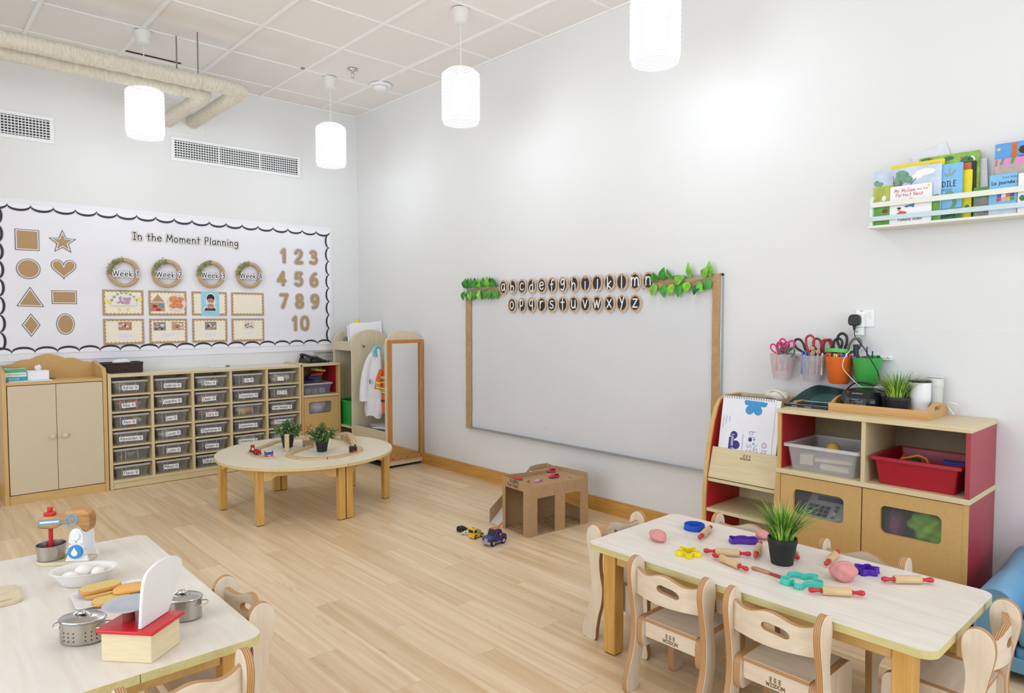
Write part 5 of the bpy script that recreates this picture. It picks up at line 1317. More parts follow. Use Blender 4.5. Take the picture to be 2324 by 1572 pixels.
M_nblue = mat('print_sky_blue', '#3f95cf', .5); M_nnavy = mat('print_navy', '#34307f', .5); M_npur = mat('print_purple', '#5a4a86', .5); M_ngrey = mat('print_grey', '#8b88a2', .5)
fl = MB(); x, y = N(500, 178)
for px, py, r in ((455, 245, 45), (545, 245, 45), (425, 165, 34), (600, 165, 38)):
    a, b = N(px, py); fl.flat([p for p in oval(a, b, r * NW / 577, r * NW / 577, 22) if p[1] < NH - .016], NF, .0006 + (px % 7) * .0001)
fl.flat([N(430, 150), N(600, 150), N(560, 235), N(500, 250), N(450, 235)][::-1], NF, .0018)
obj('blue_flower', fl, M_nblue, cv, smooth=0)
nv = MB()
for i, (px, py, r) in enumerate(((312, 515, 40), (342, 612, 44), (300, 700, 44))): a, b = N(px, py); nv.flat(oval(a, b, r * NW / 577, r * NW / 577, 22), NF, .0006 + i * .0002)
a, b = N(262, 540); c, d_ = N(345, 725); nv.flat(rect(a, d_, c - .014, b), NF, .0014)
obj('navy_flower', nv, M_nnavy, cv, smooth=0)
R9 = lambda px, py: NF.moved(*N(px, py)).turned(-PI / 2)
obj('planner_title', write(MB(), 'Lesson Plans', R9(290, 508), 0, 0, .016, .0024, .0020, sp=.6), M_paper, cv, smooth=0)
mb = MB(); write(mb, 'bl', R9(478, 455), 0, 0, .034, .0019, .0008, sp=1.2); write(mb, 'ssom', R9(463, 585), 0, 0, .042, .0019, .0008, sp=1.2)
write(mb, 'nurs', R9(425, 665), 0, 0, .020, .0014, .0008, sp=1); obj('logo_lettering', mb, M_npur, cv, smooth=0)
mb = MB(); a, b = N(494, 540); flower(mb, NF, a, b, .0075, .0042, 6, .0008, 90); obj('logo_flower', mb, M_nnavy, cv, smooth=0)
for (px, py, r, c) in ((538, 535, 10, '#3f95cf'), (533, 578, 13, '#7fb6df'), (563, 595, 7, '#9cc267')): a, b = N(px, py); obj('logo_dot', MB().flat(oval(a, b, r * NW / 577, r * NW / 577, 16), NF, .0008), mat('dot_' + c[1:], c, .5), cv, smooth=0)
mb = MB(); F = R9(545, 600)
for pts in ([(0, .004), (.012, -.004), (.016, .006), (.022, -.006), (.03, .006)], [(.035, .004), (.045, -.008), (.05, .006), (.06, -.004), (.064, .008)], [(.01, .016), (.018, .012), (.026, .018), (.034, .012)], [(.045, .016), (.05, .020), (.06, .012)]): ribbon(mb, catmull(pts, 5), .0022, F, .0008)
for a, b in ((.02, -.012), (.052, -.013), (.03, .014)): ribbon(mb, [(a, b), (a + .001, b)], .003, F, .0011)
obj('arabic_lettering', mb, mat('print_violet', '#7c5a9c', .5), cv, smooth=0)
mb = MB(); write(mb, 'Babilou', R9(655, 625), 0, 0, .013, .0014, .0008, sp=.6); write(mb, 'Family', R9(622, 625), 0, 0, .013, .0014, .0008, sp=.6)
write(mb, 'believe, achieve, become'.replace(',', ''), R9(408, 500), 0, 0, .0085, .0009, .0008, sp=.6); obj('small_lettering', mb, M_ngrey, cv, smooth=0)
mb = MB(); a, b = N(648, 580); 
for k in range(3): ribbon(mb, [(a + .003 * math.cos(k * 2.1) + .011 * math.cos(q), b + .003 * math.sin(k * 2.1) + .012 * math.sin(q)) for q in [2 * PI * i / 20 for i in range(21)]], .0012, NF, .0008 + .0003 * k)
obj('ring_emblem', mb, mat('print_mauve', '#b08a9a', .5), cv, smooth=0)
mb = MB(); P = [N(p[0], p[1]) for p in rrect(157, 298, 272, 735, 22, 4)]; ribbon(mb, P + [P[0]], .0011, NF, .0008)
for k, px in enumerate((240, 205, 172)): write(mb, ('Centre', 'Classroom', 'Teachers Name')[k].replace("'", ''), R9(px, 325), 0, 0, .0075, .0008, .0008, sp=.5)
ribbon(mb, [N(190, 420), N(190, 700)], .0006, NF, .0008); ribbon(mb, [N(225, 400), N(225, 700)], .0006, NF, .0008); obj('form_box', mb, M_ngrey, cv, smooth=0)
t = thing('canvas_bag', 'cream cloth bag tucked behind the spiral planner', 'bag', (-.12, -4.56, .905))
obj('bag_cloth', MB().ball((-.12, -4.545, .920), (.04, .060, .028), 24, 12, lambda d: 1 + .12 * math.sin(6 * d.y + 5 * d.x)), mat('cream_canvas', '#e6dccb', .85, var=.05), t)
obj('bag_strap', MB().tube(catmull([(-.14, -4.51, .935), (-.15, -4.55, .948), (-.145, -4.59, .935), (-.14, -4.61, .912)], 5), .006, 8), MATS['cream_canvas'], t)

# ================================================================== things on the cabinet
t = thing('tablet', 'black tablet computer in a case lying on the toy cabinet', 'tablet', (-.17, -4.76, CT + .0003))
mb = MB(); mb.prism(rrect(-.27, -4.885, -.085, -4.655, .012, 4), XY, CT + .0004, CT + .012); obj('tablet_case', mb, M_black, t, bevel=.002)
obj('screen', MB().prism(rrect(-.262, -4.877, -.093, -4.663, .008, 3), XY, CT + .0122, CT + .0132), mat('tablet_glass', '#0d0f12', .06, var=.02), t)
mb = MB(); P = rrect(-.260, -4.875, -.095, -4.665, .008, 3); mb.tube([(a, b, CT + .0135) for a, b in P], .0016, 6, closed=True); obj('silver_bezel', mb, M_steel, t)
obj('side_buttons', ybox(-.2712, -.270, -4.70, -4.73, CT + .004, CT + .007).box(-.2712, -.270, -4.80, -4.765, CT + .004, CT + .007), M_steel, t)
# leaning dark green tray
t = thing('art_tray', 'dark green plastic tray leaning against the wall behind the tablet', 'tray', (-.05, -4.78, CT))
GF = Fr((-.085, -4.60, CT + .001), (0, -1, 0), (.06, 0, .11))
P = catmull([(.0, .0), (.03, .035), (.07, .075), (.115, .102), (.155, .105), (.26, .092), (.34, .088), (.36, .06), (.36, .0)], 4)
M_gt = mat('bottle_green', '#12403f', .3, var=.05)
obj('tray_rim', MB().prism(P[::-1] if False else P[::-1], GF, -.004, 0), M_gt, t)
obj('tray_well', MB().prism([(a * .86 + .03, b * .80 + .006) for a, b in P][::-1], GF, .0005, .003), mat('bottle_green_deep', '#0c2f30', .3), t)
obj('tray_base', MB().prism([(a * .55 + .10, b * .45 + .012) for a, b in P][::-1], GF, .0032, .005), mat('bottle_green_base', '#1b5653', .25), t)
# bamboo tray
BT0, BT1, BY0, BY1 = -.305, -.022, -4.895, -5.314
M_bam = wood('bamboo', '#d8ab6b', '#c8955a', 'y', 6, .4)
t = thing('bamboo_tray', 'bamboo serving tray with handle slots on the toy cabinet', 'tray', (-.16, -5.1, CT + .0003))
obj('tray_floor', ybox(BT0, BT1, BY0, BY1, CT + .0005, CT + .008), M_bam, t)
obj('long_side', ybox(BT0, BT0 + .012, BY0, BY1, CT + .008, CT + .042), M_bam, t, bevel=.002); obj('long_side', ybox(BT1 - .012, BT1, BY0, BY1, CT + .008, CT + .042), M_bam, t, bevel=.002)
xm_ = (BT0 + BT1) / 2
for yy in (BY0, BY1 + .012):
    mb = MB(); cols = []
    def top(u): return .042 + .026 * max(0, math.cos((u - xm_) / (.11) * PI / 2)) ** .8 if abs(u - xm_) < .11 else .042
    us = [BT0 + .0121 + (BT1 - BT0 - .0242) * i / 24 for i in range(25)]
    for part in ([u for u in us if u < xm_ - .045] + [xm_ - .045], [xm_ + .045] + [u for u in us if u > xm_ + .045]): mb.sheet([(u, [(.008, top(u))]) for u in part], lambda u, w_, d: (u, yy - d, CT + w_), .012)
    mb.sheet([(u, [(.008, .034), (.052, top(u))]) for u in [xm_ - .045 + .09 * i / 10 for i in range(11)]], lambda u, w_, d: (u, yy - d, CT + w_), .012)
    obj('handle_end', mb, M_bam, t)
# boombox
ZT = CT + .0085
t = thing('cd_player', 'black portable CD player on the bamboo tray', 'CD player', (-.165, -5.006, ZT))
mb = MB()
def ringb(rx, ry, z): return [(-.165 + math.copysign(abs(math.cos(a)) ** .75, math.cos(a)) * rx, -5.006 + math.copysign(abs(math.sin(a)) ** .75, math.sin(a)) * ry, z) for a in [2 * PI * i / 40 for i in range(40)]]
lv = [(.085, .082, 0), (.105, .093, .012), (.112, .096, .03), (.112, .096, .05), (.104, .092, .064), (.095, .095, .068), (.085, .085, .088), (.05, .05, .098), (.001, .001, .101)]
v = [(x, y, ZT + z) for rx, ry, zz in lv for x, y, z in ringb(rx, ry, zz)]; n = 40
f = [tuple(range(n))[::-1]] + [(k * n + i, k * n + (i + 1) % n, (k + 1) * n + (i + 1) % n, (k + 1) * n + i) for k in range(len(lv) - 1) for i in range(n)]
mb.add(v, f); obj('player_body', mb, mat('gloss_black', '#17171b', .22, var=.05), t)
DF = Fr((-.2785, -4.962, ZT + .018), (0, -1, 0), (.008, 0, .05))
pl = obj('control_panel', MB().prism(rrect(-.006, -.004, .092, .044, .006, 3), DF, -.02, .001), mat('panel_black', '#202126', .4), t)
obj('display', MB().prism(rect(.028, .024, .058, .038), DF, .0012, .002), mat('lcd_grey', '#83878a', .3), pl)
kb = MB()
for i in range(2):
    for j in range(4): kb.prism(rect(.004 + j * .021, .002 + i * .010, .018 + j * .021, .007 + i * .010), DF, .0012, .003)
kb.prism(rect(.006, .03, .016, .036), DF, .0012, .003); kb.prism(rect(.066, .027, .080, .033), DF, .0012, .003); obj('buttons', kb, mat('button_grey', '#55575c', .35), pl)
obj('maker_lettering', write(MB(), 'goodmans', Fr((-.2585, -4.985, ZT + .079), (0, -1, 0), (.35, 0, .35)), 0, 0, .008, .0012, .001), M_steel, t, smooth=0)
obj('carry_handle', MB().tube(catmull([(-.145, -4.915, ZT + .085), (-.14, -4.95, ZT + .118), (-.14, -5.0, ZT + .122), (-.14, -5.05, ZT + .110)], 6), .004, 8), M_black, t)
o = obj('white_disc_case', MB().cbox((-.09, -5.06, ZT + .1075), (.09, .075, .007), .4), mat('disc_case', '#e2e2e4', .3)); tag(o, 'white card lying on top of the CD player', 'card')
obj('case_print', MB().cbox((-.09, -5.06, ZT + .1112), (.05, .05, .0004), .4), mat('fine_grey', '#8f8a90', .6), o)
# grass plants
M_g1 = mat('grass_green', '#4f8530', .5, var=.3, scale=60); M_g2 = mat('grass_light', '#a9c84a', .5, var=.2, scale=60)
def grass_plant(label, loc, rt, rb, h, hg, n, seed, group):
    t = thing('potted_grass', label, 'potted plant', loc, group=group)
    obj('pot', MB().lathe([(0, 0), (rb, 0), (rt * .97, h * .80), (rt, h * .82), (rt, h), (rt - .004, h), (rt - .006, h * .88), (0, h * .86)], seg=32), mat('pot_black', '#1b1b1d', .5, var=.08), t, world=False)
    obj('soil', MB().lathe([(0, h * .89), (rt - .006, h * .885)], seg=20), mat('soil', '#2b2a1c', .9), t, world=False)
    random.seed(seed)
    for nm, m, frac in (('grass_blades', M_g1, .60), ('light_blades', M_g2, .40)):
        mb = MB()
        for k in range(int(n * frac)):
            a = random.uniform(0, 2 * PI); r0 = rt * .75 * math.sqrt(random.random()); L_ = hg * random.uniform(.55, 1.05); sp = random.gauss(.28, .22) + .45 * r0 / rt
            d = Vector((math.cos(a), math.sin(a), 0)); s_ = Vector((-math.sin(a), math.cos(a), 0)); w_ = random.uniform(.0014, .0028)
            pts = []
            for i in range(6):
                q = i / 5; pts.append(d * (r0 + sp * L_ * q ** 1.7) + Vector((0, 0, h * .86 + L_ * (q - .28 * sp * q ** 3))))
            v = []
            for i, p in enumerate(pts):
                ww = w_ * (1 - (i / 5) ** 2 * .97); v += [p - s_ * ww, p + s_ * ww + Vector((0, 0, .0004))]
            mb.add(v, [(2 * i, 2 * i + 1, 2 * i + 3, 2 * i + 2) for i in range(5)])
        obj(nm, mb, m, t, world=False, smooth=60)
    return t
grass_plant('potted artificial grass in a black pot on the bamboo tray', (-.205, -5.160, ZT), .053, .042, .076, .135, 330, 4, 'potted artificial grass')
# mugs
t = thing('tumbler', 'white travel tumbler with black lid on the bamboo tray', 'tumbler', (-.137, -5.232, ZT))
obj('tumbler_body', MB().lathe([(0, 0), (.031, 0), (.035, .006), (.036, .035), (.044, .055), (.0455, .075), (.0455, .143), (0, .143)], seg=32), mat('tumbler_white', '#eeeef0', .25, var=.01), t, world=False)
obj('tumbler_lid', MB().lathe([(0, .1432), (.047, .1432), (.048, .148), (.044, .152), (0, .153)], seg=32), M_black, t, world=False)
t = thing('thermos_bottle', 'pale grey green drinking bottle with a flip lid behind the tumbler', 'bottle', (-.060, -5.270, ZT))
M_sage = mat('sage_plastic', '#d4d6cf', .4, var=.01)
obj('bottle_body', MB().lathe([(0, 0), (.029, 0), (.031, .006), (.034, .115), (.0365, .125), (0, .125)], seg=32), M_sage, t, world=False)
obj('bottle_lid', MB().lathe([(0, .1252), (.0365, .1252), (.0368, .14), (.034, .158), (0, .160)], seg=32), M_sage, t, world=False)
obj('flip_handle', MB().box(-.012, .012, -.033, .028, .1602, .168), M_sage, t, world=False, bevel=.003)
o = obj('cable_coil', MB().tube([(-.06 + .035 * math.cos(a) * (.6 + .02 * a), -5.345 + .022 * math.sin(a), CT + .004 + .06 * abs(math.sin(a / 2)) ) for a in [i * .35 for i in range(40)]], .0016, 6), M_white); tag(o, 'white charging cable coiled beside the bamboo tray', 'cable')
o = obj('pen', MB().tube([(-.27, -4.925, ZT + .004), (-.27, -4.965, ZT + .004)], .004, 8), M_steel); tag(o, 'silver pen tip lying in the bamboo tray', 'pen')

# ================================================================== wall rail with hanging cups
t = thing('wall_rail', 'white rail on the wall holding the hanging cups', 'rail', (-.008, -4.80, 1.12))
obj('rail_bar', ybox(-.014, -.0008, -4.505, -5.072, 1.124, 1.145), M_white, t, bevel=.003)
obj('rail_fixing', MB().lathe([(0, 0), (.005, 0), (.004, .002), (0, .003)], seg=10, M=Matrix.Translation((-.014, -5.055, 1.138)) @ Matrix.Rotation(-PI / 2, 4, 'Y')), M_steel, t)
M_cup1 = clear('frosted_cup', '#e8d6d8', .34, .45); M_cup2 = clear('frosted_cup_grey', '#d6cdd3', .34, .45); M_cupo = mat('orange_cup', '#e0691e', .45, var=.03); M_cupg = mat('green_cup', '#3fa84a', .45, var=.03)
def cup(name, y, m, label, rt=.066, rb=.047, h=.135, zt=1.138):
    x = -.014 - rt - .006
    t = thing(name, label, 'cup', (x, y, zt - h), group='cups hanging on the wall rail')
    obj('cup_body', MB().lathe([(0, 0), (rb * .9, 0), (rb, .006), (rt, h), (rt - .0028, h), (rb - .004, .010), (0, .006)], seg=32), m, t, world=False)
    obj('hanging_hook', MB().box(rt - .006, rt + .019, -.02, .02, h - .002, h + .010).box(rt + .019, rt + .0205, -.02, .02, h - .03, h + .010) if False else MB().box(rt - .008, rt + .0055, -.02, .02, h - .012, h + .008), m, t, world=False)
    return x
cups = {}
for y, m, lb in ((-4.560, M_cup1, 'frosted pinkish cup with pink scissors, leftmost on the rail'), (-4.722, M_cup2, 'frosted grey cup with scissors and mallets, second on the rail'), (-4.853, M_cupo, 'orange cup full of marker pens on the rail'), (-4.985, M_cupg, 'green cup with black tools, rightmost on the rail')): cups[y] = cup('hanging_cup', y, m, lb)
mx_ = -.086
def scissors(label, y, z, tilt, cA, cB, s_=1.0, x=mx_):
    t = thing('scissors', label, 'scissors', (x, y, z), group='scissors in the wall cups')
    F = Fr((x, y, z), (0, -1, 0), (0, 0, 1)).turned(tilt)
    for sg in (-1, 1):
        P = catmull([(sg * .003, -.015), (sg * .007, .015), (sg * .007, .036), (sg * .016, .060), (sg * .036, .066), (sg * .047, .050), (sg * .042, .028), (sg * .026, .010), (sg * .012, -.006)], 4)
        obj('finger_loop', MB().tube([F.at(a * s_, b * s_, .003 * sg) for a, b in P], .0054 * s_, 8), cA if sg < 0 else cB, t)
    bl = MB()
    for sg in (-1, 1): bl.prism([(sg * .004 - .004, 0), (sg * .004 + .004, 0), (sg * -.003 + .002, -.075 * s_), (sg * -.003 - .002, -.075 * s_)][::1], F, .001 * sg - .0008, .001 * sg + .0008)
    obj('blades', bl, M_steel, t)
M_pk = mat('scissor_pink', '#d8327f', .4, var=.05); M_gr = mat('scissor_green', '#2f7a4c', .4); M_rd = mat('scissor_red', '#b8322c', .4); M_bk = mat('scissor_black', '#232224', .4)
scissors('pink scissors standing left in the first cup', -4.537, 1.142, .25, M_pk, M_pk, .8); scissors('tall pink scissors standing right in the first cup', -4.580, 1.155, -.15, M_pk, M_pk, .9, -.092); scissors('pink scissors in the middle of the first cup', -4.557, 1.150, .05, M_pk, M_pk, .75, -.075)
scissors('green scissors at the right of the first cup', -4.592, 1.118, -.05, M_gr, M_gr, .85, -.105)
scissors('big red and black scissors leaning left in the second cup', -4.690, 1.155, .30, M_bk, M_rd, 1.15); scissors('dark red scissors leaning right in the second cup', -4.760, 1.152, -.05, mat('scissor_wine', '#7d2027', .4), mat('scissor_wine', '#7d2027', .4), 1.05, -.07)
scissors('red and black scissors at the left of the orange cup', -4.815, 1.15, .12, M_rd, M_bk, 1.1, -.07); scissors('large black scissors at the right of the orange cup', -4.875, 1.160, -.30, M_bk, mat('scissor_grey', '#6d6a68', .4), 1.25, -.07)
def stick(name, label, cat, y, z0, z1, r, m, x=mx_, lean=0.0, grp=None, lx=0.0):
    o = obj(name, MB().tube([(x, y, z0), (x + lx, y - lean, z1)], r, 10), m); tag(o, label, cat, grp); return o
PENS = [('#e8342c', 'red'), ('#f08a24', 'orange'), ('#8a4a2c', 'brown'), ('#f3dd3c', 'yellow'), ('#f3f0ea', 'white'), ('#d8241f', 'bright red'), ('#37b36a', 'green'), ('#6b3aa0', 'purple'), ('#f0eef0', 'white capped'), ('#e24432', 'scarlet')]
random.seed(6)
for k, (c, nm) in enumerate(PENS):
    y = -4.802 - k * .0115; stick('marker_pen', '%s marker pen in the orange cup' % nm, 'pen', y, 1.07, 1.148 + (.028 if nm == 'bright red' else random.uniform(-.002, .012)) , .0052, mat('pen_' + nm.replace(' ', '_'), c, .4), -.108 if 2 < k < 8 else -.098, random.uniform(-.004, .004), 'marker pens in the orange cup')
o = obj('green_ring', MB().lathe([(.058, -.008), (.061, .010), (.0585, .010), (.0555, -.008)], seg=30, M=Matrix.Translation((-.088, -4.845, 1.163)) @ Matrix.Rotation(.12, 4, 'Y')), mat('green_band', '#5cc068', .4)); tag(o, 'light green plastic ring resting over the orange cup', 'ring')
stick('mallet_stick', 'wooden mallet with round head, left one in the second cup', 'mallet', -4.722, 1.04, 1.165, .0035, M_bw, -.10, .002); 
o = bpy.data.objects[[x for x in bpy.data.objects if x.name.startswith('mallet_stick')][-1].name]; obj('mallet_head', MB().ball((-.10, -4.724, 1.172), .0125, 14, 10), wood('mallet_wood', '#cfa882', '#bd9168', 'z', 20), o)
o = stick('mallet_stick', 'wooden mallet with round head, right one in the second cup', 'mallet', -4.750, 1.03, 1.150, .0035, M_bw, -.105, .004); obj('mallet_head', MB().ball((-.105, -4.755, 1.157), .0125, 14, 10), MATS['mallet_wood'], o)
for k, (c, nm) in enumerate((('#2f6fd0', 'blue'), ('#3f86e0', 'light blue'), ('#1f57b8', 'deep blue'), ('#d9a24a', 'ochre'), ('#24222a', 'black'), ('#23349c', 'navy blue'), ('#e9e6df', 'white'))):
    stick('pen', '%s pen in the second cup on the rail' % nm, 'pen', -4.670 - k * .017, 1.04, 1.155 + .006 * math.sin(k * 2), .0045, mat('pen2_' + nm.replace(' ', '_'), c, .35), -.10, .003, 'pens in the second cup')
for k, (y, z1, r, c, nm, ln) in enumerate(((-4.945, 1.20, .012, '#17171a', 'thick black tool', -.012), (-4.965, 1.165, .011, '#1b1b1f', 'black stapler handle', -.03), (-4.990, 1.19, .0038, '#2a3f7a', 'dark blue pencil', -.004), (-5.008, 1.17, .0035, '#26262b', 'dark pencil', .004), (-4.972, 1.145, .0085, '#b5222b', 'red glue stick', 0.0), (-5.028, 1.150, .0075, '#1d1d22', 'short black pen', .012))):
    stick('desk_tool', '%s in the green cup' % nm, 'stationery', y, 1.05, z1, r, mat('tool_%d' % k, c, .4), -.095, ln)
o = obj('sharpener_ball', MB().ball((-.115, -4.935, 1.135), .011, 14, 10), mat('violet_ball', '#5a3fb0', .4)); tag(o, 'violet ball shaped sharpener at the left of the green cup', 'sharpener')
for k, (y, c, nm, x) in enumerate(((-4.54, '#e88a2c', 'orange', -.11), (-4.60, '#d8442c', 'red', -.10), (-4.575, '#3a8fc0', 'blue', -.12))): stick('craft_item', '%s craft piece low in the first cup' % nm, 'craft item', y, 1.05, 1.142, .006, mat('craft_' + nm, c, .5), x, 0)

# socket, plug, cables
t = thing('wall_socket', 'white switched wall socket above the green cup', 'socket', (-.005, -4.94, 1.286))
obj('face_plate', ybox(-.009, -.0008, -4.898, -4.984, 1.286, 1.370), M_white, t, bevel=.002)
obj('rocker_switch', ybox(-.013, -.009, -4.956, -4.967, 1.337, 1.358), M_offwhite, t, bevel=.001)
obj('plate_screw', MB().lathe([(0, 0), (.003, 0), (.002, .0012), (0, .0014)], seg=10, M=Matrix.Translation((-.009, -4.969, 1.329)) @ Matrix.Rotation(-PI / 2, 4, 'Y')), M_steel, t)
obj('socket_label', write(MB(), 'DB-10', WR(-4.918, 1.362, .0093), 0, 0, .004, .0009, 0), M_ink, t, smooth=0)
t = thing('plug_adapter', 'white plug adapter pushed into the wall socket', 'adapter', (-.03, -4.92, 1.283))
obj('adapter_body', ybox(-.045, -.0095, -4.894, -4.944, 1.283, 1.350), M_white, t, bevel=.003); obj('red_indicator', ybox(-.0462, -.045, -4.933, -4.938, 1.340, 1.343), mat('indicator_red', '#ff3a4a', .4, emit=1.2), t)
t = thing('usb_charger', 'small white charger hanging below the adapter', 'charger', (-.03, -4.92, 1.243))
obj('charger_body', ybox(-.040, -.010, -4.898, -4.942, 1.243, 1.2825), M_white, t, bevel=.003); obj('charger_print', write(MB(), 'PNIK', WR(-4.904, 1.258, .0402), 0, 0, .006, .0012, 0), M_ink, t, smooth=0)
t = thing('black_plug', 'black three pin plug with its cable leading to the CD player', 'plug', (-.07, -4.905, 1.29))
mb = MB(); mb.prism(catmull([(-.026, .0), (-.027, .024), (-.018, .040), (0, .044), (.018, .040), (.027, .024), (.026, .0), (.018, -.010), (0, -.012), (-.018, -.010)], 3, True)[::-1], WR(-4.912, 1.303, .0455), 0, .028); obj('plug_body', mb, M_black, t, bevel=.004)
obj('strain_relief', MB().tube([(-.062, -4.912, 1.292), (-.062, -4.913, 1.268)], lambda q: .008 - .003 * q, 10), M_black, t)
cp = catmull([(-.062, -4.913, 1.268), (-.07, -4.922, 1.235), (-.095, -4.975, 1.18), (-.16, -5.03, 1.13), (-.168, -5.062, 1.08), (-.15, -5.068, 1.035), (-.09, -5.075, 1.02), (-.046, -5.08, .985), (-.040, -5.08, .93)], 8)
obj('plug_cable', MB().tube(cp, .0026, 8), M_black, t)
cp = catmull([(-.03, -4.925, 1.243), (-.06, -4.92, 1.20), (-.16, -4.91, 1.14), (-.17, -4.905, 1.09), (-.168, -4.935, 1.05), (-.166, -4.965, 1.02), (-.160, -4.99, 1.0005)], 8)
o = obj('white_cable', MB().tube(cp, .0016, 6), M_white); tag(o, 'thin white cable hanging from the charger in front of the green cup', 'cable')

# ================================================================== bookshelf on the wall
M_cream_p = mat('cream_painted_wood', '#e9e8dd', .45, var=.01); M_blue_p = mat('pale_blue_paint', '#c9dbe2', .45, var=.01); M_mint_p = mat('mint_paint', '#dfe9e2', .45, var=.01)
t = thing('wall_bookshelf', 'cream wall-mounted book shelf with two front rails', 'bookshelf', (-.06, -5.4, 1.755))
obj('shelf_board', ybox(-.125, -.0008, -4.986, -5.95, 1.754, 1.766), M_cream_p, t, bevel=.0015)
F = Fr((-.0, -5.006, 0), (-1, 0, 0), (0, 0, 1))
obj('end_panel', MB().prism([(.001, 1.766), (.120, 1.766), (.120, 1.875), (.117, 1.885), (.105, 1.90), (.060, 1.935), (.04, 1.975), (.035, 1.99), (.001, 1.99)], F, 0, .014), M_mint_p, t, bevel=.002)
obj('front_rail', ybox(-.126, -.1205, -4.998, -5.95, 1.850, 1.874), M_cream_p, t, bevel=.001); obj('front_rail', ybox(-.126, -.1205, -4.998, -5.95, 1.786, 1.808), M_blue_p, t, bevel=.001)
# books
def book(label, y0, y1, h, x, th, col, spine=None, lean=.02, tilt=0.0, name='picture_book', cat='book', z0=1.7665, grp='picture books on the wall shelf'):
    F = Fr((x, y0, z0), (0, -1, 0), (lean, 0, 1)).turned(tilt)
    w_ = abs(y1 - y0)
    t = thing(name, label, cat, (x, (y0 + y1) / 2, z0), group=grp)
    if tilt: pass
    pg = obj('pages', MB().prism(rect(.001, .001, w_ - .002, h - .001), F, -th + .0012, -.0012), M_paper, t)
    cv = obj('cover', MB().prism(rrect(0, 0, w_, h, .004, 2), F, -.0012, 0), col, t); obj('back_cover', MB().prism(rrect(0, 0, w_, h, .004, 2), F, -th, -th + .0012), col, t)
    return t, cv, F, w_
_dn = [0]
def deco(cv, F, polys, m, d=.0003, nm='cover_art'):
    mb = MB()
    for i, p in enumerate(polys):
        A = sum(p[j][0] * p[(j + 1) % len(p)][1] - p[(j + 1) % len(p)][0] * p[j][1] for j in range(len(p)))
        mb.flat(p if A > 0 else p[::-1], F, d + i * .0001)
    return obj(nm, mb, m, cv, smooth=0)
def blobp(x, y, rx, ry, s_, n=18, j=.14):
    random.seed(s_); return [(a + (a - x) * random.uniform(-j, j), b + (b - y) * random.uniform(-j, j)) for a, b in oval(x, y, rx, ry, n)]
m_sky = mat('cover_sky', '#c9d6ea', .5, var=.22, scale=9); m_mead = mat('cover_meadow', '#b5bd52', .5, var=.22, scale=22); m_mead2 = mat('cover_meadow_green', '#6da544', .5, var=.25, scale=22); m_tree = mat('cover_tree', '#6f9a80', .5, var=.2, scale=60); m_trunk = mat('cover_trunk', '#6b6658', .5); m_yel = mat('cover_yellow', '#f2d632', .5, var=.03)
m_lblue = mat('cover_light_blue', '#7fc0ea', .45, var=.05); m_grn = mat('cover_green', '#8fb84a', .5, var=.3, scale=20); m_wh = mat('cover_white', '#f4f1f2', .45, var=.01); m_dgr = mat('cover_dark_green', '#3f7a4a', .5, var=.2, scale=40); m_orng = mat('cover_orange', '#cf6a35', .5, var=.15, scale=30)
_, cv, F, W_ = book('tall green picture book behind the yellow one on the wall shelf', -5.176, -5.415, .298, -.046, .008, m_grn)
deco(cv, F, [oval(.205, .262, .016, .016)], m_wh); obj('age_number', write(MB(), '4-5', F, .194, .258, .011, .0018, .0006), M_ink, cv, smooth=0)
deco(cv, F, [blobp(.03, .285, .025, .010, 1), blobp(.12, .28, .02, .01, 2), blobp(.19, .24, .03, .04, 3)], m_dgr, .0002); deco(cv, F, [blobp(.05, .29, .006, .004, 4), blobp(.17, .275, .006, .005, 5)], m_orng, .0005)
_, cv, F, W_ = book('black and orange picture book, its black edge showing between yellow and green books', -5.20, -5.4045, .252, -.056, .008, mat('cover_black', '#1c1a1d', .4)); deco(cv, F, [rect(.15, .215, .187, .248)], m_orng)
_, cv, F, W_ = book('bright yellow picture book behind the blue crocodile book', -5.19, -5.394, .215, -.066, .008, mat('cover_lemon', '#f5e31d', .45, var=.03)); deco(cv, F, [blobp(.188, .05, .010, .012, 8)], m_dgr)
_, cv, F, W_ = book('yellow picture book with a row of coloured squares behind the landscape book', -5.066, -5.288, .278, -.078, .009, m_yel)
deco(cv, F, [rect(.008, .242, .155, .254)], m_wh, .0002)
for k, c in enumerate(('#cf3b33', '#e8c83a', '#3b6fc4', '#3f9a56', '#e08a3a', '#cf3b33', '#e8d03a', '#3b8fc4', '#5aa84a', '#d86a2a')): deco(cv, F, [rect(.011 + k * .0143, .244, .021 + k * .0143, .252)], mat('square_%d' % k, c, .5), .0004, 'coloured_square')
deco(cv, F, [rect(.160, .247, .205, .262)], mat('cover_redtag', '#cf2f2a', .5), .0003); obj('tag_lettering', write(MB(), 'Age 3+'.replace('+', ''), F, .165, .251, .007, .0011, .0006), m_wh, cv, smooth=0)
_, cv, F, W_ = book('light blue picture book with a green crocodile neck on its cover', -5.19, -5.363, .248, -.088, .010, m_lblue)
obj('cover_lettering', write(MB(), 'CROCODILE', F, .150 - text_width('CROCODILE', .024, 1.0) * .80, .147, .024, .0030, .0005, sp=1.0, xs=.80), M_ink, cv, smooth=0); obj('small_lettering', write(MB(), 'english', F, .095, .130, .009, .0012, .0005), mat('print_slate', '#3f6a8a', .5), cv, smooth=0)
deco(cv, F, [rect(0, 0, W_, .05)], m_dgr, .0003); nk = MB(); ribbon(nk, catmull([(.10, .03), (.13, .045), (.145, .07), (.14, .10), (.128, .12), (.118, .118), (.116, .108)], 5), .016, F, .0006); obj('crocodile_neck', nk, mat('print_croc', '#6aa07c', .5, var=.15, scale=60), cv, smooth=0)
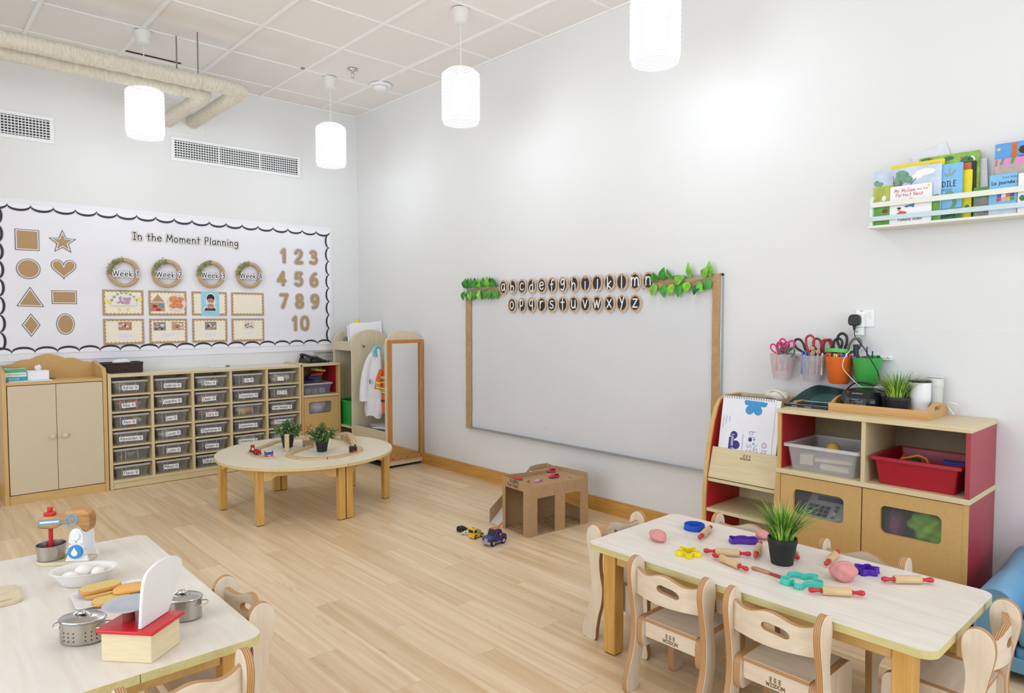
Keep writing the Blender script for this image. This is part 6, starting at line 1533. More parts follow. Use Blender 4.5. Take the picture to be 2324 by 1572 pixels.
bd = MB(); ribbon(bd, catmull([(.105, .205), (.115, .195), (.13, .2), (.145, .215)], 4), .010, F, .0005); ribbon(bd, [(.12, .2), (.124, .225)], .007, F, .0007); obj('cover_bird', bd, mat('print_bird', '#8fa3ae', .5), cv, smooth=0); obj('author_lettering', write(MB(), 'Lerry', F, .10, .012, .015, .0022, .0012), M_ink, cv, smooth=0)
_, cv, F, W_ = book('landscape picture book with a meadow, trees and blue sky, left end of the shelf', -4.998, -5.284, .256, -.101, .009, m_sky)
deco(cv, F, [[(0, 0), (W_, 0), (W_, .05), (.22, .12), (.16, .165), (.08, .185), (0, .182)]], m_mead, .0002); deco(cv, F, [[(0, 0), (.23, 0), (.22, .04), (.14, .085), (.06, .105), (0, .10)], [(.20, 0), (.285, 0), (.285, .09), (.25, .11), (.22, .08)]], m_mead2, .0003)
deco(cv, F, [blobp(.016, .198, .012, .015, 11), blobp(.032, .194, .014, .010, 12), blobp(.125, .215, .030, .032, 13), blobp(.155, .198, .016, .018, 14), blobp(.105, .19, .018, .016, 15), blobp(.27, .10, .015, .02, 16)], m_tree, .0006)
deco(cv, F, [[(.112, .17), (.128, .17), (.124, .20), (.118, .20)], [(.095, .17), (.099, .17), (.088, .225), (.086, .225)], [(.155, .17), (.160, .17), (.185, .20), (.183, .202)]], m_trunk, .0014)
deco(cv, F, [blobp(.05, .125, .009, .012, 17), blobp(.052, .132, .005, .007, 18)], m_wh, .0008); deco(cv, F, [blobp(.055, .065, .014, .010, 19)], mat('cover_brown', '#7a4a34', .5), .0008); deco(cv, F, [blobp(.22, .225, .04, .016, 23), blobp(.19, .21, .025, .012, 24)], m_wh, .0004)
_, cv, F, W_ = book('small white picture book with red title in front of the landscape book', -5.079, -5.252, .172, -.1135, .008, m_wh)
mr_ = mat('print_red', '#cf5a60', .5); mb = MB(); write(mb, 'Mr McGee', F, .018, .142, .0155, .0022, .0004, xs=.92); write(mb, 'and the', F, .112, .145, .0095, .0012, .0004); write(mb, 'Perfect Nest', F, .024, .122, .0155, .0022, .0004, xs=.92); obj('title_lettering', mb, mr_, cv, smooth=0)
obj('author_lettering', write(MB(), 'Pamela Allen', F, .036, .010, .013, .0019, .0004), M_ink, cv, smooth=0)
deco(cv, F, [blobp(.088, .108, .010, .006, 21)], mat('print_ochre', '#e0b060', .5), .0003); deco(cv, F, [[(.06, .078), (.105, .086), (.102, .068), (.085, .074), (.07, .07)]], mat('print_blue', '#3f6fc0', .5), .0004, 'umbrella_art'); deco(cv, F, [[(.03, .030), (.075, .034), (.07, .052), (.045, .058), (.03, .045)]], mat('print_coral', '#d8524a', .5), .0004, 'coat_art'); deco(cv, F, [oval(.040, .064, .007, .007, 14)], M_skin, .0005, 'face_art'); deco(cv, F, [oval(.040, .070, .009, .004, 12)], M_ink, .0006, 'hat_art'); deco(cv, F, [oval(.160, .160, .005, .005, 14)], m_yel, .0005, 'round_mark')
# plastic sheets
for (lb, c, y0, y1, h, x, tl) in (('white plastic sheet leaning highest behind the green book', '#e3e2ea', -5.235, -5.385, .335, -.020, .32), ('pale blue edged sheet leaning behind the green book', '#d9e0ee', -5.28, -5.43, .29, -.028, .20), ('translucent sheet drooping right of the green book', '#dfe1e4', -5.40, -5.455, .26, -.034, -.28 + .35)):
    F = Fr((x, y0, 1.7665), (0, -1, 0), (.04, 0, 1)).turned(tl); F = F.moved(0, .0 + .0)
    P = [F.at(a, b, 0) for a, b in rect(0, .0, abs(y1 - y0), h)]; dz = max(0, 1.767 - min(p.z for p in P))
    F.o = F.o + Vector((0, 0, dz))
    o = obj('plastic_sheet', MB().prism(rect(0, 0, abs(y1 - y0), h), F, -.0015, 0), mat('sheet_' + c[1:], c, .3)); tag(o, lb, 'sheet')
_, cv, F, W_ = book('small green book lying low between the two groups of books', -5.402, -5.462, .13, -.07, .006, mat('cover_grass', '#5f9a38', .5)); 
_, cv, F, W_ = book('grey photo book low beside the blue book', -5.412, -5.468, .085, -.085, .006, mat('cover_grey', '#8f8b85', .4, var=.3, scale=30)); 
_, cv, F, W_ = book('large book with blue and orange cover at the right edge of the photo', -5.474, -5.72, .306, -.062, .009, mat('cover_blue', '#5c9fe0', .5, var=.12, scale=12, stretch=(1, 1, 6)))
deco(cv, F, [rect(.058, .0, .078, .303), rect(.078, .20, .246, .215)], m_orng, .0003); deco(cv, F, [blobp(.100, .27, .016, .017, 31)], mat('cover_darkbrown', '#3a2a22', .6), .0006); deco(cv, F, [rect(.085, .215, .12, .245)], mat('cover_bark', '#5f4a32', .6), .0005); deco(cv, F, [oval(.014, .282, .006, .006, 14)], m_yel, .0003, 'round_mark')
_, cv, F, W_ = book('pink and green striped picture book at the right edge of the photo', -5.476, -5.72, .238, -.080, .009, mat('cover_pink', '#e08cc0', .5, var=.05))
deco(cv, F, [[(0, .16), (.006, .235), (.012, .235), (.006, .16)], [(.020, .213), (.030, .238), (.038, .238), (.030, .213)], [(.058, .213), (.062, .238), (.076, .238), (.068, .213)]], mat('cover_leaf', '#5aa03c', .5), .0003); deco(cv, F, [rect(.004, .15, .244, .208)], mat('cover_taupe', '#b8aca2', .6, var=.1), .0005)
_, cv, F, W_ = book('light blue picture book with French title at the right edge of the photo', -5.467, -5.566, .170, -.1005, .008, m_lblue)
obj('title_lettering', write(MB(), 'La journ\u00e9e d', F, .008, .128, .0135, .0022, .0005, xs=.92), M_ink, cv, smooth=0); obj('author_lettering', write(MB(), 'David McKee', F, .046, .152, .0075, .0010, .0005, xs=.95), mat('print_slate', '#3f6a8a', .5), cv, smooth=0)
PC = ['#e0453a', '#f0a8c8', '#f2c23c', '#4aa84a', '#4a6fc0', '#f4f0ea', '#e8762e', '#7a4aa0']
random.seed(17)
for k in range(12): x_ = .028 + .016 * (k % 4) + random.uniform(-.002, .002); y_ = .055 + .016 * (k // 4); deco(cv, F, [[(x_, y_), (x_ + .015, y_ + .003), (x_ + .014, y_ + .017), (x_ - .001, y_ + .014)]], mat('patch_%d' % (k % 8), PC[k % 8], .5), .0004 + k * .00005, 'coloured_patch')
deco(cv, F, [rect(0, 0, W_, .03)], mat('cover_snow', '#d5dde8', .5, var=.1), .0002)
_, cv, F, W_ = book('white picture book with a dark green shape at the right edge', -5.570, -5.74, .163, -.1095, .008, m_wh); deco(cv, F, [blobp(.015, .06, .010, .012, 41)], m_dgr, .0004)

# ================================================================== blue sofa
M_sofa = mat('blue_leatherette', '#6fa3c4', .38, var=.03, scale=8, bump=.1); M_seam = mat('sofa_seam', '#4d7f9e', .5)
t = thing('sofa', 'small light blue leatherette sofa in the right corner of the photo', 'sofa', (-.30, -6.0, 0))
def arm(y0, y1):
    mb = MB(); prof = [(y0, .045), (y0, .26)] + [( (y0 + y1) / 2 + (y0 - y1) / 2 * math.cos(a), .27 + .062 * math.sin(a)) for a in [PI * i / 10 for i in range(1, 10)]] + [(y1, .26), (y1, .045)]
    xs_ = [(-.585, .94, 0), (-.592, 1, 0), (-.575, 1.01, 0), (-.30, 1, .006), (-.012, 1, .03)]
    n = len(prof); v = []
    yc = (y0 + y1) / 2
    for x, s_, dz in xs_: v += [(x, yc + (y - yc) * s_, .045 + (z - .045) * (s_ if z > .1 else 1) + (dz if z > .2 else 0)) for y, z in prof]
    f = [tuple(range(n))[::-1]] + [(k * n + i, k * n + (i + 1) % n, (k + 1) * n + (i + 1) % n, (k + 1) * n + i) for k in range(len(xs_) - 1) for i in range(n)] + [tuple((len(xs_) - 1) * n + i for i in range(n))]
    return mb.add(v, f), [(-.583, yc + (y - yc) * .97, .045 + (z - .045) * .985) for y, z in prof]
for y0, y1 in ((-5.575, -5.700), (-6.42, -6.545)):
    mb, pp = arm(y0, y1); a_ = obj('armrest', mb, M_sofa, t, bevel=.004); obj('piping', MB().tube([(p[0] - .004, p[1], p[2]) for p in pp], .004, 8), M_sofa, a_)
obj('sofa_base', ybox(-.575, -.012, -5.702, -6.418, .045, .13), M_sofa, t, bevel=.01)
obj('front_band', ybox(-.594, -.5755, -5.575, -6.545, .040, .095), M_sofa, t, bevel=.006)
obj('seat_cushion', ybox(-.605, -.13, -5.706, -6.414, .131, .235), M_sofa, t, bevel=.035)
obj('backrest', ybox(-.125, -.012, -5.702, -6.418, .131, .50), M_sofa, t, bevel=.03)
for x, y in ((-.55, -5.62), (-.55, -6.50), (-.05, -5.62), (-.05, -6.50)): obj('foot', MB().box(x - .02, x + .02, y - .02, y + .02, 0, .045), mat('foot_wood', '#b48a55', .5), t)

# ================================================================== tables
M_tt = wood('table_laminate', '#ece3d8', '#e2d6c7', 'y', 3.2, .38, 9); M_ttx = wood('table_laminate_x', '#ece3d8', '#e2d6c7', 'x', 3.2, .38, 9)
M_edge = wood('edge_band', '#d6ca92', '#cabd80', 'y', 6, .4); M_leg = wood('beech_leg', '#d9ab63', '#c99849', 'z', 5, .42); M_apr = wood('beech_apron', '#d8b274', '#cba262', 'y', 5, .45)
def rect_table(label, x0, x1, y0, y1, h, group, legs=((0, 0), (0, 1), (1, 0), (1, 1)), seam=None):
    t = thing('low_table', label, 'table', ((x0 + x1) / 2, (y0 + y1) / 2, 0), group=group)
    P = rrect(x0, y0, x1, y1, .045, 8)
    tp = obj('tabletop', MB().prism(P, XY, h - .0235, h, side=1), [M_tt, M_edge], t)
    if seam: obj('edge_seam', MB().box(seam - .0006, seam + .0006, y0 - .0006, y0 + .002, h - .023, h - .0005), M_dark, tp)
    a, b = .058, .040
    for i, j in legs:
        x = x0 + .067 if i == 0 else x1 - (.034 if seam else .067) - a; y = y0 + .07 if j == 0 else y1 - .035 - a
        lg = obj('leg', MB().box(x, x + a, y, y + a, .004, h - .024), M_leg, t, bevel=.004)
        obj('foot_pad', MB().box(x + .006, x + a - .006, y + .006, y + a - .006, 0, .004), M_dark, lg)
    xi0, xi1, yi0, yi1 = x0 + .075, x1 - (.042 if seam else .075), y0 + .08, y1 - .045
    for bx_ in ((xi0, xi0 + .022, yi0 + .05, yi1 - .05), (xi1 - .022, xi1, yi0 + .05, yi1 - .05), (xi0 + .051, xi1 - .051, yi0, yi0 + .022), (xi0 + .051, xi1 - .051, yi1 - .022, yi1)):
        obj('apron', MB().box(*bx_, h - .085, h - .024), M_apr, t, bevel=.002)
    return t
TH = .450
rect_table('pale rectangular low table with play dough and rolling pins on it', -1.585, -.985, -5.725, -4.505, TH, None)
rect_table('pale rectangular low table with the toy mixer and pots on it', -3.440, -2.840, -4.425, -3.215, TH, None, seam=-3.156)

# round table made of two half tables
def half_table(label, sgn):
    cx, cy, R_, h = -1.410, -1.715, .600, .390
    t = thing('half_round_table', label, 'table', (cx + sgn * .3, cy, 0), group='half round tables pushed together')
    P = [(cx + sgn * .0015 + R_ * math.cos(a) * sgn, cy + R_ * math.sin(a)) for a in [-PI / 2 + PI * i / 40 for i in range(41)]]
    if sgn < 0: P = P[::-1]
    obj('tabletop', MB().prism(P, XY, h - .0225, h, side=1), [M_ttc, M_etc_], t, bevel=.002)
    LG = [(-1.432, -2.234), (-1.432, -1.225), (-1.925, -1.475), (-1.885, -2.010)] if sgn < 0 else [(-1.378, -2.234), (-1.378, -1.225), (-.930, -1.973), (-.930, -1.480)]
    for x, y in LG:
        lg = obj('leg', MB().box(x, x + .046, y, y + .046, .004, h - .023), M_leg, t, bevel=.003); obj('foot_pad', MB().box(x + .005, x + .041, y + .005, y + .041, 0, .004), M_dark, lg)
    def apron(a, b):
        d = Vector((b[0] - a[0], b[1] - a[1], 0)); L_ = d.length; d.normalize(); nn = Vector((-d.y, d.x, 0)); o = Vector((a[0], a[1], 0)); cols = []
        for i in range(25):
            q = i / 24; e = min(q, 1 - q) * L_; lo = h - .023 - .078 + (0 if e < .03 else (.028 * (1 - math.cos(min(1, (e - .03) / .055) * PI)) / 2))
            cols.append((q * L_, [(lo, h - .023)]))
        return MB().sheet(cols, lambda u, w_, dd: o + d * u + nn * dd + Vector((0, 0, w_)), .02)
    c = [(x + .023, y + .023) for x, y in LG]
    for a, b in ((0, 3), (3, 2), (2, 1)) if sgn < 0 else ((0, 2), (2, 3), (3, 1)):
        pa, pb = Vector((*c[a], 0)), Vector((*c[b], 0)); d = (pb - pa).normalized() * .028
        obj('apron', apron(pa + d, pb - d), M_apr, t)
    return t
M_ttc = mat('table_cream_laminate', '#e9dec6', .36, var=.02, scale=6); M_etc_ = wood('table_edge_beech', '#dcc698', '#d0b888', 'x', 4, .4)
half_table('half round low table on the left side of the train set, next to the trays', -1); half_table('half round low table on the right, its rim towards the mirror', 1)

# ================================================================== chairs
M_birch = wood('birch_face', '#e6d6c2', '#dac7af', 'z', 4, .42, 10); M_birchx = wood('birch_face_x', '#e6d6c2', '#dac7af', 'x', 4, .42, 10)
M_px = ply('ply_edge_x', 'x', freq=60); M_py = ply('ply_edge_y', 'y', freq=60); M_pz = ply('ply_edge_z', 'z', freq=60)
def make_chair():
    t = thing('child_chair', 'x', 'chair', (0, 0, 0), 0)
    L0 = Matrix.Identity(4)
    post = catmull([(-.004, .0), (-.020, .010), (-.020, .045), (-.004, .095), (.018, .160), (.026, .225), (.020, .300), (.004, .380), (-.002, .425), (.006, .462), (.034, .482), (.062, .474), (.078, .445), (.078, .405), (.068, .345), (.072, .285), (.084, .225), (.080, .165), (.064, .105), (.053, .05), (.050, .012), (.040, .0)], 4, True)
    Fx = Fr((0, 0, 0), (0, 1, 0), (0, 0, 1))     # normal +x
    for sx in (-1, 1):
        d0, d1 = (.132, .155) if sx > 0 else (-.155, -.132)
        obj('rear_post', MB().prism(post, Fx, d0, d1, side=1), [M_birch, M_px], t, world=False, bevel=.0025)
    side = [(.052, .158)] + arcp(.052, .200, .022, .042, 250, 180, 5)[1:] + [(.030, .225)] + arcp(.055, .235, .025, .030, 180, 90, 6)[1:] + [(.230, .267)] + arcp(.255, .235, .035, .032, 90, 0, 6) + catmull([(.292, .19), (.288, .13), (.286, .07), (.294, .03), (.292, .006), (.280, 0)], 4) + catmull([(.240, 0), (.226, .010), (.224, .06), (.232, .11), (.226, .145), (.200, .158)], 4)
    for sx in (-1, 1):
        d0, d1 = (.108, .131) if sx > 0 else (-.131, -.108)
        obj('front_leg_panel', MB().prism(side, Fx, d0, d1, side=1), [M_birch, M_px], t, world=False, bevel=.002)
    obj('seat', MB().prism(rect(-.107, .045, .107, .272), XY, .252, .266, side=1), [M_birchx, M_pz], t, world=False, bevel=.002)
    ap = obj('rear_rail', MB().prism(rect(-.107, .197, .107, .2515), Fr((0, .048, 0), (1, 0, 0), (0, 0, 1)), -.016, 0, side=1), [M_birchx, M_py], t, world=False, bevel=.001)
    obj('front_rail', MB().prism(rect(-.107, .205, .107, .2515), Fr((0, .250, 0), (1, 0, 0), (0, 0, 1)), -.016, 0), M_birchx, t, world=False)
    mb = MB(); F = Fr((0, .048, 0), (1, 0, 0), (0, 0, 1))
    write(mb, 'wisdom'.upper(), F, 0, .204, .012, .0022, .0005, align='c', sp=.6)
    for k in range(3):
        for q in range(3): ribbon(mb, [(-.020 + k * .0145, .222 + q * .0055), (-.011 + k * .0145, .222 + q * .0055)], .0017, F, .0006 + .0002 * q)
        ribbon(mb, [(-.0155 + k * .0145, .220), (-.0155 + k * .0145, .235)], .0017, F, .0014)
    obj('burnt_logo', mb, M_burn, ap, world=False, smooth=0)
    # bowed back board with a kidney shaped grip
    def bow(u): return .030 - .032 * math.cos(u / .131 * PI / 2)
    mb = MB(); cols = []; W_ = .1315
    def topz(u): return .449 + .011 * math.cos(u / W_ * PI * 1.5) * (1 if abs(u) > .044 else 1) - .004
    def hole(u):
        q = (u - .018) / .043
        if abs(q) >= 1: return None
        c = .408 - .006 * q - .004 * q * q; hgt = .0155 * math.sqrt(1 - q * q) * (1 - .25 * math.cos(q * 2.2)) * 1.15
        return (c - hgt, c + hgt)
    us = sorted(set([-W_ + 2 * W_ * i / 26 for i in range(27)] + [.018 + .043 * math.sin(PI / 2 * k / 8) for k in range(-8, 9)]))
    mp = lambda u, w_, d: (u, bow(u) + d, w_)
    def lo(u): return .352
    A = [u for u in us if u <= .018 - .043 + 1e-9]; C_ = [u for u in us if u >= .018 + .043 - 1e-9]; B = [u for u in us if .018 - .043 - 1e-9 <= u <= .018 + .043 + 1e-9]
    mb.sheet([(u, [(lo(u), topz(u))]) for u in A], mp, .017, 0, 1); mb.sheet([(u, [(lo(u), topz(u))]) for u in C_], mp, .017, 0, 1)
    mb.sheet([(u, [(lo(u), (hole(u) or (.405, .405))[0]), ((hole(u) or (.405, .405))[1], topz(u))]) for u in B], mp, .017, 0, 1)
    obj('back_board', mb, [M_birchx, M_py], t, world=False, smooth=35)
    return t
ch = make_chair()
CHG = 'birch plywood child chairs'
spots = [((-1.316, -4.410), PI, 'child chair at the far short end of the play dough table'),
         ((-1.672, -4.930), -PI / 2, 'child chair at the play dough table facing away from the viewer, left of two'),
         ((-1.672, -5.310), -PI / 2, 'child chair nearest the viewer at the long front side of the play dough table'),
         ((-.898, -4.840), PI / 2, 'child chair behind the play dough table in front of the book stand'),
         ((-.898, -5.300), PI / 2, 'child chair behind the play dough table before the cabinet doors'),
         ((-1.255, -5.818), 0, 'child chair at the right short end of the play dough table by the sofa'),
         ((-2.752, -4.132), PI / 2, 'child chair at the right long side of the kitchen toys table'),
         ((-3.082, -4.572), 0, 'child chair at the near side of the kitchen toys table, bottom edge of photo'),
         ((-2.775, -3.640), PI / 2, 'child chair mostly hidden behind the white toy scale panel')]
for i, ((x, y), rz, lb) in enumerate(spots[:8]):
    if i == 0: ch.location = (x, y, 0); ch.rotation_euler = (0, 0, rz); ch['label'] = lb; ch['group'] = CHG
    else: dup(ch, lb, (x, y, 0), rz, CHG)

# ================================================================== play dough table
M_rp = wood('rolling_pin_wood', '#dcbf94', '#cda97a', 'x', 10, .45, 6); M_rh = mat('red_handle', '#c3242c', .28, var=.05)
def rolling_pin():
    t = thing('rolling_pin', 'x', 'rolling pin', (0, 0, 0), 0)
    R_ = Matrix.Rotation(PI / 2, 4, 'Y'); r = .0135
    obj('roller', MB().lathe([(0, -.043), (r * .96, -.043), (r, -.041), (r, .041), (r * .96, .043), (0, .043)], c=(0, 0, r), seg=20, M=R_), M_rp, t, world=False)
    for s_ in (-1, 1): obj('handle', MB().lathe([(0, s_ * .0432), (.0078, s_ * .0434), (.0078, s_ * .048), (.0052, s_ * .051), (.0055, s_ * .058), (.0088, s_ * .072), (.0088, s_ * .077), (.006, s_ * .0835), (0, s_ * .0855)][::s_], c=(0, 0, r), seg=16, M=R_), M_rh, t, world=False)
    return t
rp = rolling_pin()
RP = [((-1.255, -4.803), (-1.072, -4.750), 'rolling pin with red handles beside the blue ring cutter'), ((-1.367, -4.885), (-1.262, -5.040), 'long rolling pin touching the yellow cutter'), ((-1.373, -4.935), (-1.420, -5.108), 'rolling pin lying diagonally in front of the grass pot'),
      ((-1.285, -5.058), (-1.115, -4.990), 'rolling pin seen end-on just left of the grass pot'), ((-1.045, -5.060), (-1.185, -5.172), 'rolling pin half hidden behind the grass pot'), ((-1.168, -5.262), (-1.000, -5.236), 'rolling pin pointing away from viewer right of the grass pot'),
      ((-1.443, -5.316), (-1.330, -5.463), 'rolling pin beside the teal cutter near the front edge'), ((-1.177, -5.440), (-1.044, -5.574), 'rolling pin lying alone at the right end of the table')]
for i, (a, b, lb) in enumerate(RP):
    m_ = ((a[0] + b[0]) / 2, (a[1] + b[1]) / 2, TH + .0004); ang = math.atan2(b[1] - a[1], b[0] - a[0])
    if i == 0: rp.location = m_; rp.rotation_euler = (0, 0, ang); rp['label'] = lb; rp['group'] = 'red handled rolling pins'
    else: dup(rp, lb, m_, ang, 'red handled rolling pins')
def cutter(label, cx, cy, shape, h, col, name='cookie_cutter', lip=.006, rot=0):
    pts = [(cx + a * math.cos(rot) - b * math.sin(rot), cy + a * math.sin(rot) + b * math.cos(rot)) for a, b in shape]
    m = mat('cutter_' + col[1:], col, .35, var=.04)
    t = thing(name, label, 'cookie cutter', (cx, cy, TH), group='plastic cookie cutters')
    obj('cutter_wall', loop_cutter(pts, TH + .0006, h, .0026), m, t); obj('cutter_rim', loop_cutter(pts, TH + .0006, .003, .0065), m, t)
cutter('blue oval cookie cutter', -1.125, -4.701, [((.040 + .0008 * math.cos(30 * a)) * math.cos(a), (.040 + .0008 * math.cos(30 * a)) * math.sin(a)) for a in [2 * PI * i / 90 for i in range(90)]], .022, '#1f55c8')
cutter('purple cookie cutter left of the grass pot', -1.128, -4.925, catmull([(-.05, -.025), (-.02, -.022), (.02, -.026), (.05, -.02), (.052, .0), (.045, .022), (.02, .018), (.008, .028), (-.012, .026), (-.03, .016), (-.05, .02)], 3, True), .018, '#5b2fa8', rot=-.85)
cutter('yellow flower-shaped cookie cutter', -1.412, -4.860, catmull([(.034 * (1 + .38 * math.cos(5 * a)) * math.cos(a), .034 * (1 + .38 * math.cos(5 * a)) * math.sin(a)) for a in [2 * PI * i / 20 for i in range(20)]], 3, True), .018, '#f0d818')
cutter('purple cookie cutter behind the large dough lump', -1.112, -5.375, catmull([(.030 * (1 + .22 * math.cos(6 * a)) * math.cos(a) * 1.25, .030 * (1 + .22 * math.cos(6 * a)) * math.sin(a)) for a in [2 * PI * i / 24 for i in range(24)]], 3, True), .020, '#5a2cb4', rot=-.8)
cutter('large teal gingerbread-shaped cookie cutter', -1.365, -5.268, catmull([(-.072, .004), (-.062, .02), (-.035, .018), (-.030, .038), (-.010, .052), (.014, .046), (.024, .024), (.050, .026), (.064, .008), (.050, -.008), (.034, -.012), (.048, -.040), (.034, -.054), (.012, -.036), (-.010, -.034), (-.036, -.052), (-.052, -.040), (-.040, -.014), (-.060, -.014)], 3, True), .020, '#4fc8b4', rot=-.55)
t = thing('wooden_knife', 'wooden play knife with red blade in front of the grass pot', 'toy knife', (-1.373, -5.15, TH))
KF = Fr((-1.366, -5.088, TH + .0008), (-.08, -.997, 0), (.997, -.08, 0))
obj('handle', MB().prism(catmull([(0, 0), (.012, .011), (.035, .011), (.07, .006), (.07, -.006), (.035, -.010), (.012, -.010)], 4, True), KF, 0, .008), wood('knife_wood', '#c9966a', '#b5805a', 'y'), t, bevel=.002)
obj('blade', MB().prism([(.0705, -.007), (.11, -.010), (.128, -.004), (.125, .006), (.0705, .007)], KF, .0008, .0065), mat('knife_red', '#b5323a', .5), t, bevel=.002)
M_dough = mat('pink_dough', '#db8f8b', .7, var=.05, scale=12, bump=.2)
for nm, c, r, sd, lb in (('dough_lump', (-1.365, -4.690, TH + .0225), (.032, .036, .024), 1, 'small pink play dough lump at the left of the table'), ('dough_lump', (-1.235, -5.350, TH + .030), (.038, .043, .032), 2, 'large pink play dough lump beside the purple cutter'), ('dough_lump', (-1.035, -4.955, TH + .017), (.028, .028, .018), 3, 'pink play dough lump half hidden behind the grass pot')):
    ph = sd * 2.1
    o = obj(nm, MB().ball(c, r, 36, 24, lambda d: 1 + .07 * math.sin(4 * d.x + ph) + .06 * math.sin(5 * d.z - 3 * d.y + ph) + .04 * math.sin(9 * d.y + 6 * d.x) - .05 * max(0, math.cos(7 * d.x + 4 * d.y + ph)) ** 8 + .10 * max(0, d.z) ** 3 * math.cos(3 * d.x + ph)), M_dough, smooth=60); tag(o, lb, 'play dough', 'pink play dough lumps')
grass_plant('potted artificial grass in a black pot among the rolling pins', (-1.235, -5.135, TH + .0004), .051, .038, .094, .150, 420, 8, 'potted artificial grass')
for k, (x, y, lb) in enumerate(((-1.375, -4.76, 'dark red crumb of dough on the floor under the table'), (-1.36, -4.785, 'second tiny dough crumb on the floor under the table'))):
    o = obj('dough_crumb', MB().ball((x, y, .006), (.010 - .004 * k, .007, .006), 10, 7, lambda d: 1 + .2 * math.sin(8 * d.x)), mat('crumb_red', '#a0504a', .8)); tag(o, lb, 'crumb')

# ================================================================== kitchen toys on the left table
ZL = TH + .0004
M_wt = mat('white_painted_wood', '#ecebe9', .45, var=.03, scale=9)
t = thing('toy_mixer', 'wooden toy stand mixer with red whisk and white column', 'toy mixer', (-3.12, -3.37, ZL))
# axis of the mixer runs roughly along the image plane
MU = Vector((.80, -.60, 0)).normalized(); MV = Vector((0, 0, 1)); MO = Vector((-3.190, -3.335, ZL))
F = Fr(MO, MU, MV)      # normal points towards the viewer
bs = MB(); ov = [(F.at(a, 0, b)) for a, b in [(-.036 + .0 , 0)]]
P = [((F.at(a, 0, b)).x, (F.at(a, 0, b)).y) for a, b in ([(.030 + .062 * math.cos(q), .052 * math.sin(q)) for q in [PI / 2 + PI * i / 14 for i in range(15)]] + [(.155, -.038), (.155, .038)])]
A = sum(P[j][0] * P[(j + 1) % len(P)][1] - P[(j + 1) % len(P)][0] * P[j][1] for j in range(len(P)))
obj('mixer_base', MB().prism(P if A > 0 else P[::-1], XY, ZL, ZL + .012), M_bw, t, bevel=.002)
side = catmull([(.082, .012), (.090, .03), (.096, .06), (.098, .10), (.106, .122), (.122, .130), (.138, .122), (.146, .10), (.148, .06), (.156, .03), (.162, .012)], 4)
for d0 in (.030, -.040): obj('mixer_side', MB().prism(side[::-1], F, d0, d0 + .010), M_wt, t, bevel=.002)
head = catmull([(-.014, .130), (-.016, .150), (-.008, .166), (.030, .170), (.066, .170), (.082, .186), (.110, .194), (.146, .190), (.162, .166), (.162, .130), (.150, .112), (.136, .118), (.124, .136), (.106, .142), (.086, .142), (.062, .140), (.048, .130), (.020, .126)], 4, True)
hd = obj('mixer_head', MB().prism(head[::-1] if sum(head[j][0] * head[(j + 1) % len(head)][1] - head[(j + 1) % len(head)][0] * head[j][1] for j in range(len(head))) < 0 else head, F, -.024, .024), mat('pine_grain', '#bb8850', .45, var=.38, scale=11, stretch=(1, 1, 6)), t, bevel=.004)
M_tb = mat('toy_blue_paint', '#5aa0c4', .6, var=.12, scale=60)
mb = MB(); ribbon(mb, [(-.006, .150), (.058, .154)], .018, F, .0250); obj('blue_stripe', mb, M_tb, hd, smooth=0); mb = MB(); ribbon(mb, [(-.004, .150), (.056, .154)], .006, F, .0254); obj('white_stripe', mb, M_wt, hd, smooth=0)
mb = MB(); ribbon(mb, [(.104 + r * math.cos(q), .158 + r * math.sin(q)) for r, q in [(.004 + .0028 * i * .35, i * .5) for i in range(22)]], .0055, F, .0250); obj('blue_spiral', mb, M_tb, hd, smooth=0)
obj('pivot_button', MB().lathe([(0, 0), (.017, 0), (.017, .003), (.015, .005), (0, .005)], seg=24, M=Matrix.Translation(F.at(.120, .104, .0402)) @ Matrix(((F.u.x, F.v.x, F.n.x, 0), (F.u.y, F.v.y, F.n.y, 0), (F.u.z, F.v.z, F.n.z, 0), (0, 0, 0, 1)))), M_wt, t)
KM = Matrix.Translation(F.at(.122, .048, .0402)) @ Matrix(((F.u.x, F.v.x, F.n.x, 0), (F.u.y, F.v.y, F.n.y, 0), (F.u.z, F.v.z, F.n.z, 0), (0, 0, 0, 1)))
kn = obj('dial', MB().lathe([(0, 0), (.024, 0), (.024, .010), (.022, .013), (0, .013)], seg=28, M=KM), mat('dial_blue', '#3f8ecb', .4), t)
obj('dial_pointer', MB().flat(catmull([(0, .018), (.006, .008), (.011, 0), (.008, -.010), (0, -.013), (-.008, -.010), (-.011, 0), (-.006, .008)], 4, True)[::-1], Fr(F.at(.122, .048, .0540), F.u, F.v), 0), M_wt, kn)
mb = MB()
for k in range(7): a = math.radians(200 - k * 37); ribbon(mb, [(.122 + .032 * math.cos(a), .048 + .032 * math.sin(a)), (.122 + .035 * math.cos(a), .048 + .035 * math.sin(a))], .002, F, .0406)
obj('dial_marks', mb, M_ink, t, smooth=0)
M_tr = mat('toy_red', '#d2202e', .35, var=.05)
mb = MB(); mb.prism([(.000, .170), (.030, .170), (.032, .178), (.022, .184), (.004, .184), (-.002, .178)], F, -.014, .014); mb.prism([(.010, .184), (.022, .184), (.024, .200), (.008, .200)], F, -.007, .007); obj('red_knob', mb, M_tr, t, bevel=.002)
obj('whisk_shaft', MB().tube([F.at(.016, .055, 0), F.at(.016, .128, 0)], .0075, 12), M_tr, t)
mb = MB(); mb.prism([(-.012, .022), (.046, .022), (.046, .050), (.036, .056), (.024, .050), (.020, .062), (.012, .062), (.006, .050), (-.004, .054), (-.012, .046)], F, -.003, .003); obj('whisk_paddle', mb, M_tr, t, bevel=.002)
c = F.at(.016, 0, 0)
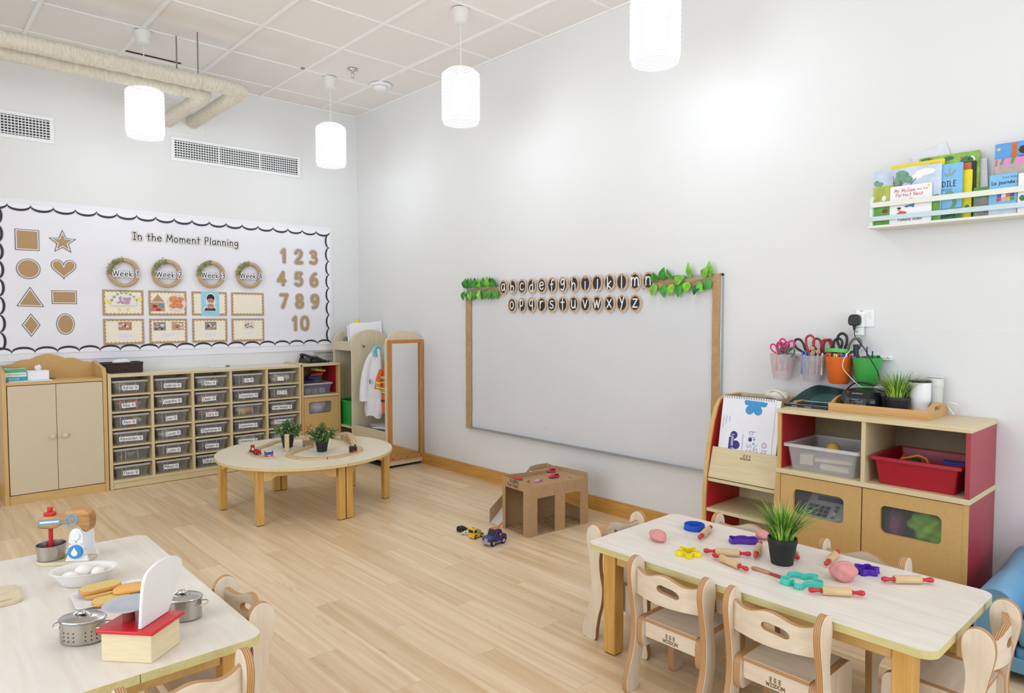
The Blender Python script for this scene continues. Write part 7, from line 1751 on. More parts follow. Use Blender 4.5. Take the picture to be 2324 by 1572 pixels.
o = obj('mixing_bowl', MB().lathe([(0, .0125), (.040, .0125), (.043, .016), (.047, .064), (.0495, .065), (.0495, .067), (.0455, .066), (.041, .018), (0, .0155)], c=(c.x, c.y, ZL), seg=40), mat('brushed_steel', '#b9b3ab', .25, .95, var=.06)); tag(o, 'small steel mixing bowl on the toy mixer base', 'bowl')
# eggs in an oval dish
M_pulp = mat('pulp_white', '#e9e4de', .7, var=.02, scale=90)
dM = Matrix.Rotation(math.radians(-27), 4, 'Z')
bc = (-3.133, -3.655, ZL)
o = obj('oval_dish', MB().lathe([(0, .001), (.052, .001), (.060, .006), (.082, .044), (.090, .047), (.090, .0495), (.080, .048), (.0575, .008), (0, .004)], c=bc, seg=64, sx=1.12, sy=.78, M=dM), M_pulp); tag(o, 'off-white oval dish holding three eggs', 'dish')
for k, (dx, dy, dz, a, s_, lb) in enumerate(((.004, .018, .034, .5, 1.12, 'white toy egg at the back of the oval dish'), (-.040, -.006, .028, -.3, 1.0, 'white toy egg at the front left of the oval dish'), (.038, -.014, .030, 1.2, .95, 'white toy egg at the right of the oval dish'))):
    mb = MB(); mb.M = Matrix.Translation((bc[0] + dx, bc[1] + dy, ZL + dz)) @ Matrix.Rotation(a, 4, 'Z') @ Matrix.Rotation(PI / 2, 4, 'Y'); mb.ball((0, 0, 0), (.022 * s_, .022 * s_, .029 * s_), 22, 16, lambda d: 1 - .10 * max(0, d.z))
    o = obj('toy_egg', mb, mat('egg_white', '#f3ebe0', .4, var=.01), smooth=60); tag(o, lb, 'egg', 'toy eggs in the oval dish')
# foam tray with bread
ft = thing('foam_tray', 'white printed foam tray holding slices of toy bread', 'tray', (-3.10, -3.83, ZL))
TF = Fr((-3.098, -3.846, ZL), (math.cos(-.05), math.sin(-.05), 0), (-math.sin(-.05), math.cos(-.05), 0))
mb = MB(); R1 = rrect(-.075, -.056, .075, .056, .018, 5); R2 = rrect(-.100, -.078, .100, .078, .022, 5)
n = len(R1); v = [TF.at(a, b, .001) for a, b in R1] + [TF.at(a, b, .012) for a, b in R2] + [TF.at(a, b, .014) for a, b in R2] + [TF.at(a, b, .003) for a, b in R1]
f = [tuple(range(n))[::-1], tuple(3 * n + i for i in range(n))] + [(k * n + i, k * n + (i + 1) % n, (k + 1) * n + (i + 1) % n, (k + 1) * n + i) for k in range(3) for i in range(n)]
obj('tray_body', mb.add(v, f), mat('foam_white', '#f1f0f4', .5, var=.01), ft)
mb = MB(); random.seed(3)
for k in range(26):
    sx_ = random.choice([-1, 1]); a, b, r = random.uniform(-.09, .09), random.choice([-1, 1]) * random.uniform(.058, .068), random.uniform(.004, .008)
    if k % 3 == 0: a, b = sx_ * random.uniform(.078, .090), random.uniform(-.06, .06)
    hz_ = .0145; q0 = random.uniform(0, 6); ribbon(mb, [(a + r * math.cos(q), b + r * math.sin(q)) for q in [q0 + i * .5 for i in range(9)]], .0008, TF, hz_ + k * .00002)
obj('printed_circles', mb, mat('print_lilac', '#b6b3cc', .5), ft, smooth=0)
M_crumb = mat('bread_crumb', '#dfc178', .8, var=.18, scale=160, bump=.5); M_crust = mat('bread_crust', '#d99a4e', .6, var=.12, scale=30)
def bread(label, cx, cy, z, L_, W_, ang, top, th=.011, tilt=0.0, grp='toy bread slices'):
    t = thing('bread_slice', label, 'bread', (cx, cy, z), ang, grp)
    mb = MB(); mb.M = Matrix.Rotation(tilt, 4, 'X'); P = [((L_ / 2) * math.copysign(abs(math.cos(a)) ** .55, math.cos(a)), (W_ / 2) * math.copysign(abs(math.sin(a)) ** .75, math.sin(a))) for a in [2 * PI * i / 36 for i in range(36)]]
    if top:
        n = 36; v = []; 
        for s_, zz in ((.92, 0), (1, .004), (.96, .010), (.75, .0165), (.4, .0195), (.02, .0205)): v += [(a * s_, b * s_, zz) for a, b in P]
        mb.add(v, [tuple(range(n))[::-1]] + [(k * n + i, k * n + (i + 1) % n, (k + 1) * n + (i + 1) % n, (k + 1) * n + i) for k in range(5) for i in range(n)]); obj('crust', mb, mat('bun_top', '#e9ae5e', .5, var=.08, scale=14), t, world=False, smooth=60)
    else:
        mb.prism(P, XY, 0, th); obj('crust', mb, M_crust, t, world=False, bevel=.003)
        m2 = MB(); m2.M = mb.M; m2.prism([(a * .95, b * .93) for a, b in P], XY, th, th + .0012); obj('crumb_face', m2, M_crumb, t, world=False)
bread('toy bread slice lying over a second one, left on the foam tray', -3.115, -3.800, ZL + .0175, .118, .070, .02, False, tilt=.0)
bread('crusty toy bread slice underneath the left one', -3.105, -3.815, ZL + .004, .115, .072, -.08, False)
bread('smooth orange toy bun on the right of the foam tray', -3.045, -3.872, ZL + .0165, .100, .058, -.15, True)
bread('toy bread slice at the front of the foam tray near the scale', -3.105, -3.896, ZL + .004, .105, .066, -.10, False)
# oval pots
M_pot = mat('pot_steel', '#b7b0a8', .20, .95, var=.05)
def pot(label, c, s_, ang, holes):
    t = thing('toy_pot', label, 'pot', c, ang, 'oval steel toy pots')
    obj('pot_body', MB().lathe([(0, .0), (.050, .0), (.055, .004), (.0555, .057), (.058, .059), (.058, .061), (.054, .060), (.053, .006), (0, .004)], seg=44, sx=1.0 * s_, sy=.72 * s_), M_pot, t, world=False)
    ld = obj('lid', MB().lathe([(0, .0665), (.022, .0665), (.040, .0645), (.052, .0615), (.057, .0615), (.059, .0625), (.057, .0650), (.052, .0655), (.040, .0690), (.020, .0715), (0, .0718)], seg=44, sx=s_, sy=.72 * s_), M_steel, t, world=False)
    obj('lid_handle', MB().tube([(-.022 * s_, 0, .0715), (-.014 * s_, 0, .078), (0, 0, .080), (.014 * s_, 0, .078), (.022 * s_, 0, .0715)], .003, 8).ball((0, 0, .078), (.013 * s_, .010 * s_, .006), 16, 8), M_steel, ld, world=False)
    for sg in (-1, 1): obj('loop_handle', MB().tube(catmull([(sg * .048 * s_, -.022, .044), (sg * .064 * s_, -.020, .045), (sg * .074 * s_, 0, .045), (sg * .064 * s_, .020, .045), (sg * .048 * s_, .022, .044)], 4), .0017, 8), M_steel, t, world=False)
    if holes:
        mb = MB()
        for k in range(24):
            for r in range(3):
                if k % 4 == 3: continue
                a = 2 * PI * k / 24; x_, y_ = .0557 * s_ * math.cos(a), .0557 * .72 * s_ * math.sin(a); nx_, ny_ = math.cos(a) / 1.0, math.sin(a) / .72; l = math.hypot(nx_, ny_)
                Fh = Fr((x_, y_, .014 + r * .011), (-ny_ / l, nx_ / l, 0), (0, 0, 1)); mb.flat(oval(0, 0, .0018, .0018, 8), Fh, .0006)
        obj('drain_holes', mb, M_dark, t, world=False, smooth=0)
pot('oval steel toy pot with drain holes and lid in front of the foam tray', (-3.222, -4.120, ZL), 1.05, math.radians(-42), True)
pot('oval steel toy pot behind the white scale panel', (-2.975, -4.155, ZL), 1.0, math.radians(-42), False)
# toy scale
t = thing('toy_scale', 'wooden toy weighing scale with red top, grey plate and white arched panel', 'toy scale', (-3.12, -4.30, ZL))
A_, B_, C_ = Vector((-3.212, -4.287, 0)), Vector((-3.120, -4.388, 0)), Vector((-3.030, -4.315, 0)); D_ = A_ + (C_ - B_)
def slab(P, g, z0, z1):
    c = sum(P, Vector()) / 4; P = [c + (p - c) * g for p in P]; return MB().prism([(p.x, p.y) for p in P], XY, z0, z1)
Pq = [A_, B_, C_, D_]
obj('scale_box', slab(Pq, 1.0, ZL, ZL + .075), mat('scale_wood', '#e4d3ab', .5, var=.05, scale=14, stretch=(1, 1, 9)), t, bevel=.002)
obj('red_top', slab(Pq, 1.16, ZL + .0752, ZL + .085), mat('scale_red', '#cf202c', .3, var=.04), t, bevel=.003)
cc = (A_ + D_) / 2 * .5 + (sum(Pq, Vector()) / 4) * .5
obj('plate_post', MB().lathe([(.015, 0), (.015, .034), (0, .034)], c=(cc.x, cc.y, ZL + .0852), seg=20), mat('post_brown', '#8a3f34', .5), t)
obj('weighing_plate', MB().lathe([(0, .034), (.038, .034), (.058, .040), (.062, .042), (.062, .045), (.054, .044), (.034, .040), (.030, .0385), (0, .0385)], c=(cc.x, cc.y, ZL + .0852), seg=44), mat('plate_grey', '#b9bcc2', .4, var=.02), t)
dv = (C_ - B_).normalized(); o_ = B_ + (D_ - C_).normalized() * .0 + (A_ - B_).normalized() * .030 + dv * .004
PFr = Fr((o_.x, o_.y, ZL + .0854), dv, (0, 0, 1))
obj('arched_panel', MB().prism([(0, 0), (.110, 0)] + catmull([(.112, .002), (.133, .031), (.165, .083), (.175, .108), (.168, .127), (.142, .143), (.110, .150), (.074, .149), (.041, .140), (.020, .123), (.009, .078), (.001, .004)], 4), PFr, -.009, .0), M_wt, t, bevel=.002)
t = thing('cutting_board', 'small pale toy cutting board at the left edge of the photo', 'cutting board', (-3.36, -3.62, ZL))
def cb(u): return (-.055, .078) if u < .050 else (-.055 + .02 * (u - .05) / .03, .078 - .03 * (u - .05) / .03)
mp = lambda u, w_, d: (-3.375 + u, -3.615 + w_, ZL + .0006 + d)
mb = MB(); us = [-.05 + .12 * i / 24 for i in range(25)]
def lowb(u): return -.085 - .006 * math.sin((u + .05) / .12 * PI) + (.012 * max(0, (u - .045) / .025) ** 2)
mb.sheet([(u, [(lowb(u), .080)]) for u in us if u <= -.02 + 1e-9] , mp, .009); A_ = [u for u in us if -.02 - 1e-9 <= u <= .045 + 1e-9]
mb.sheet([(u, [(lowb(u), -.066 - .008 * math.sin((u + .02) / .065 * PI)), (-.060 + .003 * math.sin((u + .02) / .065 * PI), .080)]) for u in A_], mp, .009)
mb.sheet([(u, [(lowb(u), .080 - .5 * max(0, u - .05))]) for u in us if u >= .045 - 1e-9], mp, .009)
obj('board', mb, M_bw, t)

# ================================================================== train set on the round table
ZR = .3905
M_trk = wood('track_beech', '#d6bc94', '#c8ab80', 'x', 6, .5); M_groove = mat('track_groove', '#b0926a', .7)
def track(label, pts, n=6, hfn=None, piers=False):
    P = catmull(pts, n); w_ = .020
    c = P[len(P) // 2]
    t = thing('track_piece', label, 'toy track', (c[0], c[1], ZR), group='wooden train track pieces')
    L_ = [0]
    for i in range(len(P) - 1): L_.append(L_[-1] + math.dist(P[i][:2], P[i + 1][:2]))
    def strip(a, b, z0f, z1f):
        mb = MB(); v = []
        for i, p in enumerate(P):
            q, r = P[max(0, i - 1)], P[min(len(P) - 1, i + 1)]; dx, dy = r[0] - q[0], r[1] - q[1]; l = math.hypot(dx, dy) or 1; nx, ny = -dy / l, dx / l
            h_ = hfn(L_[i] / L_[-1]) if hfn else 0
            for o_, z in ((a, z0f(h_)), (b, z0f(h_)), (b, z1f(h_)), (a, z1f(h_))): v.append((p[0] + nx * o_, p[1] + ny * o_, ZR + z))
        k = len(P)
        f = [(i * 4 + j, (i + 1) * 4 + j, (i + 1) * 4 + (j + 1) % 4, i * 4 + (j + 1) % 4) for i in range(k - 1) for j in range(4)] + [(0, 1, 2, 3), tuple((k - 1) * 4 + j for j in (3, 2, 1, 0))]
        return mb.add(v, f)
    low = (lambda h_: max(0, h_ - .010)) if hfn else (lambda h_: 0)
    obj('track_body', strip(-w_, w_, low, lambda h_: h_ + .012), M_trk, t, smooth=35)
    g = strip(-.0125, -.0085, lambda h_: h_ + .0118, lambda h_: h_ + .0123); g2 = strip(.0085, .0125, lambda h_: h_ + .0118, lambda h_: h_ + .0123)
    n0 = len(g.v); g.v += g2.v; g.f += [tuple(q + n0 for q in f_) for f_ in g2.f]; g.m += g2.m
    obj('track_grooves', g, M_groove, t, smooth=35)
    if piers:
        for q in (.30, .44, .58, .72):
            i = min(range(len(P)), key=lambda k: abs(L_[k] / L_[-1] - q)); h_ = hfn(q) - .008; mb = MB().cbox((P[i][0], P[i][1], ZR + h_ / 2), (.036, .016, h_), math.atan2(P[min(i + 1, len(P) - 1)][1] - P[i - 1][1], P[min(i + 1, len(P) - 1)][0] - P[i - 1][0]) + PI / 2); obj('bridge_pier', mb, M_trk, t)
    return t
W = lambda *a: list(a)
track('curved wooden track piece with the red and blue wagons', [(-1.700, -1.848), (-1.738, -1.826), (-1.762, -1.740), (-1.760, -1.665)])
track('wooden track curve at the far left of the table', [(-1.7585, -1.660), (-1.742, -1.560), (-1.700, -1.500), (-1.655, -1.465)])
track('straight wooden track running behind the left plant', [(-1.650, -1.462), (-1.560, -1.400), (-1.48, -1.325), (-1.400, -1.285)])
track('wooden track behind the left plant near the seam', [(-1.395, -1.282), (-1.33, -1.255), (-1.26, -1.270), (-1.215, -1.32), (-1.235, -1.40)])
track('short wooden track leading out of the tunnel block', [(-1.345, -1.655), (-1.40, -1.690), (-1.50, -1.745), (-1.555, -1.785)])
track('tightly curved wooden track at the front left loop', [(-1.560, -1.789), (-1.600, -1.84), (-1.607, -1.92), (-1.590, -1.985)])
track('curved wooden track at the front of the loop', [(-1.588, -1.990), (-1.56, -2.04), (-1.51, -2.085), (-1.455, -2.105)])
track('wooden track piece nearest the viewer with a seam each end', [(-1.450, -2.106), (-1.40, -2.115), (-1.34, -2.108), (-1.29, -2.09)])
track('wooden track carrying the black engine', [(-1.285, -2.088), (-1.23, -2.065), (-1.16, -2.02), (-1.125, -1.965), (-1.122, -1.895)])
br = lambda q: .058 * math.sin(PI * min(1, max(0, q))) ** .8
track('arched wooden bridge track piece at the right of the loop', [(-1.120, -1.890), (-1.085, -1.80), (-1.050, -1.68), (-1.035, -1.56), (-1.040, -1.46), (-1.06, -1.40)], 6, br, True)
track('wooden track behind the bridge with the red engine', [(-1.062, -1.398), (-1.09, -1.33), (-1.15, -1.27), (-1.20, -1.265)])
for (a, b, cx, cy, lb) in ((.075, .030, -1.352, -1.628, 'brown wooden tunnel block where the track ends'), (.085, .026, -1.262, -1.560, 'second brown wooden block behind the tunnel block')):
    t = thing('tunnel_block', lb, 'toy tunnel', (cx, cy, ZR), -.55, 'wooden tunnel blocks')
    obj('block_body', MB().box(-a / 2, a / 2, -b / 2, b / 2, .014, .050).box(-a / 2, -a / 2 + .014, -b / 2, b / 2, 0, .014).box(a / 2 - .014, a / 2, -b / 2, b / 2, 0, .014), mat('walnut_block', '#a5825f', .6, var=.12), t, world=False, bevel=.0015)
    obj('block_cap', MB().box(-a / 2 - .002, a / 2 + .002, -b / 2 - .002, b / 2 + .002, .050, .056), M_trk, t, world=False)
o = obj('upright_block', MB().cbox((-1.535, -1.678, ZR + .060), (.030, .030, .120), -.5), M_trk, bevel=.002); tag(o, 'tall upright beech block in front of the left plant', 'block')
M_wheel = mat('wheel_red', '#d8303a', .4); M_tire = mat('tyre_black', '#1a1a1b', .6)
def wheel(mb, x, y, z, r, w_, ax='y'):
    M_ = Matrix.Translation((x, y, z)) @ Matrix.Rotation(PI / 2, 4, 'X'); return mb.lathe([(0, -w_ / 2), (r * .85, -w_ / 2), (r, -w_ * .3), (r, w_ * .3), (r * .85, w_ / 2), (0, w_ / 2)], seg=18, M=M_)
def wagon(label, x, y, rz, body, kind, m, dz=.012, wm=None):
    t = thing(kind, label, 'toy train', (x, y, ZR + dz), rz, 'wooden toy train vehicles'); t.scale = (1.22, 1.22, 1.22)
    mb = MB()
    if kind == 'toy_engine':
        mb.box(-.026, .026, -.010, .010, .006, .014); mb.tube([(-.026, 0, .020), (.010, 0, .020)], .0095, 14); obj('engine_body', mb, m, t, world=False, bevel=.001)
        obj('cab', MB().box(.006, .026, -.011, .011, .014, .036), body, t, world=False, bevel=.002); obj('chimney', MB().lathe([(0, .028), (.004, .028), (.005, .040), (0, .040)], c=(-.017, 0, 0), seg=12), m, t, world=False)
        obj('face_plate', MB().tube([(-.0265, 0, .020), (-.0285, 0, .020)], .006, 12), M_offwhite, t, world=False)
    else:
        mb.box(-.022, .022, -.011, .011, .007, .013)
        if kind == 'toy_wagon': mb.box(-.022, -.018, -.011, .011, .013, .028); mb.box(.018, .022, -.011, .011, .013, .028); mb.box(-.022, .022, -.011, -.0085, .013, .020); mb.box(-.022, .022, .0085, .011, .013, .020)
        obj('wagon_body', mb, m, t, world=False, bevel=.001)
        obj('coupling', MB().tube([(-.022, 0, .010), (-.027, 0, .010)], .003, 10), M_steel, t, world=False)
    for sx in (-1, 1):
        for sy in (-1, 1): obj('wheel', wheel(MB(), sx * .015, sy * .0125, .0065, .0065, .0035), wm or M_wheel, t, world=False)
M_trr = mat('train_red', '#b8242e', .4, var=.08); M_trb = mat('train_blue', '#2450b8', .4, var=.06); M_trk2 = mat('train_black', '#1c1b1e', .4)
wagon('blue toy wagon with red wheels at the track end', -1.722, -1.810, 1.0 - PI / 2 + .3, None, 'toy_wagon', M_trb)
wagon('red toy wagon between the blue wagon and the crane wagon', -1.757, -1.705, PI / 2 + .05, None, 'toy_wagon', M_trr, wm=M_tire)
t0_ = wagon('dark red toy engine at the far left of the track', -1.745, -1.595, PI / 2 - .35, M_trr, 'toy_engine', M_trr, wm=M_tire)
wagon('black toy engine with red wheels on the front right track', -1.235, -2.068, PI + .45, M_trk2, 'toy_engine', M_trk2)
wagon('small red toy engine behind the bridge', -1.095, -1.335, 2.2, M_trr, 'toy_engine', M_trr, wm=M_tire)
# bushy plants
M_b1 = mat('bush_leaf', '#5c7d4a', .6, var=.3, scale=60); M_b2 = mat('bush_leaf_light', '#a3bd7a', .6, var=.2, scale=60); M_b3 = mat('bush_leaf_dark', '#3a5a36', .6, var=.3, scale=60)
def bush(label, x, y, seed):
    t = thing('potted_bush', label, 'potted plant', (x, y, ZR), group='small artificial bushes in black pots')
    obj('pot', MB().lathe([(0, 0), (.033, 0), (.044, .065), (.046, .066), (.046, .080), (.043, .080), (.042, .07), (0, .068)], seg=30), MATS['pot_black'], t, world=False)
    random.seed(seed); st = MB(); L1, L2, L3 = MB(), MB(), MB()
    for k in range(66):
        a = random.uniform(0, 2 * PI); e = random.uniform(.0, 1.0); ln = random.uniform(.085, .135)
        d = Vector((math.cos(a) * math.sin(e * 1.5), math.sin(a) * math.sin(e * 1.5), math.cos(e * 1.5) + .15)).normalized()
        p0_ = Vector((0, 0, .066)); pts = [p0_ + d * ln * q + Vector((0, 0, .02 * q * (1 - q))) for q in (0, .33, .66, 1)]
        st.tube(pts, .0011, 4)
        for q in [i / 9 for i in range(2, 10)]:
            c = p0_ + d * ln * q + Vector((0, 0, .02 * q * (1 - q)))
            for s_ in range(3):
                u = Vector((random.gauss(0, 1), random.gauss(0, 1), random.gauss(.35, .8))).normalized(); s2 = u.cross(Vector((random.random(), random.random(), 1))).normalized(); l = random.uniform(.012, .019); w_ = l * .36
                mb = random.choice([L1, L1, L2, L3, L1]); nn = u.cross(s2) * l * .15
                mb.add([c, c + u * l * .5 + s2 * w_ + nn, c + u * l, c + u * l * .5 - s2 * w_ + nn, c + u * l * .5], [(0, 1, 4), (1, 2, 4), (2, 3, 4), (3, 0, 4)])
    obj('stems', st, MATS['grass_green'], t, world=False); obj('foliage', L1, M_b1, t, world=False, smooth=60); obj('light_leaves', L2, M_b2, t, world=False, smooth=60); obj('dark_leaves', L3, M_b3, t, world=False, smooth=60)
bush('small bushy artificial plant behind the upright block', -1.465, -1.535, 3); bush('small bushy artificial plant in the middle of the train loop', -1.355, -1.845, 9)

# ================================================================== cardboard car park
M_card = mat('corrugated_cardboard', '#b39069', .85, var=.06, scale=30, bump=.3); M_cardi = mat('cardboard_inside', '#a9865f', .85, var=.06, scale=30)
t = thing('cardboard_car_park', 'handmade cardboard toy car park with ramp on the floor', 'toy car park', (-.51, -3.2, 0), 0)
X0, X1, Y0, Y1, HT = -.765, -.268, -3.325, -3.060, .300; th = .004
fm = lambda u, w_, d: (X0 + u, Y0 + d, w_)
mb = MB(); mb.sheet([(0, [(0, .306)]), (.069, [(0, .306)])], fm, th); mb.sheet([(.069, [(0, .006), (.230, .306)]), (.213, [(0, .006), (.228, .306)])], fm, th); mb.sheet([(.213, [(0, .306)]), (.297, [(0, .303)])], fm, th); mb.sheet([(.297, [(0, .004), (.226, .303)]), (.430, [(0, .004), (.220, .300)])], fm, th); mb.sheet([(.430, [(0, .300)]), (.497, [(0, .298)])], fm, th)
obj('front_wall', mb, M_card, t)
em = lambda u, w_, d: (X0 + d, Y0 + .0045 + u, w_); W_ = Y1 - Y0 - .009
mb = MB(); mb.sheet([(0, [(0, .335)]), (.048, [(0, .330)])], em, th); mb.sheet([(.048, [(.272, .330)]), (W_ - .028, [(.272, .330)])], em, th); mb.sheet([(W_ - .028, [(0, .330)]), (W_, [(0, .335)])], em, th)
en = obj('entrance_wall', mb, M_card, t)
SF = Fr((X0 - .0003, Y1 - .028, .274), (0, -1, 0), (0, 0, 1))
mb = MB(); write(mb, 'BLUEBELL', SF, .055, .036, .018, .0022, .0006, sp=.5, xs=.9); write(mb, 'Car Park', SF, .030, .008, .022, .0028, .0006, sp=.6, xs=.95); obj('marker_lettering', mb, M_ink, en, smooth=0)
mb = MB(); mb.sheet([(0, [(0, .336)]), (.43, [(0, .312)])], lambda u, w_, d: (X0 + .0045 + u, Y1 - d, w_), th); mb.sheet([(.43, [(0, .298)]), (.488, [(0, .298)])], lambda u, w_, d: (X0 + .0045 + u, Y1 - d, w_), th); obj('rear_wall', mb, M_cardi, t)
mb = MB(); mb.sheet([(0, [(0, .09), (.22, .330)]), (W_ + .06, [(0, .09), (.22, .320)])], lambda u, w_, d: (X1 - d, Y0 + .0045 + u, w_), th); mb.sheet([(W_ + .06, [(0, .315)]), (W_ + .131, [(0, .322)])], lambda u, w_, d: (X1 - d, Y0 + .0045 + u, w_), th); obj('end_wall', mb, M_card, t)
dk = obj('upper_deck', MB().box(X0 + th + .0005, X1 - th - .0005, Y0 + th + .0005, Y1 - .0045, HT - .006, HT - .002).box(X0 + .34, X1 - th - .0005, Y1, Y1 + .115, HT - .008, HT - .003), M_card, t)
obj('front_flap', MB().prism([(X0 + .01, Y0 + .004), (X1 - .005, Y0 + .004), (X1 - .012, Y0 + .03), (X0 + .02, Y0 + .032)], XY, HT - .0018, HT - .0008), M_card, t)
gf = obj('ground_sheet', MB().box(X0 + .0045, X1 - .0045, Y0 + .0045, Y1 - .0045, .0005, .004), M_card, t)
def lines(z, L_, nm, par):
    mb = MB(); F = Fr((0, 0, z), (1, 0, 0), (0, 1, 0))
    for k, (a, b) in enumerate(L_): ribbon(mb, [a, b], .0032, F, .0001 * k, .003)
    obj(nm, mb, M_ink, par, smooth=0)
LU = [((X0 + .03 + k * .055, Y1 - .006), (X0 + .045 + k * .055, Y1 - .060)) for k in range(6)] + [((X0 + .38, Y0 + .03), (X0 + .41, Y0 + .09))]
lines(HT - .0018, LU, 'marker_lines', dk)
LG_ = [((X0 + .02, Y0 + .09), (X1 - .02, Y0 + .09)), ((X0 + .02, Y0 + .17), (X1 - .02, Y0 + .17))] + [((X0 + .05 + k * .07, Y0 + .012), (X0 + .06 + k * .07, Y0 + .06)) for k in range(6)] + [((X0 + .05 + k * .05, Y0 + .13), (X0 + .075 + k * .05, Y0 + .13)) for k in range(8)] + [((X0 + .05 + k * .07, Y0 + .20), (X0 + .06 + k * .07, Y0 + .245)) for k in range(6)]
lines(.0042, LG_, 'marker_lines', gf)
rr = MB(); RY0, RY1 = Y1 + .001, Y1 + .128; x_b = X0 + .335
rr.add([(X0 + .005, RY0, .001), (x_b, RY0, HT - .010), (x_b, RY1, HT - .010), (X0 + .005, RY1, .001), (X0 + .005, RY0, .004), (x_b, RY0, HT - .006), (x_b, RY1, HT - .006), (X0 + .005, RY1, .004)], [(3, 2, 1, 0), (4, 5, 6, 7), (0, 1, 5, 4), (1, 2, 6, 5), (2, 3, 7, 6), (3, 0, 4, 7)])
rp_ = obj('ramp', rr, mat('ramp_white_card', '#cdc7bf', .7, var=.04), t)
obj('ramp_side_wall', MB().prism([(X0 + .0, .001), (X1 - .0045, .001), (X1 - .0045, .325), (X1 - .10, .328), (X1 - .155, .322), (X1 - .20, .283), (x_b - .03, .278), (X0 + .10, .165), (X0 + .0, .090)], Fr((0, RY1, 0), (1, 0, 0), (0, 0, 1)), -.0045, -.0005), M_card, t)
cpk = bpy.data.objects['cardboard_car_park']; _p0 = Vector((X0, Y0, 0)); _R = Matrix.Rotation(-.075, 4, 'Z'); cpk.location = _p0 + (_R @ (Vector(cpk.location) - _p0)); cpk.rotation_euler = (0, 0, -.075)
# vehicles
def car(name, label, loc, rz, L_, W_, H_, body, prof, glass, cat='toy car', wr=None, wm=None, extra=None, wx=.30, grp='toy vehicles on the floor and car park'):
    t = thing(name, label, cat, loc, rz, grp)
    F = Fr((0, 0, 0), (1, 0, 0), (0, 0, 1))        # normal -y
    wr = wr or H_ * .26
    P = [(a * L_, wr * .55 + b * (H_ - wr * .55)) for a, b in prof]
    obj('car_body', MB().prism(P, F, -W_ / 2, W_ / 2), body, t, world=False, bevel=L_ * .018)
    gm = MB()
    for (a0, a1, b0, b1, s0, s1) in glass:
        for d in (-W_ / 2 - L_ * .004, W_ / 2): gm.prism([(a0 * L_ + s0 * L_, wr * .55 + b0 * (H_ - wr * .55)), (a1 * L_, wr * .55 + b0 * (H_ - wr * .55)), (a1 * L_ - s1 * L_, wr * .55 + b1 * (H_ - wr * .55)), (a0 * L_ + s0 * L_ * 2, wr * .55 + b1 * (H_ - wr * .55))], F, d, d + L_ * .004)
    obj('side_windows', gm, mat('car_glass', '#22242a', .15), t, world=False)
    for sx in (-1, 1):
        for sy in (-1, 1):
            wh = obj('wheel', wheel(MB(), sx * wx * L_, sy * (W_ / 2 - wr * .25), wr, wr, wr * .7), wm or M_tire, t, world=False)
            obj('hub_cap', wheel(MB(), sx * wx * L_, sy * (W_ / 2 + wr * .11), wr, wr * .5, wr * .1), M_steel, wh, world=False)
    return t
suv = [(-.5, 0), (.5, 0), (.5, .42), (.40, .56), (.22, .62), (.12, 1), (-.42, 1), (-.5, .6)]
sport = [(-.5, 0), (.5, 0), (.5, .25), (.30, .5), (.12, .95), (-.18, 1), (-.42, .6), (-.5, .5)]
# prof +x is the front
M_vr = mat('car_pink_red', '#c8304a', .35, var=.03)
car('toy_car', 'red toy off-roader with white roof at the back corner of the car park deck', (-.345, -3.100, HT - .0015), 2.6, .062, .030, .028, M_vr, suv, [(-.40, .06, .58, .92, .02, .05)])
car('toy_car', 'red toy car with white stripes in the middle of the car park deck', (-.445, -3.225, HT - .0015), 2.9, .066, .030, .028, M_vr, suv, [(-.40, .06, .58, .92, .02, .05)])
car('toy_car', 'flat pink and white toy racing car near the car park sign', (-.585, -3.225, HT - .0015), -2.9, .058, .028, .014, mat('car_pinkwhite', '#d78ba0', .4, var=.3, scale=90), sport, [(-.10, .10, .55, .9, .02, .04)])
o = obj('toy_figure', MB().tube([(-.70, -3.105, HT + .008), (-.665, -3.120, HT + .012), (-.635, -3.135, HT + .006)], .006, 8).tube([(-.675, -3.115, HT + .010), (-.690, -3.135, HT + .016)], .0035, 6).tube([(-.645, -3.13, HT + .008), (-.63, -3.115, HT + .016)], .003, 6).ball((-.705, -3.10, HT + .010), .008, 10, 8), mat('figure_red', '#d8342c', .5)); tag(o, 'bright red plastic toy lying behind the car park sign', 'toy')
o = obj('toy_digger', MB().cbox((-.652, -3.205, HT + .006), (.022, .014, .010), .5).cbox((-.648, -3.203, HT + .013), (.010, .010, .006), .5), mat('digger_tan', '#b08a4c', .5, var=.4, scale=120)); tag(o, 'tiny tan and black toy vehicle at the front of the car park deck', 'toy')
car('toy_car', 'black toy off-roader leftmost of the vehicles on the floor', (-.975, -2.945, 0), .05, .066, .032, .032, M_black, suv, [(-.40, .06, .58, .92, .02, .05)], wm=M_tire)
car('toy_car', 'small white toy sports car between the black and yellow vehicles', (-1.000, -3.012, 0), PI - .57, .056, .027, .020, mat('car_white', '#dfe5e6', .3), sport, [(-.10, .12, .5, .9, .03, .05)])
yt = [(-.5, 0), (.5, 0), (.5, .95), (.44, 1), (.08, 1), (.06, .36), (-.42, .33), (-.5, .25)]
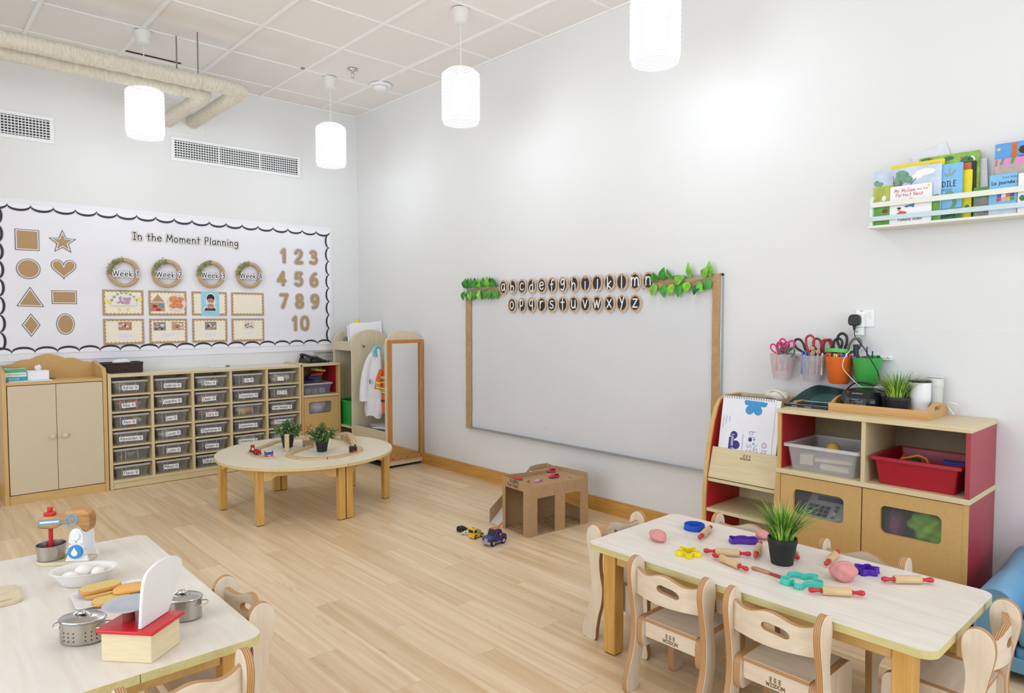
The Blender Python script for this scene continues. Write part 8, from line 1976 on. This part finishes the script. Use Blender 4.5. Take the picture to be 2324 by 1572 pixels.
M_ty = mat('truck_yellow', '#eebc22', .35, var=.03)
t = car('toy_truck', 'yellow toy truck cab on the floor behind the blue truck', (-.988, -3.098, 0), PI + .12, .090, .048, .062, M_ty, yt, [(.18, .42, .55, .88, .0, .0)], 'toy truck', .0135, wx=.28)
obj('engine_block', MB().box(-.020, .004, -.018, .018, .030, .050).box(-.030, -.022, -.014, .014, .028, .042), M_till, t, world=False, bevel=.002); obj('windscreen', MB().box(.0452, .0458, -.019, .019, .038, .056), MATS['car_glass'], t, world=False); obj('roof_lamp', MB().box(.02, .028, -.004, .004, .0622, .064), M_black, t, world=False)
bt = [(-.5, .08), (.5, .08), (.5, .42), (.44, .50), (.20, .56), (.10, .98), (-.20, .98), (-.22, .60), (-.44, .58), (-.5, .42)]
M_tn = mat('truck_navy', '#2c2a74', .32, var=.04)
t = car('toy_truck', 'navy toy tow truck with orange hook arm on the floor', (-.982, -3.262, 0), PI + .03, .135, .070, .088, M_tn, bt, [(-.16, .06, .62, .92, .0, .03)], 'toy truck', .0205, wx=.29)
obj('grey_bumper', MB().box(.066, .072, -.037, .037, .014, .030).box(-.022, .024, -.037, -.034, .016, .022).box(-.022, .024, .034, .037, .016, .022), mat('bumper_grey', '#a9abb0', .4, .3), t, world=False, bevel=.002); obj('radiator_grille', MB().box(.0675, .0695, -.014, .014, .030, .046), mat('bumper_grey', '#a9abb0', .4, .3), t, world=False)
ws = MB(); ws.add([(.0285, -.029, .054), (.0285, .029, .054), (.0160, .026, .084), (.0160, -.026, .084)], [(0, 1, 2, 3)]); obj('windscreen', ws, MATS['car_glass'], t, world=False)
M_or = mat('hook_orange', '#e2572c', .4); ar = obj('hook_arm', MB().tube([(-.010, 0, .086), (-.030, 0, .092), (-.062, 0, .112)], .0055, 10), M_or, t, world=False); obj('arm_mount', MB().box(-.026, .014, -.022, .022, .0885, .093), mat('mount_orange', '#c9743a', .4), t, world=False, bevel=.002); obj('side_knob', wheel(MB(), -.012, .038, .062, .008, .006), M_or, t, world=False)
